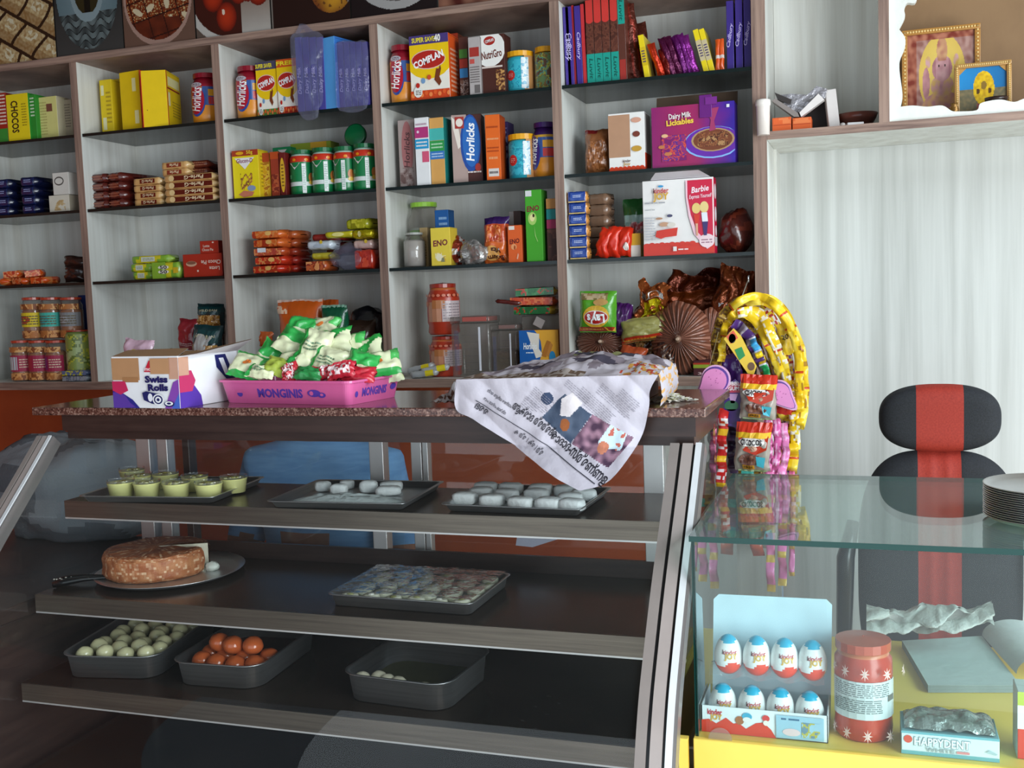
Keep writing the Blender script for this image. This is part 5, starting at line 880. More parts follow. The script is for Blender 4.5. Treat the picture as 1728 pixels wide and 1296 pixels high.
# ================================================================ on the granite worktop
ZG = 1.3112
def onz(px, py, z): return at(px, py, z, 2)
def framebox(A, B_, H):      # yaw of a box whose front bottom edge runs from A to B
    d = B_-A; return math.atan2(d.y, d.x), d.length
A, B_, C_ = onz(193, 688, ZG), onz(305, 689.5, ZG), onz(385, 676, ZG)
ang, w = framebox(A, B_, 0); dep = .17; hh = at(190, 602, A.y).z-ZG
root = empty('swiss_roll_carton', ((A.x+B_.x)/2, (A.y+B_.y)/2, ZG), ang); tag(root, 'open white and purple swiss rolls carton on the granite worktop', 'carton')
def chart(dec_side=False):
    s = .78 if dec_side else 1
    return [('p', [(0, 0), (.40, 0), (.30, .16), (.16, .28), (0, .50)], '#2a2a86'), ('p', [(0, .3), (.12, .32), (.2, .22), (.26, .1), (.34, .02), (.16, .0), (0, .0)], '#5a3a9c'), ('p', [(0, .52), (.2, .52), (.24, .34), (.12, .26), (0, .34)], '#c82a5a')] if not dec_side else \
           [('p', [(0, 0), (.36, 0), (.34, .2), (.22, .44), (0, .56)], '#5a3aa8'), ('p', [(0, .3), (.2, .3), (.26, .5), (.2, .7), (0, .72)], '#c83a6a')]
fd = [('r', 0, .54, .42, .97, '#b98a62'), ('r', .86, .56, 1, .97, '#d0a088'), ('r', .16, .5, .40, .6, '#a87850')]+chart()+[('p', [(.78, 0), (1, 0), (1, .56), (.92, .5)], '#8a4ab0'), ('p', [(.88, 0), (1, 0), (1, .3)], '#4a6ac8'), ('p', [(.50, .70), (.58, .92), (.64, .92), (.70, .70)], '#c8243a'), ('t', 'mo', .56, .75, .07, '#f4d8dc', 0, 0, .10, .03), ('p', [(.62, .66), (.84, .66), (.80, .86), (.74, .96), (.68, .88)], '#b3764c'), ('r', .60, .66, .88, .96, '#c09068'),
      ('t', 'Swiss', .68, .56, .12, '#1c1c5c', 0, 0, .34, .05), ('t', 'Rolls', .70, .40, .12, '#1c1c5c', 0, 0, .30, .05),
      ('p', [(.46, .30), (.52, .33), (.70, .28), (.72, .08), (.60, .09), (.48, .16)], '#1e2460'), ('e', .58, .21, .035, .08, '#e8e8f0'), ('e', .70, .17, .085, .11, '#f0f0f4'), ('e', .70, .17, .065, .085, '#1e2460'), ('e', .70, .17, .045, .06, '#f0f0f4'), ('e', .70, .17, .022, .03, '#1e2460'), ('e', .86, .09, .075, .055, '#1e2460'), ('e', .86, .10, .06, .04, '#f0f0f4'), ('e', .86, .10, .03, .02, '#1e2460')]
b = MB(); b.box(-w/2, 0, 0, w/2, dep, hh, {'*': '#eeeef2', 'T': '#6a5038', 'K': '#b8926a'}, 'card', .0015, skip='T')
b.box(-w/2+.002, .002, .002, w/2-.002, dep-.002, hh*.55, '#5a4434', 'card')
sf = box_surfs(w, dep, hh); b.decals(sf['F'], fd, 'card', seed=3)
b.decals(sf['R'], chart(True)+[('r', 0, .62, .16, .97, '#d0a088'), ('p', [(.60, .95), (.78, .95), (.95, .40), (.8, .42), (.62, .7)], '#1e2460'), ('p', [(.66, .88), (.74, .88), (.84, .52), (.76, .54)], '#e8e8f0')], 'card', seed=4)
o = b.build('carton_body', root)
for nme, pts in (('front_flap', [(-w/2, 0, hh), (w/2, 0, hh), (w/2-.012, .045, hh+.012), (-w/2+.005, .04, hh+.010)]), ('side_flap', [(w/2, .0, hh), (w/2, dep, hh), (w/2+.045, dep-.01, hh+.022), (w/2+.028, .02, hh+.004)])):
    q = MB(); q.poly(pts, '#b08a68'); q.poly([(x, y, z-.001) for x, y, z in pts][::-1], '#dcd8d8'); q.build(nme, root)
pa = at(212, 600, A.y+.06)
pouch('pink_snack_bag', 'pale pink snack bag with a yellow label inside the open carton', 'snack', .072, .07, .03, '#d6b0c0', (pa.x+.012, A.y+.075, ZG+hh*.57), (-.1, .08, ang), [('e', .52, .60, .2, .13, '#d8cc2a'), ('t', 'Haldi', .52, .60, .08, '#5a4a8a', 0, .1, .26), ('l', .15, .3, .85, .36, 1, '#8a6a7a')], seed=5)
b = MB(); b.box(-.012, 0, 0, .012, .05, .006, '#2a2220', 'card'); tag(b.build('dark_wrapper', None, (at(292, 592, A.y+.07).x, A.y+.07, ZG+hh+.0), (0, .25, .5)), 'small dark wrapper poking out of the swiss rolls carton', 'wrapper')
# ---- pink tray heaped with packs
TA, TB, TC = onz(382, 679.5, ZG), onz(590, 684, ZG), onz(680, 666, ZG)
ang = math.atan2((TB-TA).y, (TB-TA).x); wb = (TB-TA).length; db = .15; th = .040
tr = empty('pink_tray', ((TA.x+TB.x)/2, (TA.y+TB.y)/2, ZG), ang); tag(tr, 'pink plastic bakery tray lettered in purple, heaped with green packs', 'tray')
b = MB(); cy = db/2; K = 8
def rr(w_, d_, r_, z, n=6, cx=0, cy_=None):
    cy_ = cy if cy_ is None else cy_; out = []
    for qx, qy, a0 in ((1, -1, -90), (1, 1, 0), (-1, 1, 90), (-1, -1, 180)):
        for i in range(n+1):
            a = R(a0+90*i/n); out.append((cx+qx*(w_/2-r_)+r_*math.cos(a), cy_+qy*(d_/2-r_)+r_*math.sin(a), z))
    return out
def loft(b, rings, col, mat, cap0=True, cap1=True, smooth=True):
    V = [[b.v(p) for p in r_] for r_ in rings]; n = len(V[0])
    for j in range(len(V)-1):
        for i in range(n): b.face([V[j][i], V[j][(i+1) % n], V[j+1][(i+1) % n], V[j+1][i]], col, mat, smooth)
    if cap0: b.face(V[0][::-1], col, mat)
    if cap1: b.face(V[-1], col, mat)
    return V
pk = '#d9649c'; e = .008
loft(b, [rr(wb, db, .012, 0), rr(wb+2*e, db+2*e, .014, th), rr(wb+2*e+.010, db+2*e+.010, .018, th), rr(wb+2*e+.010, db+2*e+.010, .018, th+.004), rr(wb+2*e-.004, db+2*e-.004, .012, th+.004), rr(wb-.004, db-.004, .010, .003)], pk, 'gloss', smooth=False)
def tray_front(u, v, o): k = e*v; return (-(wb/2+k*.5)+u*(wb+k), -k-o-.0002, v*th)
def tray_side(u, v, o): k = e*v; return (wb/2+k+o+.0002, -k*.5+u*(db+k), v*th)
V_ = '#5b3fa6'
b.decals(Surf(tray_front, wb, th), [('t', 'MONGINIS', .47, .50, .38, V_, 0, 0, .36, .04), ('e', .14, .45, .022, .14, V_), ('r', .115, .5, .165, .62, pk), ('e', .74, .52, .05, .17, V_), ('e', .72, .52, .015, .10, pk), ('e', .80, .44, .03, .12, V_), ('e', .80, .46, .012, .06, pk)], 'gloss')
b.decals(Surf(tray_side, db, th), [('t', 'MONGINIS', .48, .50, .36, V_, 0, 0, .5, .04), ('e', .12, .45, .03, .14, V_), ('e', .86, .56, .06, .15, V_)], 'gloss')
b.build('tray_body', tr)
G1, G2, CR = '#2fa84a', '#57c061', '#e6e9c0'
def stripe(u, v): return G1 if (v < .16 or v > .86) else (G2 if u > .8 and v > .5 else CR)
def stripe2(u, v): return G1 if abs(u-v) < .16 or v > .9 else CR
def stripe3(u, v): return '#37b152' if v > .45 else CR
def w2(px, py, Y): p = at(px, py, Y); return p
heap = [  # px, py(centre), Y, w, h, t, kind, rot(x,y,z)
    (418, 622, 1.72, .060, .048, .022, 1, (-.7, .25, .1)), (452, 606, 1.76, .045, .055, .022, 3, (-.5, .5, .2)), (480, 598, 1.79, .05, .05, .024, 2, (-.6, -.4, .3)),
    (512, 560, 1.80, .055, .045, .026, 3, (-.5, .15, .2)), (548, 556, 1.81, .055, .04, .026, 1, (-.6, -.05, -.1)), (500, 584, 1.77, .07, .05, .026, 3, (-.7, .45, .1)),
    (560, 584, 1.78, .075, .05, .028, 2, (-.6, -.25, 0)), (530, 590, 1.745, .05, .06, .026, 0, (-.5, .25, .1)), (585, 594, 1.80, .07, .05, .028, 1, (-.5, -.2, .1)),
    (618, 602, 1.80, .065, .055, .026, 2, (-.5, -.35, .1)), (500, 612, 1.73, .06, .042, .024, 2, (-.7, -.2, .1)), (552, 614, 1.73, .055, .05, .024, 0, (-.6, .35, -.1)),
    (640, 618, 1.77, .07, .045, .026, 1, (-.6, -.15, .4)), (608, 620, 1.74, .05, .045, .024, 3, (-.5, .3, .2)), (470, 622, 1.715, .05, .035, .02, 4, (-.8, .3, .1)),
    (575, 628, 1.705, .05, .030, .02, 5, (-.7, -.15, 0)), (520, 632, 1.70, .05, .025, .018, 6, (-.8, .1, 0)), (545, 632, 1.71, .06, .025, .018, 5, (-.8, .0, 0)), (605, 634, 1.72, .055, .03, .018, 5, (-.7, .1, .2)), (490, 633, 1.705, .03, .035, .018, 5, (-.5, -.3, 0)), (440, 630, 1.70, .05, .025, .018, 0, (-.9, .1, 0)), (655, 632, 1.80, .045, .035, .022, 3, (-.6, -.2, .5))]
words = ['at the left end', 'left slope', 'left slope near the top', 'at the very top left', 'at the very top right', 'below the top on the left', 'below the top on the right', 'standing in the middle', 'on the right upper slope', 'on the right slope', 'low in the middle left', 'low in the middle with a printed label', 'at the right end', 'low on the right', 'olive one low on the left', 'at the front right of centre', 'at the front centre', 'at the front middle', 'at the front right', 'at the front left of centre', 'at the front left rim', 'at the rear right rim']
for i, (px, py, Y, w_, h_, t_, k, ro) in enumerate(heap):
    p = at(px, py, Y); cf = [CR, stripe, stripe2, stripe3, '#a8b84a', '#c8283a', '#2f8a48'][k]; cn = ['cream', 'green and cream', 'green and cream', 'green and cream', 'olive', 'red', 'green'][k]
    Mx = Euler((ro[0], ro[1], ro[2])).to_matrix(); off = Mx @ Vector((0, 0, h_/2))
    dec = [('e', .5, .5, .12, .1, '#e8803a')] if k == 1 else ([('l', .25, .3, .75, .6, 3, '#6a8a6a'), ('r', .0, .0, .18, 1, G1)] if k == 0 else ([('n', .1, .1, .9, .9, ['#c8283a', '#f0d8d8', '#a81c2c'], 6)] if k == 5 and i % 2 else None))
    zz = max(p.z-off.z, ZG+.006)
    pouch('biscuit_pouch', '%s pouch in the pink tray, %s' % (cn, words[i]), 'snack', w_*1.15, h_*1.2, t_*1.1, cf, (p.x-off.x, p.y-off.y, zz), ro, dec, seed=400+i, group='pouches heaped in the pink tray', nu=16, nv=16, wr=.004, mat='gloss', pinch=.03)
pouch('orange_pouch', 'small orange pouch behind the heap of green packs', 'snack', .03, .03, .015, '#c8602c', (at(448, 575, 1.84).x, 1.84, at(448, 585, 1.84).z), (0, .1, 0), seed=440, nu=8, nv=8)
# ---- newspaper over a box
ub = MB(); nx0, nx1 = onz(778, 690, ZG).x+.01, at(1110, 640, 1.72).x-.012
ztb = at(860, 646, 1.665).z-.004
hidden = carton('cardboard_carton', 'cardboard carton standing under the newspaper on the worktop', 'carton', nx1-nx0-.03, .18, ztb-ZG-.012, '#a8845c', None, ((nx0+nx1)/2, 1.685, ZG))
def gy(z):
    for (y0, z0), (y1, z1) in zip(PROF, PROF[1:]):
        if z1 <= z <= z0: return y0+(y1-y0)*(z-z0)/(z1-z0)
    return 9
def xz(px, py, Y):
    p = at(px, py, Y)
    for _ in range(8): p = at(px, py, min(Y, gy(p.z)-.022))
    return (p.x, p.z)
YFL = 1.636
Lb = smooth_line([xz(771, 640, YFL), xz(770, 690, YFL), xz(800, 706, YFL), xz(870, 748, YFL), xz(945, 800, YFL), xz(985, 822, YFL)], 6)
Rb = smooth_line([xz(1112, 632, YFL), xz(1097, 660, YFL), xz(1096, 690, YFL), xz(1082, 740, YFL), xz(1035, 806, YFL), xz(989, 822, YFL)], 6)
def yfl(x, z):
    t = max(0, ztb-z); return min(YFL, gy(z)-.022)-.002-.035*min(1, t*5)*math.exp(-((x+.46)/.12)**2)-.010*abs(noise.noise(Vector((x*16+z*10, z*9, 3))))-.006*noise.noise(Vector((x*34, z*28, 5)))*.7
def sample(L, t): t = max(0, min(.9999, t))*(len(L)-1); i = int(t); f_ = t-i; return (L[i][0]*(1-f_)+L[i+1][0]*f_, L[i][1]*(1-f_)+L[i+1][1]*f_)
PH1 = [xz(*q, YFL) for q in ((917, 703), (945, 672), (955, 664), (1001, 699), (968, 746))]; PH2 = [xz(*q, YFL) for q in ((969, 746), (1002, 698), (1072, 737), (1030, 787))]
def inside(p, poly):
    c_ = False; n = len(poly)
    for i in range(n):
        x1, y1 = poly[i]; x2, y2 = poly[(i+1) % n]
        if (y1 > p[1]) != (y2 > p[1]) and p[0] < (x2-x1)*(p[1]-y1)/(y2-y1)+x1: c_ = not c_
    return c_
BH = xz(925, 672, YFL); WS = [xz(*q, YFL) for q in ((950, 672), (968, 662), (985, 680), (965, 702), (948, 700))]; FC = xz(957, 715, YFL); W2 = [xz(*q, YFL) for q in ((1012, 745), (1035, 712), (1062, 728), (1050, 758), (1030, 755))]; F2 = xz(1022, 752, YFL)
PAP = L_('#c2bcc6')
def paper_col(x, z):
    p = (x, z)
    if math.hypot(x-BH[0], z-BH[1]) < .010: return L_('#3a4660')
    if math.hypot((x-FC[0]), (z-FC[1])*.8) < .008: return L_('#9a5a34')
    if inside(p, WS): return L_('#dcd4d6')
    if inside(p, PH1): return lerp(L_('#37445a'), L_('#5a667a'), .5+nz(x*60, z*60))
    if inside(p, PH2):
        if math.hypot(x-F2[0], z-F2[1]) < .009: return L_('#c07a60')
        if inside(p, W2): return L_('#c8dce4') if nz(x*120, z*120) < .25 else L_('#c0685a')
        return lerp(L_('#4a3448'), L_('#a07a8c'), .5+nz(x*90, z*90)*1.2)
    return PAP
b = MB(); np_ = 'paper'
b.grid(lambda u, v: (lambda a, c_: (a[0]*(1-u)+c_[0]*u, yfl(a[0]*(1-u)+c_[0]*u, a[1]*(1-v*0)+0 if False else a[1]*(1-u)+c_[1]*u), a[1]*(1-u)+c_[1]*u))(sample(Lb, v), sample(Rb, v)), 190, 130, '#cfc9d2', np_)
for f_ in b.bm.faces:
    c_ = f_.calc_center_median(); cc = paper_col(c_.x, c_.z)
    for l in f_.loops: l[b.cl] = (*cc, 1)
# top sheet joined to the flap
L0, R0 = Lb[0], Rb[0]
def topfn(u, v):
    xf = L0[0]*(1-u)+R0[0]*u; zf = L0[1]*(1-u)+R0[1]*u; yf_ = yfl(xf, zf)
    yb = 1.90; k = v; zb_ = at(800+312*u, 613-17*math.sin(PI*min(1, u*1.02))**.6, yb).z+.004*noise.noise(Vector((u*6, v*4, 1)))
    lump = .012*math.exp(-((u-.55)/.22)**2)*math.sin(PI*v)+.010*math.exp(-((u-.92)/.1)**2)*(1-v)
    x_ = xf+(.02*(1-u)-.02*u)*v+(.05*v*(1-u))
    return (x_, yf_+(yb-yf_)*v, zf*(1-k)+zb_*k+(lump+.007*noise.noise(Vector((u*9, v*6, 4)))+.004*noise.noise(Vector((u*20, v*11, 6))))*min(1, v*6))
def topcol(u, v):
    n_ = nz(u*7+2, v*3, 9)
    if u > .80 and v < .5: return L_('#d8a050') if nz(u*40, v*12) > .12 else (L_('#c8503c') if nz(u*30, v*14, 4) > .15 else L_('#d8d0d4'))
    if .1 < u < .72 and abs(v-.45-.2*nz(u*6, 1)) < .07: return L_('#4c4654')
    if v > .8 and .3 < u < .75: return L_('#46424e') if nz(u*12, v*8) > -.1 else L_('#8a8a5c')
    if u < .62 and v < .16: return L_('#6a5648') if nz(u*40, v*30, 2) > 0 else L_('#a89c94')
    return L_('#c4bcc4') if n_ > -.12 else L_('#8c8088')
b.grid(topfn, 90, 34, topcol, np_)
for uu in (0, 1): b.grid(lambda u, v: (lambda t_: (t_[0]+(.004+.006*abs(noise.noise(Vector((u*6, v*5, 3)))))*(1 if uu else -1)*math.sin(v*PI*.9), t_[1], t_[2]+(ZG+.003-t_[2])*v))(topfn(uu, u)), 16, 10, lambda u, v: '#b8b2ba' if uu == 0 else ('#d8a86a' if nz(u*9, v*9) > .15 else '#c8c0c8'), np_)
sfp = Surf(lambda u, v, o: (u, yfl(u, v)-o-.0012, v), 1, 1)
hx0, hz0 = xz(878, 678, YFL); hx1, hz1 = xz(1020, 796, YFL); ha = math.degrees(math.atan2(hz1-hz0, hx1-hx0)); Lh = math.hypot(hx1-hx0, hz1-hz0)
def news_text(s_, px, py, hgt, wid, col='#2a2830'): x_, z_ = xz(px, py, YFL); b.decals(sfp, [('t', s_, x_, z_, hgt, col, ha+3, 0, wid)], np_)
news_text('ആക്രാദ ത്രത്രദ്ര', 906, 707, .020, .088); news_text('രാദാദ-സ്ത്രണ്ണള', 984, 768, .020, .118)
news_text('ക ത്ര । ക്ര । ത്ര', 900, 742, .011, .062, '#4a4850'); news_text('ഭരര', 815, 690, .011, .026, '#4a4850'); news_text('ന്റെ ആദ്യ രണ്ടാം', 845, 672, .0075, .05, '#4a4850'); news_text('രൂപ മാറ്റം ഓർമ്മ', 838, 684, .0075, .046, '#4a4850')
def rule(p, q):
    a = Vector(xz(*p, YFL)); c_ = Vector(xz(*q, YFL)); d = (c_-a).normalized(); n_ = Vector((-d.y, d.x))*.0006; k = 26
    for i in range(k):
        s_, t_ = a+(c_-a)*i/k, a+(c_-a)*(i+1)/k; b.poly([(w_.x, yfl(w_.x, w_.y)-.0016, w_.y) for w_ in (s_-n_, t_-n_, t_+n_, s_+n_)], '#3a3a44', np_)
rule((805, 675), (1010, 812))
rnd = random.Random(4)
for (ax_, ay_, n_, ln) in ((905, 652, 8, 34), (985, 652, 7, 66), (1018, 646, 6, 62), (1052, 655, 5, 34), (960, 640, 4, 46), (890, 668, 6, 24)):
    for i in range(n_):
        cx_, cy_ = ax_-.57*3.6*i, ay_+.78*3.6*i; u_ = 0
        while u_ < ln:
            l_ = rnd.uniform(3, 8); k_ = .70
            p1 = xz(cx_+u_*.80, cy_+u_*k_, YFL); p2 = xz(cx_+(u_+l_)*.80, cy_+(u_+l_)*k_, YFL); hv = .00045
            if not (inside(p1, PH1) or inside(p1, PH2) or inside(p1, WS) or inside(p2, PH2)): b.poly([(p1[0], yfl(*p1)-.0016, p1[1]-hv), (p2[0], yfl(*p2)-.0016, p2[1]-hv), (p2[0], yfl(*p2)-.0016, p2[1]+hv), (p1[0], yfl(*p1)-.0016, p1[1]+hv)], '#8c8792', np_)
            u_ += l_+1.5
tag(b.build('newspaper'), 'crumpled newspaper draped over a carton and hanging over the worktop edge', 'newspaper')
# torn paper scrap
b = MB(); c_ = onz(752, 684, ZG)
b.grid(lambda u, v: ((u-.5)*.045+(v-.5)*.012, (v-.5)*.05, .003+.030*abs(noise.noise(Vector((u*3, v*3, 7))))*(1-abs(2*u-1))+.012*v), 14, 12, lambda u, v: '#6a4a40' if nz(u*7, v*7) > .08 else '#b8b0b0', 'paper')
tag(b.build('paper_scrap', None, (c_.x-.002, 1.70, ZG+.0005)), 'crumpled scrap of printed paper left of the newspaper', 'paper')
# white flakes
b = MB(); rnd = random.Random(2); P0, P1 = onz(1090, 682, ZG), onz(1172, 676, ZG)
for i in range(420):
    t = rnd.gauss(.45, .24); t = max(0, min(1.05, t)); x_ = P0.x+(P1.x-P0.x)*t; y_ = 1.745+rnd.gauss(0, .016)*(1.2-t*.5); s_ = rnd.uniform(.0015, .004); a = rnd.uniform(0, 6.3); hz = rnd.uniform(0, .011)*math.exp(-((t-.45)/.3)**2)*math.exp(-((y_-1.745)/.02)**2)
    q = [(x_+s_*math.cos(a+k*PI/2)*(1 if k % 2 else 1.8), y_+s_*math.sin(a+k*PI/2), ZG+.0006+hz+rnd.uniform(0, .003)) for k in range(4)]
    b.poly(q, '#f2efe6' if i % 7 else '#c8cc9a', 'food')
tag(b.build('coconut_flakes'), 'small heap of white flakes scattered on the granite worktop', 'food flakes', kind='stuff')
# ================================================================ inside the bakery case
def pan(name, label, cat, cx, cy_, z, w_, d_, h_, rz, r_=.02, flare=.006, rim=.006, col='#c8c8c8', grp=None, fill=None, mat='steel'):
    b = MB(); t = .0012; q = lambda a, e_, zz, rr_=r_: rr(w_+2*e_, d_+2*e_, max(.003, rr_), zz, 6, 0, 0)
    loft(b, [q(0, 0, .0005), q(0, flare, h_-.002), q(0, flare+rim, h_-.001, r_+.003), q(0, flare+rim, h_, r_+.003), q(0, flare-t, h_-.0005), q(0, -t, .002)], col, mat)
    o = b.build(name, None, (cx, cy_, z+.0004), (0, 0, rz)); tag(o, label, cat, grp)
    if fill:
        f = MB(); k_ = 2*flare*fill[0]/h_-.004; loft(f, [rr(w_+k_, d_+k_, r_, fill[0]-.001, 6, 0, 0), rr(w_+k_, d_+k_, r_, fill[0], 6, 0, 0)], fill[1], 'wet'); f.build('syrup', o)
    return o
S1, S2, S3 = 1.1205, .9575, .8005
def loc_xy(cx, cy_, rz, x, y): return cx+x*math.cos(rz)-y*math.sin(rz), cy_+x*math.sin(rz)+y*math.cos(rz)
T1 = (-1.335, 1.785, .10); pan('steel_tray', 'shallow steel tray holding the yellow pudding cups', 'tray', T1[0], T1[1], S1, .27, .20, .014, T1[2], .01)
cups = [(192, 838, 1.702), (236, 838, 1.705), (286, 838, 1.709), (341, 840, 1.713), (318, 830, 1.778), (222, 822, 1.775), (268, 815, 1.80), (384, 828, 1.775), (212, 822, 1.835)]
cw = ['front row, leftmost', 'front row, second', 'front row, third', 'front row, rightmost', 'second row, between the two right ones', 'back left', 'back middle', 'at the right end of the tray', 'second row, leftmost']
for i, (px, py, Y) in enumerate(cups):
    x_ = at(px, py, Y).x; b = MB()
    b.lathe([(.022, .0, '#f3f0a2'), (.0262, .026, '#f3f0a2'), (.0270, .0265, '#e4e08a'), (.0262, .028, '#c8c870')], 22, 'gloss')
    b.lathe([(.0262, .0275, '#a8a45a'), (.0275, .032, '#b8b47a'), (.0275, .033, '#b8b47a')], 22, 'cling_film', cap=False)
    rnd = random.Random(i)
    for k in range(10): a = rnd.uniform(0, 6.3); r_ = rnd.uniform(0, .017); b.ball((r_*math.cos(a), r_*math.sin(a), .0285), .005, .004, .0018, ['#8a7a3a', '#c8c05a', '#e8e4a8'][k % 3], 'food', 8, 5)
    tag(b.build('pudding_cup', None, (x_, Y+.023, S1+.0035)), 'yellow pudding cup, %s' % cw[i], 'pudding cup', 'yellow pudding cups')
T2 = (-.925, 1.79, .06); pan('steel_tray', 'shallow steel tray of white crumbled sweets in the middle of the top shelf', 'tray', T2[0], T2[1], S1, .25, .20, .014, T2[2], .008)
rnd = random.Random(8)
def blocky(name, label, cat, x_, y_, z_, sx, sy, sz, rz, col, seed, grp, mat='food'):
    b = MB(); sd = Vector((seed*3.1, seed, 0))
    def fn(u, v):
        a = 2*PI*u; q = PI*(v-.5); d = Vector((math.cos(q)*math.cos(a), math.cos(q)*math.sin(a), math.sin(q))); e_ = .55
        f = lambda c_: math.copysign(abs(c_)**e_, c_); k = 1+.08*noise.noise(d*2.5+sd); return (sx/2*f(d.x)*k, sy/2*f(d.y)*k, sz/2+sz/2*f(d.z)*k*(1 if d.z > 0 else .97))
    b.grid(fn, 18, 10, col, mat, closed_u=True); return tag(b.build(name, None, (x_, y_, z_), (0, 0, rz)), label, cat, grp)
b = MB()
def crumb(u, v):
    r_ = v; a = 2*PI*u; return (.115*r_*math.cos(a), .042*r_*math.sin(a), .013*(1-r_**3)*(1+.5*nz(math.cos(a)*r_*8, math.sin(a)*r_*5, 2)))
b.grid(crumb, 40, 10, '#cdd6d4', 'food', closed_u=True); xx, yy = loc_xy(*T2, -.0, -.05)
tag(b.build('crumbled_sweet', None, (xx, yy, S1+.003), (0, 0, T2[2])), 'flat heap of crumbled white sweet at the front of the tray', 'sweet', kind='stuff')
for i, (px, py, Y, sx, sy, sz) in enumerate(((545, 818, 1.83, .030, .026, .020), (572, 822, 1.80, .034, .024, .022), (622, 818, 1.83, .036, .024, .024), (655, 823, 1.81, .05, .028, .018), (660, 812, 1.85, .045, .026, .020), (585, 808, 1.86, .03, .024, .018))):
    blocky('white_sweet_block', 'white sweet block in the middle tray, %s' % ['leftmost', 'second from left', 'big one right of the gap', 'front right', 'back right', 'at the back'][i], 'sweet', at(px, py, Y).x, Y, S1+.003, sx, sy, sz, .1*i, '#eef2f0', 500+i, 'white sweet blocks')
T3 = (-.585, 1.79, -.03); pan('steel_tray', 'shallow steel tray of white rolled sweets on the right of the top shelf', 'tray', T3[0], T3[1], S1, .235, .18, .014, T3[2], .008)
rolls = [(785, 835, 1.75), (830, 838, 1.74), (878, 842, 1.725), (925, 845, 1.725), (812, 826, 1.80), (855, 828, 1.79), (905, 826, 1.80), (962, 832, 1.77), (820, 819, 1.85), (862, 819, 1.85), (912, 819, 1.845), (955, 822, 1.84), (965, 845, 1.72), (985, 824, 1.81)]
for i, (px, py, Y) in enumerate(rolls):
    blocky('white_sweet_roll', 'white sweet roll in the right tray, %s' % ['front row far left', 'front row second', 'front row third', 'front row fourth', 'middle row far left', 'middle row second', 'middle row third', 'middle row fourth', 'back row far left', 'back row second', 'back row third', 'back row fourth', 'front right corner', 'back right corner'][i], 'sweet', at(px, py, Y).x, Y, S1+.003, .046, .030, .023, .2*math.sin(i*2), '#f0f4f2', 520+i, 'white sweet rolls')
# ---- cake
PL = (-1.345, 1.768); b = MB(); b.lathe([(.06, .001, '#b0b0b0'), (.13, .003, '#b0b0b0'), (.146, .010, '#c8c8c8'), (.147, .0115, '#c8c8c8'), (.128, .0055, '#a0a0a0'), (.0, .005, '#a0a0a0')], 56, 'steel', cap=False)
tag(b.build('round_plate', None, (*PL, S2)), 'round steel plate under the brown cake', 'plate')
b = MB(); N_ = 130; CR_ = .104; CH = .050
def cakec(u, v): k = nz(u*70, v*30, 3); return '#b9744a' if k > .2 else ('#8f4c2c' if k < -.1 else '#a45c36')
cut0, cut1 = R(8), R(36)
def ca(u): return cut1+(2*PI-(cut1-cut0))*u
prof = [(0, .0), (.96, .0), (1.0, .1), (1.0, .8), (.96, .95), (.86, 1.0), (.0, 1.02)]
def cfn(u, v):
    t = v*(len(prof)-1); i = min(int(t), len(prof)-2); f_ = t-i; r_ = prof[i][0]*(1-f_)+prof[i+1][0]*f_; z_ = prof[i][1]*(1-f_)+prof[i+1][1]*f_; a = ca(u)
    k = 1+.035*noise.noise(Vector((math.cos(a)*4, math.sin(a)*4, z_*3))); return (CR_*r_*k*math.cos(a), CR_*r_*k*math.sin(a), CH*z_*(1+.05*noise.noise(Vector((r_*math.cos(a)*4, r_*math.sin(a)*4, 9)))))
b.grid(cfn, N_, 48, lambda u, v: lerp(lerp(L_('#8a4a2c'), L_('#a8643e'), .5+nz(u*40, v*10, 4)) if v > .7 else lerp(L_('#9a5632'), L_('#b87a50'), .5+nz(u*40, v*10, 4)*1.2), L_('#d8b08c'), (nz(u*75, v*26, 1)-.15)*3), 'food')
cake = b.build('cake', None, (-1.375, 1.765, S2+.0062)); tag(cake, 'round brown sponge cake with a slice missing at the back', 'cake')
b = MB()
for a in (cut0, cut1): b.poly([(0, 0, 0), (CR_*.97*math.cos(a), CR_*.97*math.sin(a), 0), (CR_*.97*math.cos(a), CR_*.97*math.sin(a), CH*.92), (0, 0, CH)], '#e8e0c8', 'food')
b.build('cut_face', cake)['label'] = 'pale cream crumb of the cut'
b = MB(); b.ball((0, 0, .008), .016, .012, .010, '#d8dcd0', 'food', 12, 8, .3, 3); tag(b.build('cake_piece', None, (-1.262, 1.79, S2+.006)), 'small white piece of cake beside the cut', 'cake')
b = MB()
for s_ in (-1, 1):
    pts = [(-.055, s_*.012, .006), (-.03, s_*.014, .010), (0, s_*.010, .012), (.05, s_*.004, .010), (.075, 0, .008)]; b.tube(pts, [.006, .007, .005, .003, .003], '#0e0e10', 'gloss')
for k in range(14): b.ball((-.055+.005*k, .012*math.sin(k*3.3), .014), .0022, .002, .0014, '#b8b4a8', 'food', 6, 4)
tag(b.build('serving_tongs', None, (-1.472, 1.665, S2+.0005), (0, 0, R(30))), 'black serving tongs with crumbs left of the cake', 'tongs')
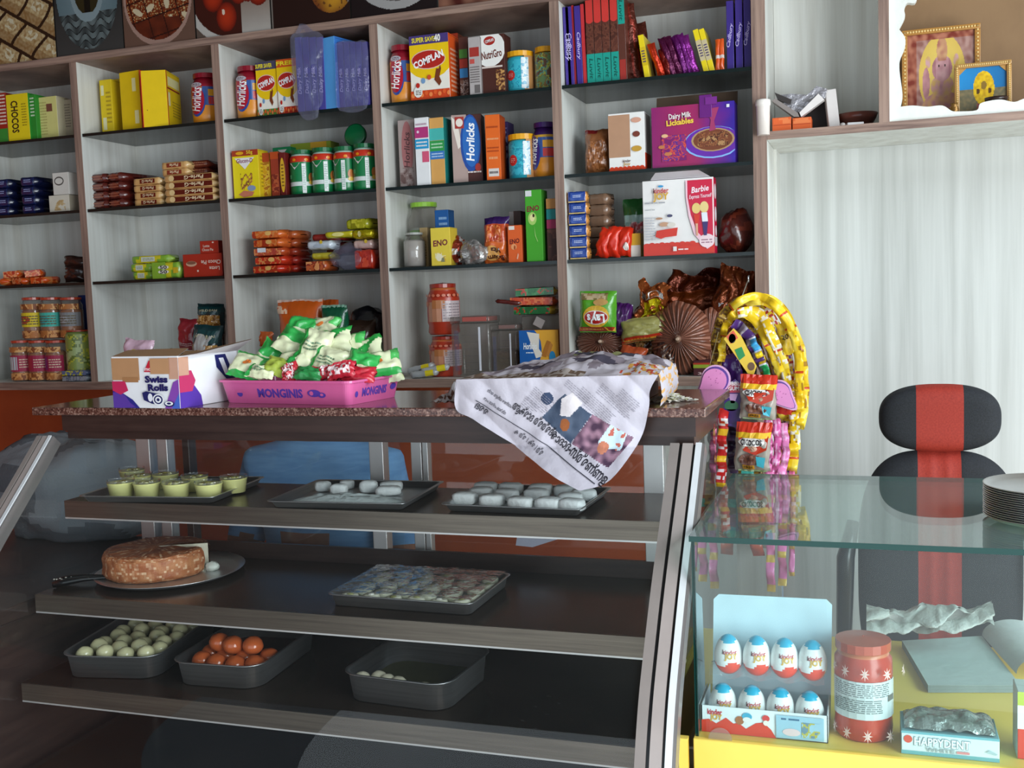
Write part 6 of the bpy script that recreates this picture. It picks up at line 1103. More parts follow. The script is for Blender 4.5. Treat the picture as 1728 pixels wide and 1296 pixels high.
# ---- tray of garnished sweets under film
TB_ = (-.775, 1.728, .0); pan('steel_tray', 'bright steel tray of garnished white sweets on the middle shelf', 'tray', TB_[0], TB_[1], S2, .262, .185, .022, -.02, .012, .004, .005)
k = 0
for j in range(5):
    for i in range(6):
        x_, y_ = TB_[0]-.108+i*.043+(.008*(j % 2)), TB_[1]-.073+j*.036
        b = MB(); b.lathe([(.013, 0, '#cfcfb4'), (.0165, .006, '#d8d8c0'), (.0150, .013, '#dcdcc8'), (.0075, .014, '#c8c8b0')], 14, 'food'); b.ball((.001, 0, .0135), .0065, .0055, .003, ['#a8a878', '#e8e8dc', '#8a8a5c'][k % 3], 'food', 8, 5)
        tag(b.build('garnished_sweet', None, (x_, y_, S2+.0035+.002*((i+j) % 2)), (.1*math.sin(k), .1*math.cos(k*2), 0)), 'white sweet on the filmed tray, row %s, %s' % (['at the front', 'behind the front one', 'in the middle', 'before the last', 'at the back'][j], ['far left', 'second from left', 'third from left', 'third from right', 'second from right', 'far right'][i]), 'sweet', 'garnished white sweets under film'); k += 1
b = MB(); b.grid(lambda u, v: (-.132+.264*u, -.094+.188*v, .0235+.003*math.sin(u*3.1)*math.sin(v*3.1)+.0028*abs(noise.noise(Vector((u*9, v*8, 2))))), 40, 30, '#fff', 'cling_film'); tag(b.build('cling_film', None, (TB_[0], TB_[1], S2+.0035)), 'crinkled clear film stretched over the tray of sweets', 'film')
# ---- bottom shelf pans of balls
PN = [(-1.392, 1.735, .18, .20, .30, .045), (-1.145, 1.725, .06, .185, .26, .045), (-.770, 1.69, -.07, .21, .20, .050)]
lbp = ['deep steel pan of pale yellow syrup balls, leftmost on the bottom shelf', 'deep steel pan of brown red syrup balls on the bottom shelf', 'deep steel pan with only a few white balls, rightmost on the bottom shelf']
for i, (x_, y_, a_, w_, d_, h_) in enumerate(PN): pan('deep_steel_pan', lbp[i], 'pan', x_, y_, S3, w_-.016, d_-.016, h_, a_, .035, .005, .005, grp='deep steel pans', fill=(.022 if i == 0 else (.012 if i == 1 else .010), ['#6a6a34', '#4a1a0c', '#5a5a3a'][i]))
def ballobj(name, label, x_, y_, z_, r_, col, grp, seed):
    b = MB(); b.ball((0, 0, r_*.9), r_, r_, r_*.9, col, 'wet', 18, 12, .06, seed); tag(b.build(name, None, (x_, y_, z_)), label, 'sweet', grp)
k = 0; P_ = PN[0]; rws = ['front', 'second', 'third', 'fourth', 'fifth', 'sixth', 'back']; cls = ['far left', 'middle left', 'middle right', 'far right']
for j in range(7):
    for i in range(4):
        lx, ly = -.066+i*.042+.010*(j % 2), -.112+j*.036
        x_, y_ = loc_xy(P_[0], P_[1], P_[2], lx, ly); ballobj('pale_syrup_ball', 'pale yellow syrup ball in the left pan, %s row, %s' % (rws[j], cls[i]), x_, y_, S3+.017+.004*((i*3+j) % 2)+(.004 if j < 2 else 0), .0165, '#d6d1a4', 'pale yellow syrup balls', k); k += 1
P_ = PN[1]; k = 0
for lx, ly, lz, nme in ((-.055, -.075, 0, 'front row far left'), (-.018, -.085, 0, 'front row second'), (.022, -.088, 0, 'front row third'), (.058, -.080, 0, 'front row far right'), (-.06, -.035, 0, 'second row far left'), (-.022, -.045, 0, 'second row middle left'), (.02, -.048, 0, 'second row middle right'), (.065, -.038, 0, 'second row far right'), (-.035, -.045, .026, 'top layer left'), (-.0, -.055, .026, 'top layer middle'), (.04, -.052, .026, 'top layer right'), (-.03, -.005, 0, 'back row left'), (.012, -.008, 0, 'back row right')):
    x_, y_ = loc_xy(P_[0], P_[1], P_[2], lx, ly); ballobj('red_syrup_ball', 'brown red syrup ball in the middle pan, %s' % nme, x_, y_, S3+.013+lz, .0195, '#bd5c30', 'brown red syrup balls', 20+k); k += 1
P_ = PN[2]; k = 0
for lx, ly, nme in ((-.082, -.060, 'far left'), (-.055, -.048, 'second from left, further back'), (-.032, -.058, 'third from left'), (-.008, -.062, 'fourth from left'), (.014, -.060, 'fifth, half sunk'), (.036, -.050, 'far right, half sunk')):
    x_, y_ = loc_xy(P_[0], P_[1], P_[2], lx, ly); ballobj('white_syrup_ball', 'white syrup ball in the right pan, %s' % nme, x_, y_, S3+(.013 if k < 4 else .003), .0155, '#ddd6bc', 'white syrup balls', 40+k); k += 1
# white card hanging behind the case
b = MB(); b.poly([(-.055, 0, -.012), (-.05, 0, .014), (.055, 0, .012), (-.02, 0, -.014)], '#d8d4e8', 'paper'); b.poly([(-.055, .001, -.012), (-.02, .001, -.014), (.055, .001, .012), (-.05, .001, .014)], '#d8d4e8', 'paper')
p = at(915, 912, 1.96); tag(b.build('paper_note', None, (p.x, 1.958, p.z)), 'white paper note hanging behind the case under the top shelf', 'paper')
# ================================================================ in and on the glass counter
ZD_ = .8565
def egg(label, px, py, Y, seed):
    p = at(px, py, Y); b = MB(); H_ = .060; r0 = .0205
    def cf(u, v):
        z_ = v; wav = .42+.05*math.sin(u*2*PI*3+1)
        return '#17a9cf' if z_ > .76-.03*math.cos(u*2*PI*2) else ('#e9442a' if z_ < wav*.9 else '#f2f4f4')
    def fn(u, v):
        q = PI*(v-.5); a = 2*PI*u; zz = math.sin(q); r_ = r0*math.cos(q)*(1-.13*zz); return (r_*math.sin(a), -r_*math.cos(a), H_/2+H_/2*zz)
    b.grid(fn, 36, 26, cf, 'gloss', closed_u=True, flip=True)
    def sfn(u, v, o):
        z_ = v; zz = 2*z_-1; cq = math.sqrt(max(0, 1-zz*zz)); r_ = r0*cq*(1-.13*zz)+o+.0003; a = (u-.5)*PI; return (r_*math.sin(a), -r_*math.cos(a), z_*H_)
    b.decals(Surf(sfn, r0*PI, H_, True), [('t', 'kinder', .5, .64, .10, '#c8283a', 0, 0, .36, .02), ('t', 'k', .345, .64, .10, '#202028', 0, 0, .05, .02), ('t', 'JOY', .52, .52, .13, '#d8a83a', 0, 0, .30, .04)], 'gloss')
    return tag(b.build('surprise_egg', None, (p.x, Y, p.z-H_/2), (0, 0, .25)), label, 'surprise egg', 'plastic surprise eggs')
ord4 = ['leftmost', 'second from left', 'third from left', 'rightmost']
for i, (px, py) in enumerate(((1229, 1103), (1277, 1106), (1324, 1110), (1371, 1114))): egg('white egg with blue cap in the upper row, %s' % ord4[i], px, py, 1.552, i)
for i, (px, py) in enumerate(((1220, 1186), (1269, 1190), (1317, 1194), (1366, 1200))): egg('white egg with blue cap in the lower row, %s' % ord4[i], px, py, 1.520, i)
def lpt(px, py, Y, o): p = at(px, py, Y); return (p.x-o.x, Y-o.y, p.z-o.z)
o0 = Vector((at(1290, 1240, 1.49).x, 1.49, ZD_)); dr = empty('egg_display_carton', o0, 0); tag(dr, 'white and red display carton with a tall card back holding eggs', 'carton')
xl, xr = at(1184, 1200, 1.492).x-o0.x, at(1397, 1220, 1.492).x-o0.x; hb = at(1290, 1198, 1.492).z-ZD_
b = MB(); b.box(xl, 0, 0, xr, .0012, hb, '#e4ecf0', 'card'); b.box(xl, 0, 0, xl+.0012, .085, hb, '#dce6ec', 'card'); b.box(xr-.0012, 0, 0, xr, .085, hb, '#dce6ec', 'card'); b.box(xl, 0, 0, xr, .085, .001, '#dce6ec', 'card')
W_ = xr-xl; b.decals(Surf(lambda u, v, o: (xl+u*W_, -o-.0002, v*hb), W_, hb), [('p', [(0, 0), (.6, 0), (.56, .3), (.5, .55), (.44, .5), (.36, .25), (.3, .45), (.26, .4), (.2, .6), (.12, .35), (.06, .5), (0, .45)], '#dc3c22'), ('t', 'kinder', .11, .78, .20, '#c8283a', 0, 0, .12, .03), ('t', 'JOY', .12, .56, .20, '#d8a83a', 0, 0, .10, .04), ('e', .31, .55, .035, .16, '#a8683a'), ('e', .37, .72, .04, .14, '#3aa8cc'), ('e', .37, .6, .035, .1, '#e8e8e8'), ('e', .52, .72, .03, .12, '#d83c3a'), ('e', .52, .55, .022, .1, '#f0e8e0'), ('r', .60, .06, .97, .9, '#9cc4d8'), ('l', .64, .7, .8, .85, 1, '#3a6a8c'), ('e', .72, .3, .07, .14, '#e0c8cc'), ('n', .8, .15, .94, .7, ['#9cc4d8', '#b8b04a', '#6a8a9c'], 6)], 'card')
b.build('carton_tray', dr)
b = MB(); a1, a2, a3, a4 = lpt(1203, 1240, 1.575, o0), lpt(1402, 1250, 1.575, o0), lpt(1404, 1012, 1.585, o0), lpt(1204, 1002, 1.585, o0)
a1 = (a1[0], a1[1], .0); a2 = (a2[0], a2[1], .0); cc_ = .008
pts = [a1, a2, (a3[0], a3[1], a3[2]-cc_), (a3[0]-cc_, a3[1], a3[2]), (a4[0]+cc_, a4[1], a4[2]), (a4[0], a4[1], a4[2]-cc_)]
b.poly(pts, '#c4dde8'); b.poly([(x, y+.0015, z) for x, y, z in pts][::-1], '#c4dde8'); n = len(pts)
for i in range(n): q, w_ = pts[i], pts[(i+1) % n]; b.poly([q, (q[0], q[1]+.0015, q[2]), (w_[0], w_[1]+.0015, w_[2]), w_], '#dcecf2')
b.build('card_back', dr)
for k, (ys, Y) in enumerate(((1140, 1.552), (1220, 1.520))):
    b = MB(); zc = at(1300, ys, Y).z-ZD_; y0 = Y-1.49
    b.grid(lambda u, v: (xl+.006+u*(W_-.012), y0-.020+.05*v, zc+.003*math.sin(u*8*PI)+.012*math.sin(v*PI)), 48, 10, '#fff', 'cling_film'); b.build('blister_tray', dr)
for i, px in enumerate((1244, 1290, 1338, 1383)):
    p = at(px, 1168, 1.56); b = MB(); b.lathe([(.0, .022, '#2a9cc0'), (.012, .020, '#2a9cc0'), (.019, .008, '#4aa8c4'), (.019, 0, '#d8e4e8')][::-1], 16, 'gloss', cap=False); b.lathe([(.019, -.03, '#d8e4e8'), (.019, 0, '#d8e4e8')], 16, 'gloss', cap=False)
    tag(b.build('surprise_egg', None, (p.x, 1.560, p.z-.02)), 'blue capped egg in the hidden back row, %s' % ord4[i], 'surprise egg', 'eggs of the back row') if False else None
# red candy jar
x, r, h = pj_jar(1406, 1508, 1086, 1.50, ZD_); c_ = '#b83a24'
def star(cu, cv, s_): return [('p', [(cu+s_*.45*math.cos(a), cv+s_*.8*math.sin(a)), (cu+s_*.08*math.cos(a+1.57), cv+s_*.16*math.sin(a+1.57)), (cu-s_*.08*math.cos(a+1.57), cv-s_*.16*math.sin(a+1.57))], '#e8c8c0') for a in [k*PI/4 for k in range(8)]]
dec = [('r', .06, .27, .95, .70, '#c9d3d4'), ('l', .12, .52, .8, .68, 7, '#6a7474'), ('l', .12, .34, .7, .50, 7, '#6a7474'), ('r', .78, .46, .90, .53, '#5a6060')]
for i in range(5): dec += star(.12+.19*i, .82, .10)+star(.14+.19*i, .12, .10)
jar('candy_jar', 'large red candy jar with pale printed label inside the glass counter', 'jar', x, 1.50+r, ZD_, r, h, [(0, .9, c_), (.03, .97, c_), (.12, 1, c_), (.24, .97, c_), (.27, .99, c_), (.70, .99, c_), (.73, 1, c_), (.9, .98, c_), (.95, .88, '#c8744c'), (1, .88, c_)], dec, (.13, .95, '#b5482e'), .05, 'gloss', n=40)
# mint box with wrapped candies on top
def mint(b, w, d, h):
    b.grid(lambda u, v: (-w/2+.004+u*(w-.008), .004+v*(d-.008), h+.002+.010*abs(noise.noise(Vector((u*5, v*3, 2))))+.014*math.sin(u*PI)**.4*math.sin(v*PI)**.4), 34, 14, lambda u, v: '#a8b4b0' if nz(u*9, v*6) > .0 else '#8a9490', 'foil')
pcarton('mint_gum_box', 'white and teal gum box with wrapped sweets on top', 'box', 1521, 1687, 1240, 1.482, ZD_, .07, {'F': '#d6e4e6', '*': '#7fb4bc'}, {'F': [('r', 0, .90, 1, 1, '#6fb0ba'), ('r', 0, 0, 1, .16, '#6fb0ba'), ('e', .07, .66, .045, .17, '#d8503a'), ('t', 'HAPPYDENT', .42, .60, .36, '#7f9aa4', 0, 0, .58, .05), ('t', 'HAPPYDENT', .42, .60, .34, '#eef4f6', 0, 0, .57, .02), ('t', 'WHITE', .40, .28, .16, '#9aa8ac', 0, 0, .3, .03), ('r', .57, .22, .70, .32, '#d88a8c'), ('p', [(.86, .4), (.96, .3), (.98, .36), (.9, .5)], '#a8c0c4')]}, 0, extra=mint)
# notebook and cloth
zn = ZD_+.0005; q = [onz(1522, 1081, zn+.012), onz(1657, 1073, zn+.012), onz(1722, 1156, zn+.012), onz(1566, 1156, zn+.012)]
b = MB(); cxn = sum((p.x for p in q))/4; cyn = sum((p.y for p in q))/4
top = [(p.x-cxn, p.y-cyn, .012) for p in q]; bot = [(x_, y_, 0) for x_, y_, z_ in top]
b.poly(top[::-1], '#b9c6c4', 'paper'); b.poly(bot, '#b9c6c4', 'paper')
for i in range(4):
    j = (i+1) % 4; b.poly([bot[i], bot[j], top[j], top[i]], '#8f9c9c', 'paper')
    for kk in range(1, 5): z_ = .0024*kk; b.poly([(bot[i][0]*1.001, bot[i][1]*1.001, z_), (bot[j][0]*1.001, bot[j][1]*1.001, z_), (bot[j][0]*1.001, bot[j][1]*1.001, z_+.0004), (bot[i][0]*1.001, bot[i][1]*1.001, z_+.0004)], '#5f6a6c', 'paper')
nb = b.build('notebook', None, (cxn, cyn, zn)); tag(nb, 'thick white notebook lying open on the yellow counter deck', 'notebook')
b = MB(); q1, q2 = Vector(top[1]), Vector(top[2])
b.grid(lambda u, v: tuple(Vector((q1.x+(q2.x-q1.x)*v+.075*(1-math.cos(u*2.2))*.75, q1.y+(q2.y-q1.y)*v*.8+.012*u, .0125+.030*math.sin(u*2.4)))), 14, 10, '#dfe2e2', 'paper'); b.build('curled_page', nb)
b = MB()
def clothf(u, v):
    p = at(1462+u*215, 1044+18*(v-.5)*2*(1-.25*abs(u-.4))+(-10*abs(u-.62)**1.2*2 if u > .55 else 6*math.sin(u*5)), 1.885-.03*v)
    n_ = noise.noise(Vector((u*8+v*3, v*4, 2))); return (p.x, p.y+.030*n_*math.sin(PI*min(1, u+.1))+.016*math.cos(v*9+u*12), p.z+.010*n_+.004*noise.noise(Vector((u*14, v*5, 5))))
b.grid(clothf, 60, 22, '#d8d4d0', 'cloth'); p = at(1560, 1060, 1.87)
b.grid(lambda u, v: (lambda t_: (t_[0], t_[1]+.02, t_[2]-.002))(clothf(u, v)), 40, 12, '#cfcac6', 'cloth')
tag(b.build('folded_cloth'), 'crumpled white cloth lying at the back of the glass counter', 'cloth')
b = MB(); b.ball((0, 0, .016), .032, .018, .016, '#8a3a2c', 'cloth', 20, 12, .25, 4); p = at(1685, 1040, 1.90); tag(b.build('red_cloth', None, (p.x+.01, 1.925, ZD_+.05)), 'small dark red cloth bundle right of the white cloth', 'cloth') if False else b.bm.free()
pcarton('egg_carton_side', 'green, white and red carton cut by the right edge', 'box', 1717, 1790, 1170, 1.50, ZD_, .05, {'F': '#dc3c22', '*': '#c8d4d0', 'L': '#c8d4d0'}, {'F': [('r', 0, .45, 1, .8, '#e8ecec'), ('r', 0, .8, 1, 1, '#b8c83a')]}, 0)
# steel plates on top
pl = onz(1659, 848, 1.152+.02); rp = .088; cxp, cyp = pl.x+rp, pl.y+.002
for i in range(15):
    b = MB(); b.lathe([(.05, 0, '#9a8f88'), (rp*.90, .0008, '#8a807a'), (rp*.955, .0058, '#8a807a'), (rp, .0066, '#8a807a'), (rp, .0078, '#c0bcb8'), (rp*.985, .0078, '#c0bcb8'), (rp*.88, .0022, '#a8a4a0'), (0, .0018, '#a8a4a0')], 56, 'steel', cap=False)
    tag(b.build('steel_plate', None, (cxp+.0003*math.sin(i*2.1), cyp+.0003*math.cos(i*3), 1.1505+i*.0031)), 'round steel plate, %s' % ('topmost of the stack on the glass counter' if i == 14 else ('lowest of the stack on the glass counter' if i == 0 else 'within the stack on the glass counter')), 'plate', 'stacked steel plates')
b = MB(); b.tube([(cxp+.01, cyp-.02, 1.1992), (cxp+.04, cyp-.024, 1.202), (cxp+.068, cyp-.026, 1.2035)], [.004, .003, .003], '#9a9890', 'steel'); b.ball((cxp-.002, cyp-.02, 1.2005), .018, .011, .004, '#9a9890', 'steel', 14, 8); tag(b.build('steel_spoon'), 'steel spoon lying in the topmost plate', 'spoon')
# ================================================================ office chair
ch = empty('office_chair', (.13, 2.30, 0)); tag(ch, 'black office chair with a red centre stripe and padded headrest', 'chair')
def pad(name, cx, cz, w_, h_, t_, n_=3.0, ribs=False, y=0, par=ch, cols=True, flat=1.0, tilt=0):
    b = MB()
    def fn(u, v):
        a = 2*PI*u; q = PI*(v-.5); f = lambda c_, e_: math.copysign(abs(c_)**e_, c_)
        x_ = w_/2*f(math.cos(q), .35)*f(math.cos(a), 2/n_); z_ = h_/2*f(math.cos(q), .35)*f(math.sin(a), 2/n_); y_ = t_/2*f(math.sin(q), .8)
        return (x_, y_-.02*(1-(2*x_/w_)**2)*0, z_)
    b.grid(fn, 88, 20, lambda u, v: '#fff', lambda u, v: 'chair_black', closed_u=True)
    if cols:
        for f in b.bm.faces:
            c_ = f.calc_center_median()
            if abs(c_.x) < w_*.205 if not ribs else abs(c_.x) < .042: f.material_index = b.mi('chair_red')
        for e_ in (-1, 1): pass
    b2 = b; o = b.build(name, par, (cx-par.location.x, y-par.location.y, cz), (tilt, 0, 0)); return o
h0, h1_ = at(1483, 707, 2.25), at(1693, 707, 2.25); hc = at(1588, 650, 2.25).z; hl = at(1588, 766, 2.25).z; hx = (h0.x+h1_.x)/2; W2_ = h1_.x-h0.x
def superpad(name, hx, zc, w_, h_, t_, y, stripe, n_=2.6, seams=0):
    b = MB(); NX, NZ = 48, 30
    def prof_(x): return (max(0, 1-abs(x)**n_))**(1/n_)
    def fn(u, v, side):
        X = math.sin((u-.5)*PI); hz = prof_(X); Z = (2*v-1)*hz
        e_ = max(0, 1-abs(X)**4-abs((2*v-1))**4*.999); th = t_/2*max(0, (1-abs(X)**6)*(1-abs(2*v-1)**5))**.45
        y_ = -side*th
        if seams and side > 0 and abs(X*w_/2) < stripe: y_ += .004*(math.cos(X*w_/2/stripe*PI*1.5)**16)
        return (X*w_/2, y_, Z*h_/2)
    for side in (1, -1):
        def mt_(u, v): X = math.sin((u-.5)*PI)*w_/2; return 'chair_red' if abs(X) < stripe else 'chair_black'
        b.grid(lambda u, v: fn(u, v, side), NX, NZ, '#fff', mt_, flip=side < 0)
    return b.build(name, ch, (hx-ch.location.x, y-ch.location.y, zc))
superpad('headrest', hx, (hc+hl)/2, W2_, hc-hl, .06, 2.28, .047)
bz = at(1588, 764, 2.25).z
superpad('backrest', hx, bz-.26, .315, .52, .07, 2.29, .043, 3.2, 1)
b = MB(); b.tube([(-.17, .02, .62), (-.185, -.02, .75), (-.18, -.05, .93), (-.165, -.02, 1.0)], [.014, .016, .018, .012], '#0c0c0e', 'gloss'); b.build('armrest', ch)
b = MB(); b.tube([(.17, .02, .62), (.185, -.02, .75), (.18, -.05, .93), (.165, -.02, 1.0)], [.014, .016, .018, .012], '#0c0c0e', 'gloss'); b.build('armrest', ch)
b = MB(); b.box(-.23, -.31, .46, .23, -.02, .54, '#15161a', 'chair_black', .03); b.build('seat', ch, (0, 0, 0)); b = MB(); b.tube([(0, -.1, .46), (0, -.1, .10)], .03, '#0c0c0e', 'gloss'); b.build('gas_column', ch)
b = MB()
for i in range(5): a = 2*PI*i/5; b.tube([(0, -.1, .11), (.2*math.cos(a), -.1+.2*math.sin(a), .06)], [.028, .016], '#0c0c0e', 'gloss'); b.ball((.2*math.cos(a), -.1+.2*math.sin(a), .03), .02, .02, .03, '#0c0c0e', 'gloss', 10, 8)
b.build('star_base', ch)
# ================================================================ hanging strips of sachets
def strip(label, pts, Y, wpx, nS, cf, name='sachet_strip', grp='long strips of yellow and orange sachets', seed=0, dy=.0, mat='gloss'):
    P = smooth_line([(at(x, y, Y).x, at(x, y, Y).z) for x, y in pts], 8); n = len(P)
    L = [0]
    for i in range(1, n): L.append(L[-1]+math.hypot(P[i][0]-P[i-1][0], P[i][1]-P[i-1][1]))
    def pos(s_):
        d = s_*L[-1]; i = 0
        while i < n-2 and L[i+1] < d: i += 1
        f_ = (d-L[i])/max(1e-6, L[i+1]-L[i]); x_ = P[i][0]*(1-f_)+P[i+1][0]*f_; z_ = P[i][1]*(1-f_)+P[i+1][1]*f_; t = Vector((P[i+1][0]-P[i][0], P[i+1][1]-P[i][1])).normalized(); return x_, z_, t
    w_ = wpx*.86/1785*2.1; b = MB(); sd = Vector((seed*3.3, seed, 1))
    def fn(u, v, side):
        x_, z_, t = pos(v); ph = (v*nS) % 1; bul = max(0, 1-(2*ph-1)**6)*max(0, 1-(2*u-1)**4); nr = Vector((-t.y, t.x))
        ww = w_*(.9+.16*bul)*(1+.1*noise.noise(Vector((v*nS*2, 1, 0))+sd)); q = noise.noise(Vector((u*4, v*nS*3, side))+sd)*.003
        tw = .25*math.sin(v*9+seed); o_ = (u-.5)*ww
        return (x_+nr.x*o_*math.cos(tw), Y+dy-side*(.0035*bul)+.010*math.sin(v*23+seed*2)+q+o_*math.sin(tw)+.006*noise.noise(Vector((v*6, 0, 5))+sd), z_+nr.y*o_*math.cos(tw))
    for side in (1, -1): b.grid(lambda u, v: fn(u, v, side), 6, nS*9, lambda u, v: cf(u, (v*nS) % 1, int(v*nS)), mat, flip=side < 0)
    return tag(b.build(name), label, 'snack strip', grp)
YH = 2.05
def yel(u, v, i): return '#a87c24' if (nz(u*3, v*2+i*3, 7) > .42) else ('#c8461c' if (v < .08 and i % 3 == 0) else ('#edc321' if (i+int(u*2)) % 4 else '#f3d54a'))
def mix(u, v, i): c = ['#e8c83a', '#f0e4d8', '#b8342c', '#e8c83a', '#6a4a9c', '#e8b8a8']; return c[int(abs(nz(u*1.6+i*1.7, v*2.2+i, 3))*12) % 6]
def brn(u, v, i): return '#a8842c' if nz(u*5, v*6+i) > 0 else '#6a4a24'
strip('yellow sachet strip forming the outer right arc of the hanging bundle', [(1250, 512), (1290, 505), (1322, 530), (1345, 580), (1354, 640), (1352, 700), (1346, 722)], YH, 26, 8, yel, seed=1)
strip('yellow sachet strip ending low at the right of the bundle', [(1345, 640), (1350, 680), (1349, 725)], YH-.012, 18, 2, lambda u, v, i: '#edc321', seed=2, grp=None)
strip('thin yellow sachet strip along the crown of the bundle', [(1232, 520), (1270, 500), (1310, 516), (1336, 556), (1348, 610), (1350, 660)], YH-.02, 17, 7, yel, seed=61)
strip('yellow and white sachet strip between the two outer arcs', [(1246, 528), (1280, 528), (1305, 570), (1326, 630), (1340, 700), (1342, 760)], YH-.006, 20, 8, lambda u, v, i: '#f2ead8' if nz(u*3, v*4+i) > .12 else yel(u, v, i), seed=62)
strip('gold and brown sachet strip in the core of the bundle', [(1246, 530), (1262, 556), (1280, 596), (1300, 650), (1308, 690)], YH+.025, 26, 6, brn, seed=63, grp=None)
strip('orange and yellow sachet strip in the right of the core', [(1270, 540), (1298, 580), (1314, 630), (1326, 690), (1328, 740)], YH+.03, 26, 6, mix, seed=64, grp=None)
strip('mixed colour sachet strip just inside the outer right arc', [(1240, 520), (1285, 520), (1312, 560), (1330, 620), (1335, 690), (1332, 760), (1328, 800)], YH+.012, 26, 9, mix, seed=3)
strip('yellow sachet strip in the middle arc of the bundle', [(1230, 535), (1262, 530), (1290, 565), (1310, 610), (1322, 650), (1318, 700)], YH, 20, 7, yel, seed=4)
strip('olive brown sachet strip arching at the left of the bundle', [(1258, 505), (1232, 520), (1214, 550), (1208, 590), (1212, 640)], YH+.01, 22, 6, brn, seed=5)
strip('yellow sachet strip hanging at the left of the bundle', [(1262, 520), (1236, 532), (1222, 560), (1217, 610)], YH, 16, 5, yel, seed=6)
strip('white and red sachet strip inside the middle arc', [(1255, 525), (1282, 545), (1302, 590), (1318, 660), (1320, 730), (1316, 790)], YH+.02, 24, 8, mix, seed=7)
strip('yellow sachet strip on the right lower side of the bundle', [(1320, 690), (1333, 720), (1338, 760), (1335, 800)], YH+.004, 24, 4, yel, seed=8, grp=None)
strip('purple and silver sachet strip behind the colourful card', [(1238, 545), (1258, 560), (1275, 590), (1290, 625)], YH-.012, 22, 4, lambda u, v, i: '#4a2a6a' if v < .6 else '#9a92a4', seed=9, grp=None)
strip('blue, yellow and green sachet strip beside the colourful card', [(1268, 570), (1282, 600), (1296, 635)], YH-.022, 15, 3, lambda u, v, i: ['#3aa0d8', '#eec81c', '#2a9a5a'][min(2, i)] if v > .15 else '#e8e8f0', seed=10, grp=None)
def card_poly(name, label, cat, pts, Y, t, col, dec=None, mat='gloss', grp=None):
    b = MB(); P = [at(x, y, Y) for x, y in pts]; b.slab([(p.x, p.z) for p in P], Y-t/2, Y+t/2, col, mat)
    for d in dec or []:
        q = [at(x, y, Y) for x, y in d[0]]; b.poly([(p.x, Y-t/2-.0008, p.z) for p in q], d[1], mat)
    return tag(b.build(name), label, cat, grp)
def circ(cx_, cy_, rx_, ry_, n=18): return [(cx_+rx_*math.cos(2*PI*i/n), cy_+ry_*math.sin(2*PI*i/n)) for i in range(n)]
card_poly('colourful_card_pack', 'yellow card pack with green, red and dark shapes, slanting in the bundle', 'snack', [(1222, 572), (1238, 554), (1250, 566), (1277, 618), (1272, 632), (1262, 630)], YH-.025, .006, '#e8c23a', [([(1226, 568), (1238, 557), (1246, 570), (1234, 580)], '#d85a3a'), (circ(1236, 571, 6, 8), '#2a2224'), ([(1240, 590), (1252, 585), (1258, 600), (1248, 608)], '#1f8a4a'), (circ(1268, 618, 6, 7), '#6a4a2c')])
pouch('purple_snack_pack', 'purple snack pack low behind the colourful card', 'snack', .036, .06, .02, '#4a2378', (at(1238, 660, YH).x, YH+.01, at(1238, 650, YH).z), (0, -.1, 0), seed=701, nu=10, nv=12)
pouch('triangular_snack_pack', 'yellow and pink pack sticking out at the top right of the bundle', 'snack', .034, .062, .014, lambda u, v: '#eec62a' if u < .62 else '#c87a84', (at(1338, 600, YH).x, YH, at(1330, 596, YH).z), (0, -.25, 0), [('t', '20', .35, .55, .14, '#3a2a1c', -10, 0, .4)], seed=702, nu=10, nv=12)
CH_ = [('r', 0, .80, 1, 1, '#c8301c'), ('r', 0, .68, 1, .8, '#edb82a'), ('p', [(.08, .68), (.95, .72), (.9, .45), (.6, .34), (.25, .42)], '#c23418'), ('e', .47, .60, .38, .09, '#f0e8e4'), ('t', 'CHOCOS', .47, .60, .11, '#2a1c20', 0, 0, .62, .04), ('e', .5, .47, .14, .06, '#d8a890'), ('e', .45, .24, .3, .13, '#7a5048'), ('n', .2, .17, .7, .33, ['#5a2e24', '#7a4636', '#8a5a4a'], 9), ('r', .25, .05, .58, .13, '#c88a1c'), ('t', 'FREE', .42, .09, .05, '#3a2016', 0, 0, .26, .02), ('p', [(.62, .32), (.9, .30), (.84, .08), (.66, .12)], '#4ab4c8'), ('r', .1, .0, .9, .03, '#7a8a5a')]
def chocos(label, xl, xr, yt, yb, Y, seed):
    a, c_ = at(xl, (yt+yb)/2, Y), at(xr, (yt+yb)/2, Y); T, B = at((xl+xr)/2, yt, Y), at((xl+xr)/2, yb, Y)
    return pouch('cereal_sachet', label, 'snack', c_.x-a.x, T.z-B.z, .022, lambda u, v: '#c8301c' if v > .8 else '#a89a90', (B.x, Y, B.z), (0, .04, 0), CH_, seed=seed, mat='gloss', group='hanging cereal sachets', nu=16, nv=20, pinch=.04)
chocos('red and yellow cereal sachet, the upper of the two', 1248, 1310, 632, 707, 1.995, 710); chocos('red and yellow cereal sachet, the lower of the two', 1240, 1300, 712, 794, 1.992, 711)
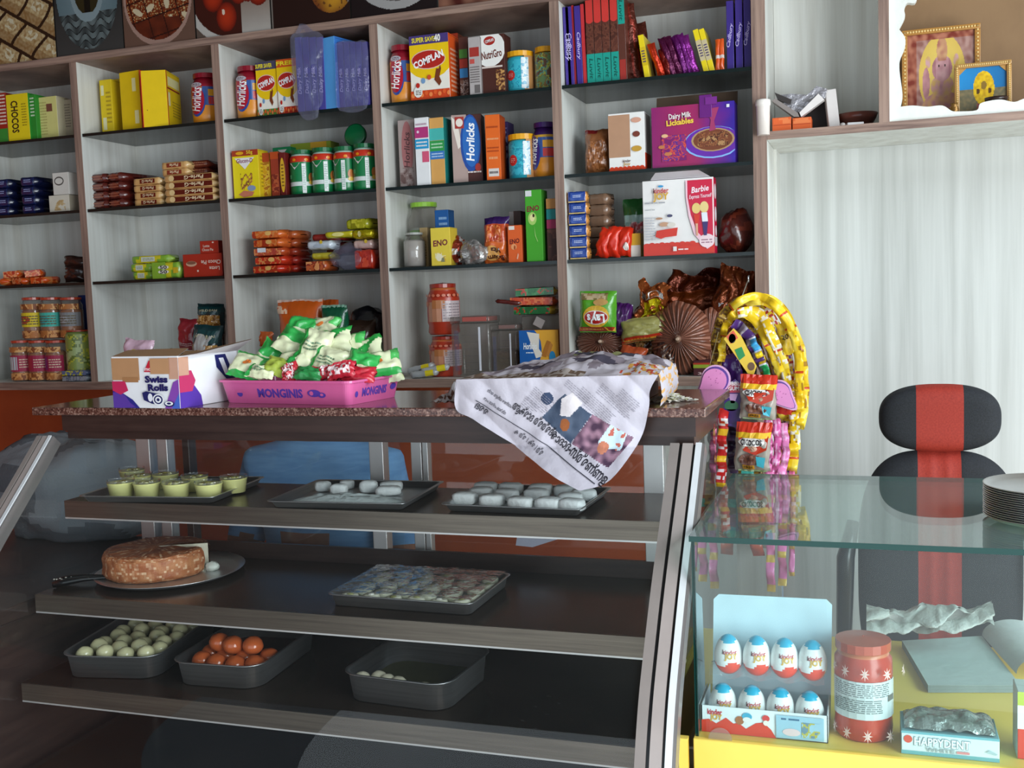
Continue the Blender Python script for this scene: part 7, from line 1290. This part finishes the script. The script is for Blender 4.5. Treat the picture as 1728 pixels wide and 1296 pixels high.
# pink water drop shaped candy packs
def drop(label, px, py, s_, Y, flip=1, seed=0):
    c_ = at(px, py, Y); k = s_/1785*2.1
    def ring(m_, off=0): return [(c_.x+flip*(-k*m_*math.cos(a)*(1+.0)-(k*.75*m_ if abs(a-PI*1.82) < .25 else 0)*0), c_.z+k*m_*math.sin(a)) for a in [2*PI*i/28 for i in range(28)]]
    b = MB(); out = []
    for i in range(28):
        a = 2*PI*i/28; x_, z_ = k*math.cos(a), k*math.sin(a)
        w_ = max(0, math.cos(a-R(232 if flip > 0 else 308)))**6; x_ += (-.75*k*w_)*flip; z_ -= .6*k*w_; out.append((x_, z_))
    b.slab(out, -.004, .004, '#dfa8cf', 'gloss'); b.slab([(x_*.9, z_*.9) for x_, z_ in out], -.0046, .0, '#5a3a8c', 'gloss')
    b.slab([(x_*.82+k*.06*-flip, z_*.82-k*.06) for x_, z_ in out], -.0085, .0, '#e08ac0', 'gloss')
    rnd = random.Random(seed)
    for i in range(9): a = rnd.uniform(0, 6.3); q = rnd.uniform(.1, .6)*k; b.slab([(q*math.cos(a)-.001, q*math.sin(a)), (q*math.cos(a)+.0015, q*math.sin(a)+.0006), (q*math.cos(a)+.001, q*math.sin(a)+.002)], -.009, -.008, '#a84a8c', 'gloss')
    return tag(b.build('pink_candy_blister', None, (c_.x, Y, c_.z)), label, 'candy pack', 'round pink candy packs')
drop('round pink candy pack at the left of the bundle', 1208, 640, 23, 1.985, 1, 1); drop('round pink candy pack right of the upper cereal sachet', 1314, 662, 20, 2.012, -1, 2)
bubble = card_poly('bubble_gum_pack', 'purple card pack lettered bubble gum between pink pack and cereal sachet', 'candy pack', [(1224, 652), (1240, 640), (1252, 652), (1250, 700), (1244, 722), (1226, 716), (1222, 690)], 2.01, .01, '#4a2a7c', [([(1222, 646), (1256, 646), (1256, 662), (1222, 662)], '#c8485c'), ([(1230, 664), (1246, 664), (1240, 680), (1234, 680)], '#c89ac8'), (circ(1235, 684, 12, 9), '#3a6a4c'), ([(1222, 690), (1250, 690), (1250, 716), (1226, 714)], '#3a1c5c')])
b = MB(); pp = at(1238, 651, 2.004); b.decals(Surf(lambda u, v, o: (u, -o, v), 1, 1), [('t', 'BUBBLE', 0, .004, .007, '#f4e8ec', 0, 0, .034, .03), ('t', 'GUM', 0, -.005, .007, '#f4e8ec', 0, 0, .02, .03)], 'gloss'); l_ = b.build('lettering', bubble, (pp.x, 2.0035, pp.z))
# red and pink sachets on the left edge
def red(u, v, i): return '#f0e4e4' if (.3 < v < .62 and nz(u*6, v*9+i) > -.05) else ('#edb82a' if v > .8 else '#cc2a28')
strip('red sachet strip with white lettering at the left edge of the bundle', [(1222, 690), (1219, 740), (1218, 790), (1216, 822)], 2.00, 20, 3, red, seed=20, grp=None)
strip('purple black sachet strip between the red strip and the cereal sachets', [(1236, 715), (1234, 760), (1238, 800)], 2.02, 18, 3, lambda u, v, i: '#2c1c34' if v < .7 else '#4a3a5c', seed=21, grp=None)
strip('pink sachet strip at the far left edge of the bundle', [(1206, 700), (1204, 750), (1204, 815)], 2.01, 14, 3, lambda u, v, i: '#d8749c' if v > .15 else '#e8b0c4', seed=22, grp=None)
for i, (p0, c_) in enumerate(((( [(1296, 705), (1298, 760), (1296, 800)] ), '#e277b0'), ([(1310, 705), (1312, 760), (1306, 800)], '#dc6aa8'), ([(1322, 715), (1326, 765), (1318, 800)], '#e88abf'))):
    strip('shiny pink twisted wrapper strip, %s of three' % ['left', 'middle', 'right'][i], p0, 2.015+.006*i, 16, 2, (lambda c_: lambda u, v, k: c_ if nz(u*4, v*3) > -.2 else '#f0b4d8')(c_), seed=30+i, grp='shiny pink wrapper strips')
for i, px in enumerate((1300, 1320, 1336)):
    strip('pink and gold wrapper strip hanging below the counter top level, %s of three' % ['left', 'middle', 'right'][i], [(px, 795), (px+2, 860), (px, 930), (px+1, 1000-14*i)], 2.03+.008*i, 18 if i < 2 else 12, 4, lambda u, v, k: '#e277b0' if (v < .75) else '#d8a83a', seed=40+i, grp='low pink wrapper strips')
strip('green foot sachet strip hanging under the lower cereal sachet', [(1262, 792), (1268, 860), (1280, 940)], 2.04, 26, 3, lambda u, v, k: '#b8482c' if v > .3 else '#4ab4a8', seed=46, grp=None)
for i, px in enumerate((1250, 1276)): strip('brown gold sachet strip hanging low at the back of the bundle, %s' % ['left', 'right'][i], [(px, 780), (px+4, 850), (px+8, 915)], 2.06, 26, 3, brn, seed=50+i, grp=None)
# small red packs between
pouch('red_snack_pack', 'small red snack pack beside the right pink candy pack', 'snack', .03, .035, .012, '#c82c24', (at(1322, 690, 2.02).x, 2.025, at(1322, 700, 2.02).z), (0, .2, 0), seed=720, nu=8, nv=8)
# string and hook
pt = at(1262, 470, 2.40)
b = MB(); b.tube([(pt.x, 2.415, pt.z), (pt.x+.003, 2.25, at(1266, 500, 2.25).z), tuple(at(1270, 516, 2.06))], .0012, '#a8a090', 'cloth', 6); b.tube([(pt.x, 2.42, pt.z+.006), (pt.x, 2.408, pt.z+.004), (pt.x, 2.408, pt.z-.006), (pt.x, 2.413, pt.z-.008)], .002, '#9a9a9a', 'steel', 6)
tag(b.build('hanging_string'), 'thin string from the shelf divider holding the hanging bundle', 'string')
b = MB(); b.tube([tuple(at(1212, 560, YH-.01)), tuple(at(1205, 590, YH-.012)), tuple(at(1196, 622, 2.0))], .0008, '#8a7a5a', 'cloth', 5); b.tube([tuple(at(1270, 516, YH-.0)), tuple(at(1295, 512, YH)), tuple(at(1318, 530, YH)), tuple(at(1325, 525, YH))], .0007, '#c8c8b8', 'cloth', 5); tag(b.build('loose_string'), 'loose thin string dangling over the hanging bundle', 'string')
# ================================================================ corner cabinet things
ZR = 1.8326
def slot(px0, px1, yt, Y): a, c_ = at(px0, 200, Y), at(px1, 200, Y); return (a.x+c_.x)/2, c_.x-a.x, at((px0+px1)/2, yt, Y).z
p = at(1288, 228, 2.40); T = at(1288, 168, 2.40)
b = MB(); hh = T.z-p.z; b.lathe([(.0135, 0, '#e8dcd4'), (.0150, hh*.8, '#ece4dc'), (.0152, hh*.82, '#ece4dc'), (.0165, hh*.84, '#f0e8e0'), (.0165, hh*.97, '#f0e8e0'), (.015, hh, '#e8e0d8')], 28, 'gloss')
tag(b.build('white_plastic_cup', None, (p.x, 2.403, p.z)), 'white tapered plastic cup fixed at the front of the cabinet corner', 'cup')
for i in range(2):
    x_, w_, z_ = slot(1303+i*34, 1335+i*34, 198, 2.45)
    carton('orange_carton', 'small orange carton on the cabinet floor, %s of the pair' % ['left', 'right'][i], 'box', w_, .05, z_-ZR, '#d8602c', {'F': [('r', 0, .46, 1, .5, '#a8401c'), ('n', .05, .55, .95, .95, ['#d8602c', '#e07a44'], 4)]}, (x_, 2.45, ZR), 0, group='orange cartons in the cabinet')
x_, w_, z_ = slot(1345, 1403, 172, 2.53); carton('dark_carton', 'dark open carton behind the orange pair', 'box', w_, .08, z_-ZR, {'*': '#2a1f1c', 'F': '#241a18'}, None, (x_, 2.53, ZR))
zo = slot(1303, 1335, 198, 2.45)[2]
def slabpx(name, label, cat, pts, Y, t, col, mat='gloss'):
    b = MB(); b.slab([(at(x, y, Y).x, at(x, y, Y).z) for x, y in pts], Y, Y+t, col, mat); return tag(b.build(name), label, cat)
slabpx('white_tube', 'white paper tube leaning to the right above the orange cartons', 'tube', [(1349, 190), (1381, 158), (1391, 168), (1352, 197)], 2.455, .022, '#e8e0dc')
slabpx('grey_box_lid', 'grey box lid tipped on top of the orange cartons', 'lid', [(1302, 170), (1308, 166), (1346, 190), (1349, 197), (1340, 197)], 2.452, .04, '#8a807c')
slabpx('silver_packet', 'silver packet under the tipped dark box', 'packet', [(1318, 160), (1336, 158), (1362, 160), (1378, 145), (1396, 150), (1392, 166), (1376, 162), (1350, 190), (1326, 184)], 2.47, .012, '#a8a4a8', 'foil')
slabpx('small_dark_box', 'small open dark box with white rim at the top of the clutter', 'box', [(1307, 156), (1336, 168), (1334, 176), (1312, 168)], 2.458, .03, '#3a3432')
b = MB(); b.box(-.012, 0, 0, .012, .02, at(1403, 152, 2.50).z-ZR, '#d8d0cc', 'gloss', .002); tag(b.build('white_paper_strip', None, (at(1409, 190, 2.50).x, 2.49, ZR), (0, -.10, .2)), 'tall pale paper box standing between dark carton and brown bowl', 'box')
bx = at(1449, 200, 2.54); b = MB(); b.lathe([(.018, 0, '#4a241c'), (.026, .004, '#5a2c22'), (.040, .026, '#6a3428'), (.0445, .038, '#74402f'), (.0425, .038, '#74402f'), (.036, .024, '#3a1c16'), (0, .01, '#3a1c16')], 40, 'gloss', cap=False); tag(b.build('brown_bowl', None, (bx.x, 2.54, ZR)), 'dark brown bowl beside the brown edged partition', 'bowl')
b = MB(); b.box(-.017, 0, 0, .017, .02, .007, '#d8d4d4', 'gloss', .0015); tag(b.build('white_sachet_box', None, (at(1444, 212, 2.44).x, 2.44, ZR), (0, 0, .15)), 'flat white little box lying in front of the brown bowl', 'box')
b = MB(); b.ball((0, 0, .004), .006, .005, .004, '#b8b0ac', 'food', 10, 6, .3); tag(b.build('chalk_piece', None, (at(1422, 215, 2.44).x, 2.44, ZR)), 'small grey lump left of the flat white box', 'lump')
# framed pictures
def picture(name, label, x0, x1, yt, yb, Y, d, frame_c, fn, fw, tilt, n=70, corner=0):
    a, c_ = at(x0, (yt+yb)/2, Y), at(x1, (yt+yb)/2, Y); w_ = c_.x-a.x; h_ = at((x0+x1)/2, yt, Y).z-ZR
    root = empty(name, ((a.x+c_.x)/2, Y, ZR)); root.rotation_euler = (tilt, 0, 0); tag(root, label, 'framed picture')
    b = MB()
    for (u0, v0, u1, v1) in ((-w_/2, 0, w_/2, fw), (-w_/2, h_-fw, w_/2, h_), (-w_/2, fw, -w_/2+fw, h_-fw), (w_/2-fw, fw, w_/2, h_-fw)):
        b.box(u0, -.006, v0, u1, .008, v1, frame_c, 'gloss', .002)
    for k in range(26):
        for (ux, uz) in ((-w_/2+fw/2+(w_-fw)*k/25, fw/2), (-w_/2+fw/2+(w_-fw)*k/25, h_-fw/2), (-w_/2+fw/2, fw/2+(h_-fw)*k/25), (w_/2-fw/2, fw/2+(h_-fw)*k/25)): b.ball((ux, -.0065, uz), fw*.22, .002, fw*.22, '#e0bc78', 'gloss', 6, 4)
    if corner:
        for s_ in (-1, 1): b.poly([(s_*(w_/2-fw), -.002, h_-fw), (s_*(w_/2-fw-corner), -.002, h_-fw), (s_*(w_/2-fw), -.002, h_-fw-corner)][::-s_], frame_c, 'gloss')
    b.build('picture_frame', root)
    q = MB(); q.grid(lambda u, v: (-w_/2+fw+(w_-2*fw)*u, 0, fw+(h_-2*fw)*v), n, int(n*h_/w_), fn, 'gloss', smooth=False); q.build('print', root)
def pic_a(u, v):                    # seated figure with an elephant head before a yellow halo
    X = (u-.52)*2; Y_ = v; ink = lambda a, c_: lerp(L_(a), L_(c_), .5+nz(u*14, v*14)*1.1)
    if u < .14 or v > .93: return ink('#7a3024', '#b07058')
    if ((X)/.16)**2+((Y_-.80)/.16)**2 < 1 and Y_ > .68: return ink('#c89a70', '#a8685a')
    if (X/.30)**2+((Y_-.60)/.15)**2 < 1:
        if abs(abs(X)-.09) < .022 and abs(Y_-.63) < .012: return L_('#2a1a18')
        return ink('#d0a0a0', '#b88488') if abs(X) < .19 else ink('#b88084', '#a06a70')
    if abs(X-.05*math.sin(Y_*14)) < .055 and .34 < Y_ < .6: return ink('#c89498', '#b07c84')
    if ((X)/.34)**2+((Y_-.40)/.13)**2 < 1: return ink('#c08c90', '#c8a060')
    for s_ in (-1, 1):
        if ((X-s_*.48)/.11)**2+((Y_-.44)/.18)**2 < 1: return ink('#bc8688', '#a87478')
        if ((X-s_*.42)/.08)**2+((Y_-.68)/.07)**2 < 1: return ink('#c89a9a', '#c8a04a')
    if (X/.62)**2+((Y_-.14)/.2)**2 < 1: return ink('#b07880', '#c89a6a')
    r_ = math.hypot(X, (Y_-.52)*1.5)
    if r_ < .70: return lerp(L_('#e0c468'), L_('#c8a44a'), r_)
    return ink('#8a5a50', '#b08a80')
def pic_b(u, v):
    X = (u-.52)*2; r_ = math.hypot(X/.45, (v-.56)/.36)
    if r_ < 1:
        if (X/.12)**2+((v-.62)/.09)**2 < 1: return L_('#8a6a2c')
        for s_ in (-1, 1):
            if ((X-s_*.25)/.07)**2+((v-.5)/.06)**2 < 1: return L_('#5a3c1c')
        return lerp(L_('#e8c022'), L_('#c89a1c'), .5+nz(u*16, v*16))
    if v > .55: return lerp(L_('#2a8ac8'), L_('#1f6aa0'), u)
    if abs(X) < .3 and v < .25: return lerp(L_('#a8645c'), L_('#8a4a44'), .5+nz(u*20, v*20))
    return lerp(L_('#8a7a58'), L_('#6a6650'), .5+nz(u*14, v*14))
picture('framed_picture', 'large gilt framed print of a seated elephant headed figure', 1522, 1655, 44, 190, 2.57, 0, '#b07c3a', pic_a, .012, -.05, 110)
picture('framed_picture', 'small gilt framed print of a golden figure on blue', 1611, 1708, 103, 190, 2.51, 0, '#b88a4c', pic_b, .010, -.12, 60, .014)
lp = at(1610, 175, 2.47); b = MB(); b.lathe([(.008, 0, '#6a4a24'), (.005, .004, '#6a4a24'), (.009, .012, '#8a6430'), (.010, .022, '#8a6430'), (.006, .029, '#8a6430'), (.008, .033, '#a87c3c')], 18, 'foil'); tag(b.build('oil_lamp', None, (lp.x, 2.47, ZR)), 'small brass pot lamp standing between the two framed prints', 'lamp')
lp = at(1682, 165, 2.46); b = MB(); b.lathe([(.012, 0, '#2a1c18'), (.008, .02, '#2a1c18'), (.022, .032, '#33221c'), (.023, .038, '#33221c'), (.018, .034, '#1a1210')], 24, 'gloss'); tag(b.build('dark_bowl', None, (lp.x, 2.47, ZR)), 'small dark footed bowl before the small framed print', 'bowl')
# ================================================================ behind the case: seated person, wrapped bundle
def person():
    root_p = empty('person', (-1.27, 2.275, 0)); tag(root_p, 'person in a pale blue shirt seated behind the bakery case', 'person')
    me = bpy.data.meshes.new('body'); J = {}; V = []; E_ = []; Rr = []
    def j(n_, p, r_, par=None):
        J[n_] = len(V); V.append(Vector(p)); Rr.append(r_)
        if par is not None: E_.append((J[par], J[n_]))
    j('pel', (0, 0, .58), (.15, .12)); j('spi', (0, .0, .75), (.14, .11), 'pel'); j('che', (0, -.0, .95), (.17, .125), 'spi'); j('upc', (0, -.0, 1.10), (.16, .10), 'che'); j('nek', (0, 0, 1.17), (.055, .055), 'upc'); j('nek2', (.0, -.01, 1.225), (.052, .052), 'nek')
    for s_, n_ in ((-1, 'l'), (1, 'r')):
        j('sh'+n_, (s_*.165, 0, 1.095), (.065, .065), 'upc'); j('el'+n_, (s_*.225, -.03, .86), (.045, .045), 'sh'+n_); j('wr'+n_, (s_*.12, -.17, .90 if s_ < 0 else .74), (.028, .03), 'el'+n_); j('hp'+n_, (s_*.07, -.22, .91 if s_ < 0 else .72), (.028, .018), 'wr'+n_)
        for k in range(5):
            base = Vector((s_*.055, -.245, .915 if s_ < 0 else .71)); dx = (k-1.5)*.016 if k < 4 else .035; L1 = [.030, .036, .034, .026, .024][k]
            j('f%s%d' % (n_, k), base+Vector((-s_*.004, -.006 if k < 4 else .02, dx if k < 4 else .030)), (.0085, .0085), 'hp'+n_); j('g%s%d' % (n_, k), base+Vector((-s_*(.012+L1*.6), -.012-L1*.5 if k < 4 else 0, dx*1.1 if k < 4 else .045)), (.007, .007), 'f%s%d' % (n_, k))
        j('th'+n_, (s_*.10, -.05, .54), (.085, .085), 'pel'); j('kn'+n_, (s_*.12, -.22, .56), (.06, .06), 'th'+n_); j('an'+n_, (s_*.12, -.16, .10), (.04, .04), 'kn'+n_); j('to'+n_, (s_*.12, -.26, .04), (.035, .03), 'an'+n_)
    me.from_pydata(V, E_, []); o = bpy.data.objects.new('body', me); COL.objects.link(o); o.parent = root_p
    sk = o.modifiers.new('skin', 'SKIN'); 
    for i, sv in enumerate(me.skin_vertices[0].data): sv.radius = Rr[i] if isinstance(Rr[i], tuple) else (Rr[i], Rr[i])
    me.skin_vertices[0].data[0].use_root = True
    sb = o.modifiers.new('sub', 'SUBSURF'); sb.levels = 2; sb.render_levels = 2; bpy.context.view_layer.update()
    ev = o.evaluated_get(bpy.context.evaluated_depsgraph_get()); m2 = bpy.data.meshes.new_from_object(ev); o.modifiers.clear(); o.data = m2
    m2.materials.clear(); m2.materials.append(MATS['skin']); m2.materials.append(MATS['blue_shirt']); m2.materials.append(MATS['dark_trousers'])
    for p in m2.polygons:
        c_ = p.center; p.use_smooth = True
        arm = abs(c_.x) > .17 and c_.z < .93 or (c_.y < -.10 and c_.z > .66)
        p.material_index = 2 if (c_.z < .66) else (1 if (not arm and c_.z < 1.165) else 0)
        if p.material_index == 0 and c_.z > .93 and c_.z < 1.165 and abs(c_.x) < .26 and c_.y > -.11: p.material_index = 1
    # head
    b = MB(); hc_ = Vector((0, -.015, 1.325))
    def hf(u, v):
        a = 2*PI*u; q = PI*(v-.5); d = Vector((math.cos(q)*math.sin(a), -math.cos(q)*math.cos(a), math.sin(q)))
        x_ = d.x*.073*(1-.18*max(0, -d.z)); y_ = d.y*.092; z_ = d.z*.112
        if d.y < 0:
            f_ = -d.y; y_ -= .020*math.exp(-((d.x)/.16)**2-((d.z+.12)/.22)**2)*f_; y_ += .008*math.exp(-((abs(d.x)-.38)/.16)**2-((d.z-.10)/.12)**2); y_ -= .006*math.exp(-(d.x/.3)**2-((d.z+.50)/.10)**2); y_ -= .006*math.exp(-(d.x/.35)**2-((d.z+.82)/.16)**2)
        return hc_+Vector((x_, y_, z_))
    b.grid(hf, 40, 30, '#8a5a40', 'skin', closed_u=True)
    for s_ in (-1, 1):
        b.ball(hc_+Vector((s_*.028, -.082, .010)), .011, .006, .007, '#e8e0d8', 'wet', 12, 8); b.ball(hc_+Vector((s_*.028, -.0875, .010)), .005, .002, .005, '#1c120c', 'wet', 10, 6)
        b.ball(hc_+Vector((s_*.075, .005, -.005)), .008, .018, .030, '#8a5a40', 'skin', 12, 8)
    b.ball(hc_+Vector((0, -.094, -.055)), .022, .005, .006, '#7a3c34', 'skin', 14, 6); b.build('head', root_p)
    b = MB(); b.grid(lambda u, v: hc_+Vector((math.cos(PI*(.08+.42*v))*math.sin(2*PI*u)*.080, .012-math.cos(PI*(.08+.42*v))*math.cos(2*PI*u)*.094, math.sin(PI*(.08+.42*v))*.123+.004*nz(u*40, v*10))), 48, 14, '#15100e', 'hair', closed_u=True); b.build('hair', root_p)
streak('skin', '#7d4f38', '#8f5f45', .5, 30, 30); streak('blue_shirt', '#5f8fc4', '#78a6d6', .8, 8, 60); streak('dark_trousers', '#20222a', '#2a2c36', .85, 40, 40); streak('hair', '#0d0b0a', '#1c1614', .5, 300, 8)
person()
b = MB(); b.lathe([(.13, .40, '#6a2a1c'), (.14, .405, '#7a3020'), (.14, .425, '#7a3020'), (.13, .43, '#7a3020')], 30, 'gloss')
for i in range(4): a = PI/4+PI/2*i; b.tube([(.09*math.cos(a), .09*math.sin(a), .41), (.12*math.cos(a), .12*math.sin(a), 0)], .014, '#7a3020', 'gloss')
tag(b.build('plastic_stool', None, (-1.24, 2.275, 0)), 'round stool under the seated person behind the case', 'stool')
# wrapped bundle left of the case, standing on an added block, dark to imitate shade
p = at(50, 810, 2.15); b = MB(); b.box(-.9, -.55, 0, .30, .20, .90, '#2a2624', 'dark_board', .004); b.box(-.9, -.555, .90, .305, .205, .93, '#2a2624', 'dark_board', .003); tag(b.build('shade_block', None, (-1.88, 1.95, 0)), 'added dark block left of the bakery case, imitating shade', 'cabinet')
b = MB(); sd = Vector((3, 1, 2))
def wb_(u, v):
    a = 2*PI*u; q = PI*(v-.5); d = Vector((math.cos(q)*math.cos(a), math.cos(q)*math.sin(a), math.sin(q))); k = 1+.25*noise.noise(d*1.6+sd)+.10*abs(noise.noise(d*5+sd)); return (d.x*.24*k, d.y*.15*k, max(-.11, d.z*.155*k)+.11)
b.grid(wb_, 60, 36, lambda u, v: '#8d9298' if nz(u*8, v*5) > -.1 else '#6a6e74', 'cloth', closed_u=True); tag(b.build('cloth_bundle', None, (-1.90, 2.16, .932)), 'grey white cloth covered bundle left of the bakery case', 'bundle')
# ---------------------------------------------------------------- seat the goods: nothing sinks into a board, a divider or the back panel
bpy.context.view_layer.update()
def bounds(o):
    lo = Vector((9, 9, 9)); hi = -lo
    for q in [o]+list(o.children_recursive):
        if q.type == 'MESH':
            for v in q.data.vertices:
                w_ = q.matrix_world @ v.co
                for i in range(3): lo[i] = min(lo[i], w_[i]); hi[i] = max(hi[i], w_[i])
    return lo, hi
for o in [q for q in COL.objects if q.parent is None and q.get('category') and q.type in ('MESH', 'EMPTY')]:
    if o.name.split('.')[0] in ('shelving_unit', 'corner_cabinet', 'plastic_bag', 'white_plastic_cup', 'food_poster', 'hanging_string', 'loose_string', 'shade_block', 'person', 'office_chair'): continue
    lo, hi = bounds(o); c_ = (lo+hi)/2
    if c_.y < 2.40 and not (1.30 > 9): continue
    d = Vector((0, 0, 0))
    if c_.x < -.23:
        bays = [(XD[i]+.012, XD[i+1]-.012-(.0035 if i == 4 else 0)) for i in range(5)]; bx_ = min(bays, key=lambda q: abs((q[0]+q[1])/2-c_.x))
        base = max([z_ for z_ in (1.2941, 1.5722, 1.7712, 1.9762) if z_ < c_.z] or [1.2941]); back = YB-.006
        if hi.x-lo.x < bx_[1]-bx_[0]:
            if lo.x < bx_[0]: d.x = bx_[0]-lo.x
            if hi.x > bx_[1]: d.x = bx_[1]-hi.x
    else:
        base = 1.8323; back = 2.638
        if c_.x < .02 and hi.x > .0215: d.x = .0215-hi.x
        if c_.x > .05 and lo.x < .0435: d.x = .0435-lo.x
    if lo.z < base: d.z = base-lo.z
    if hi.y > back: d.y = back-hi.y
    o.location += d
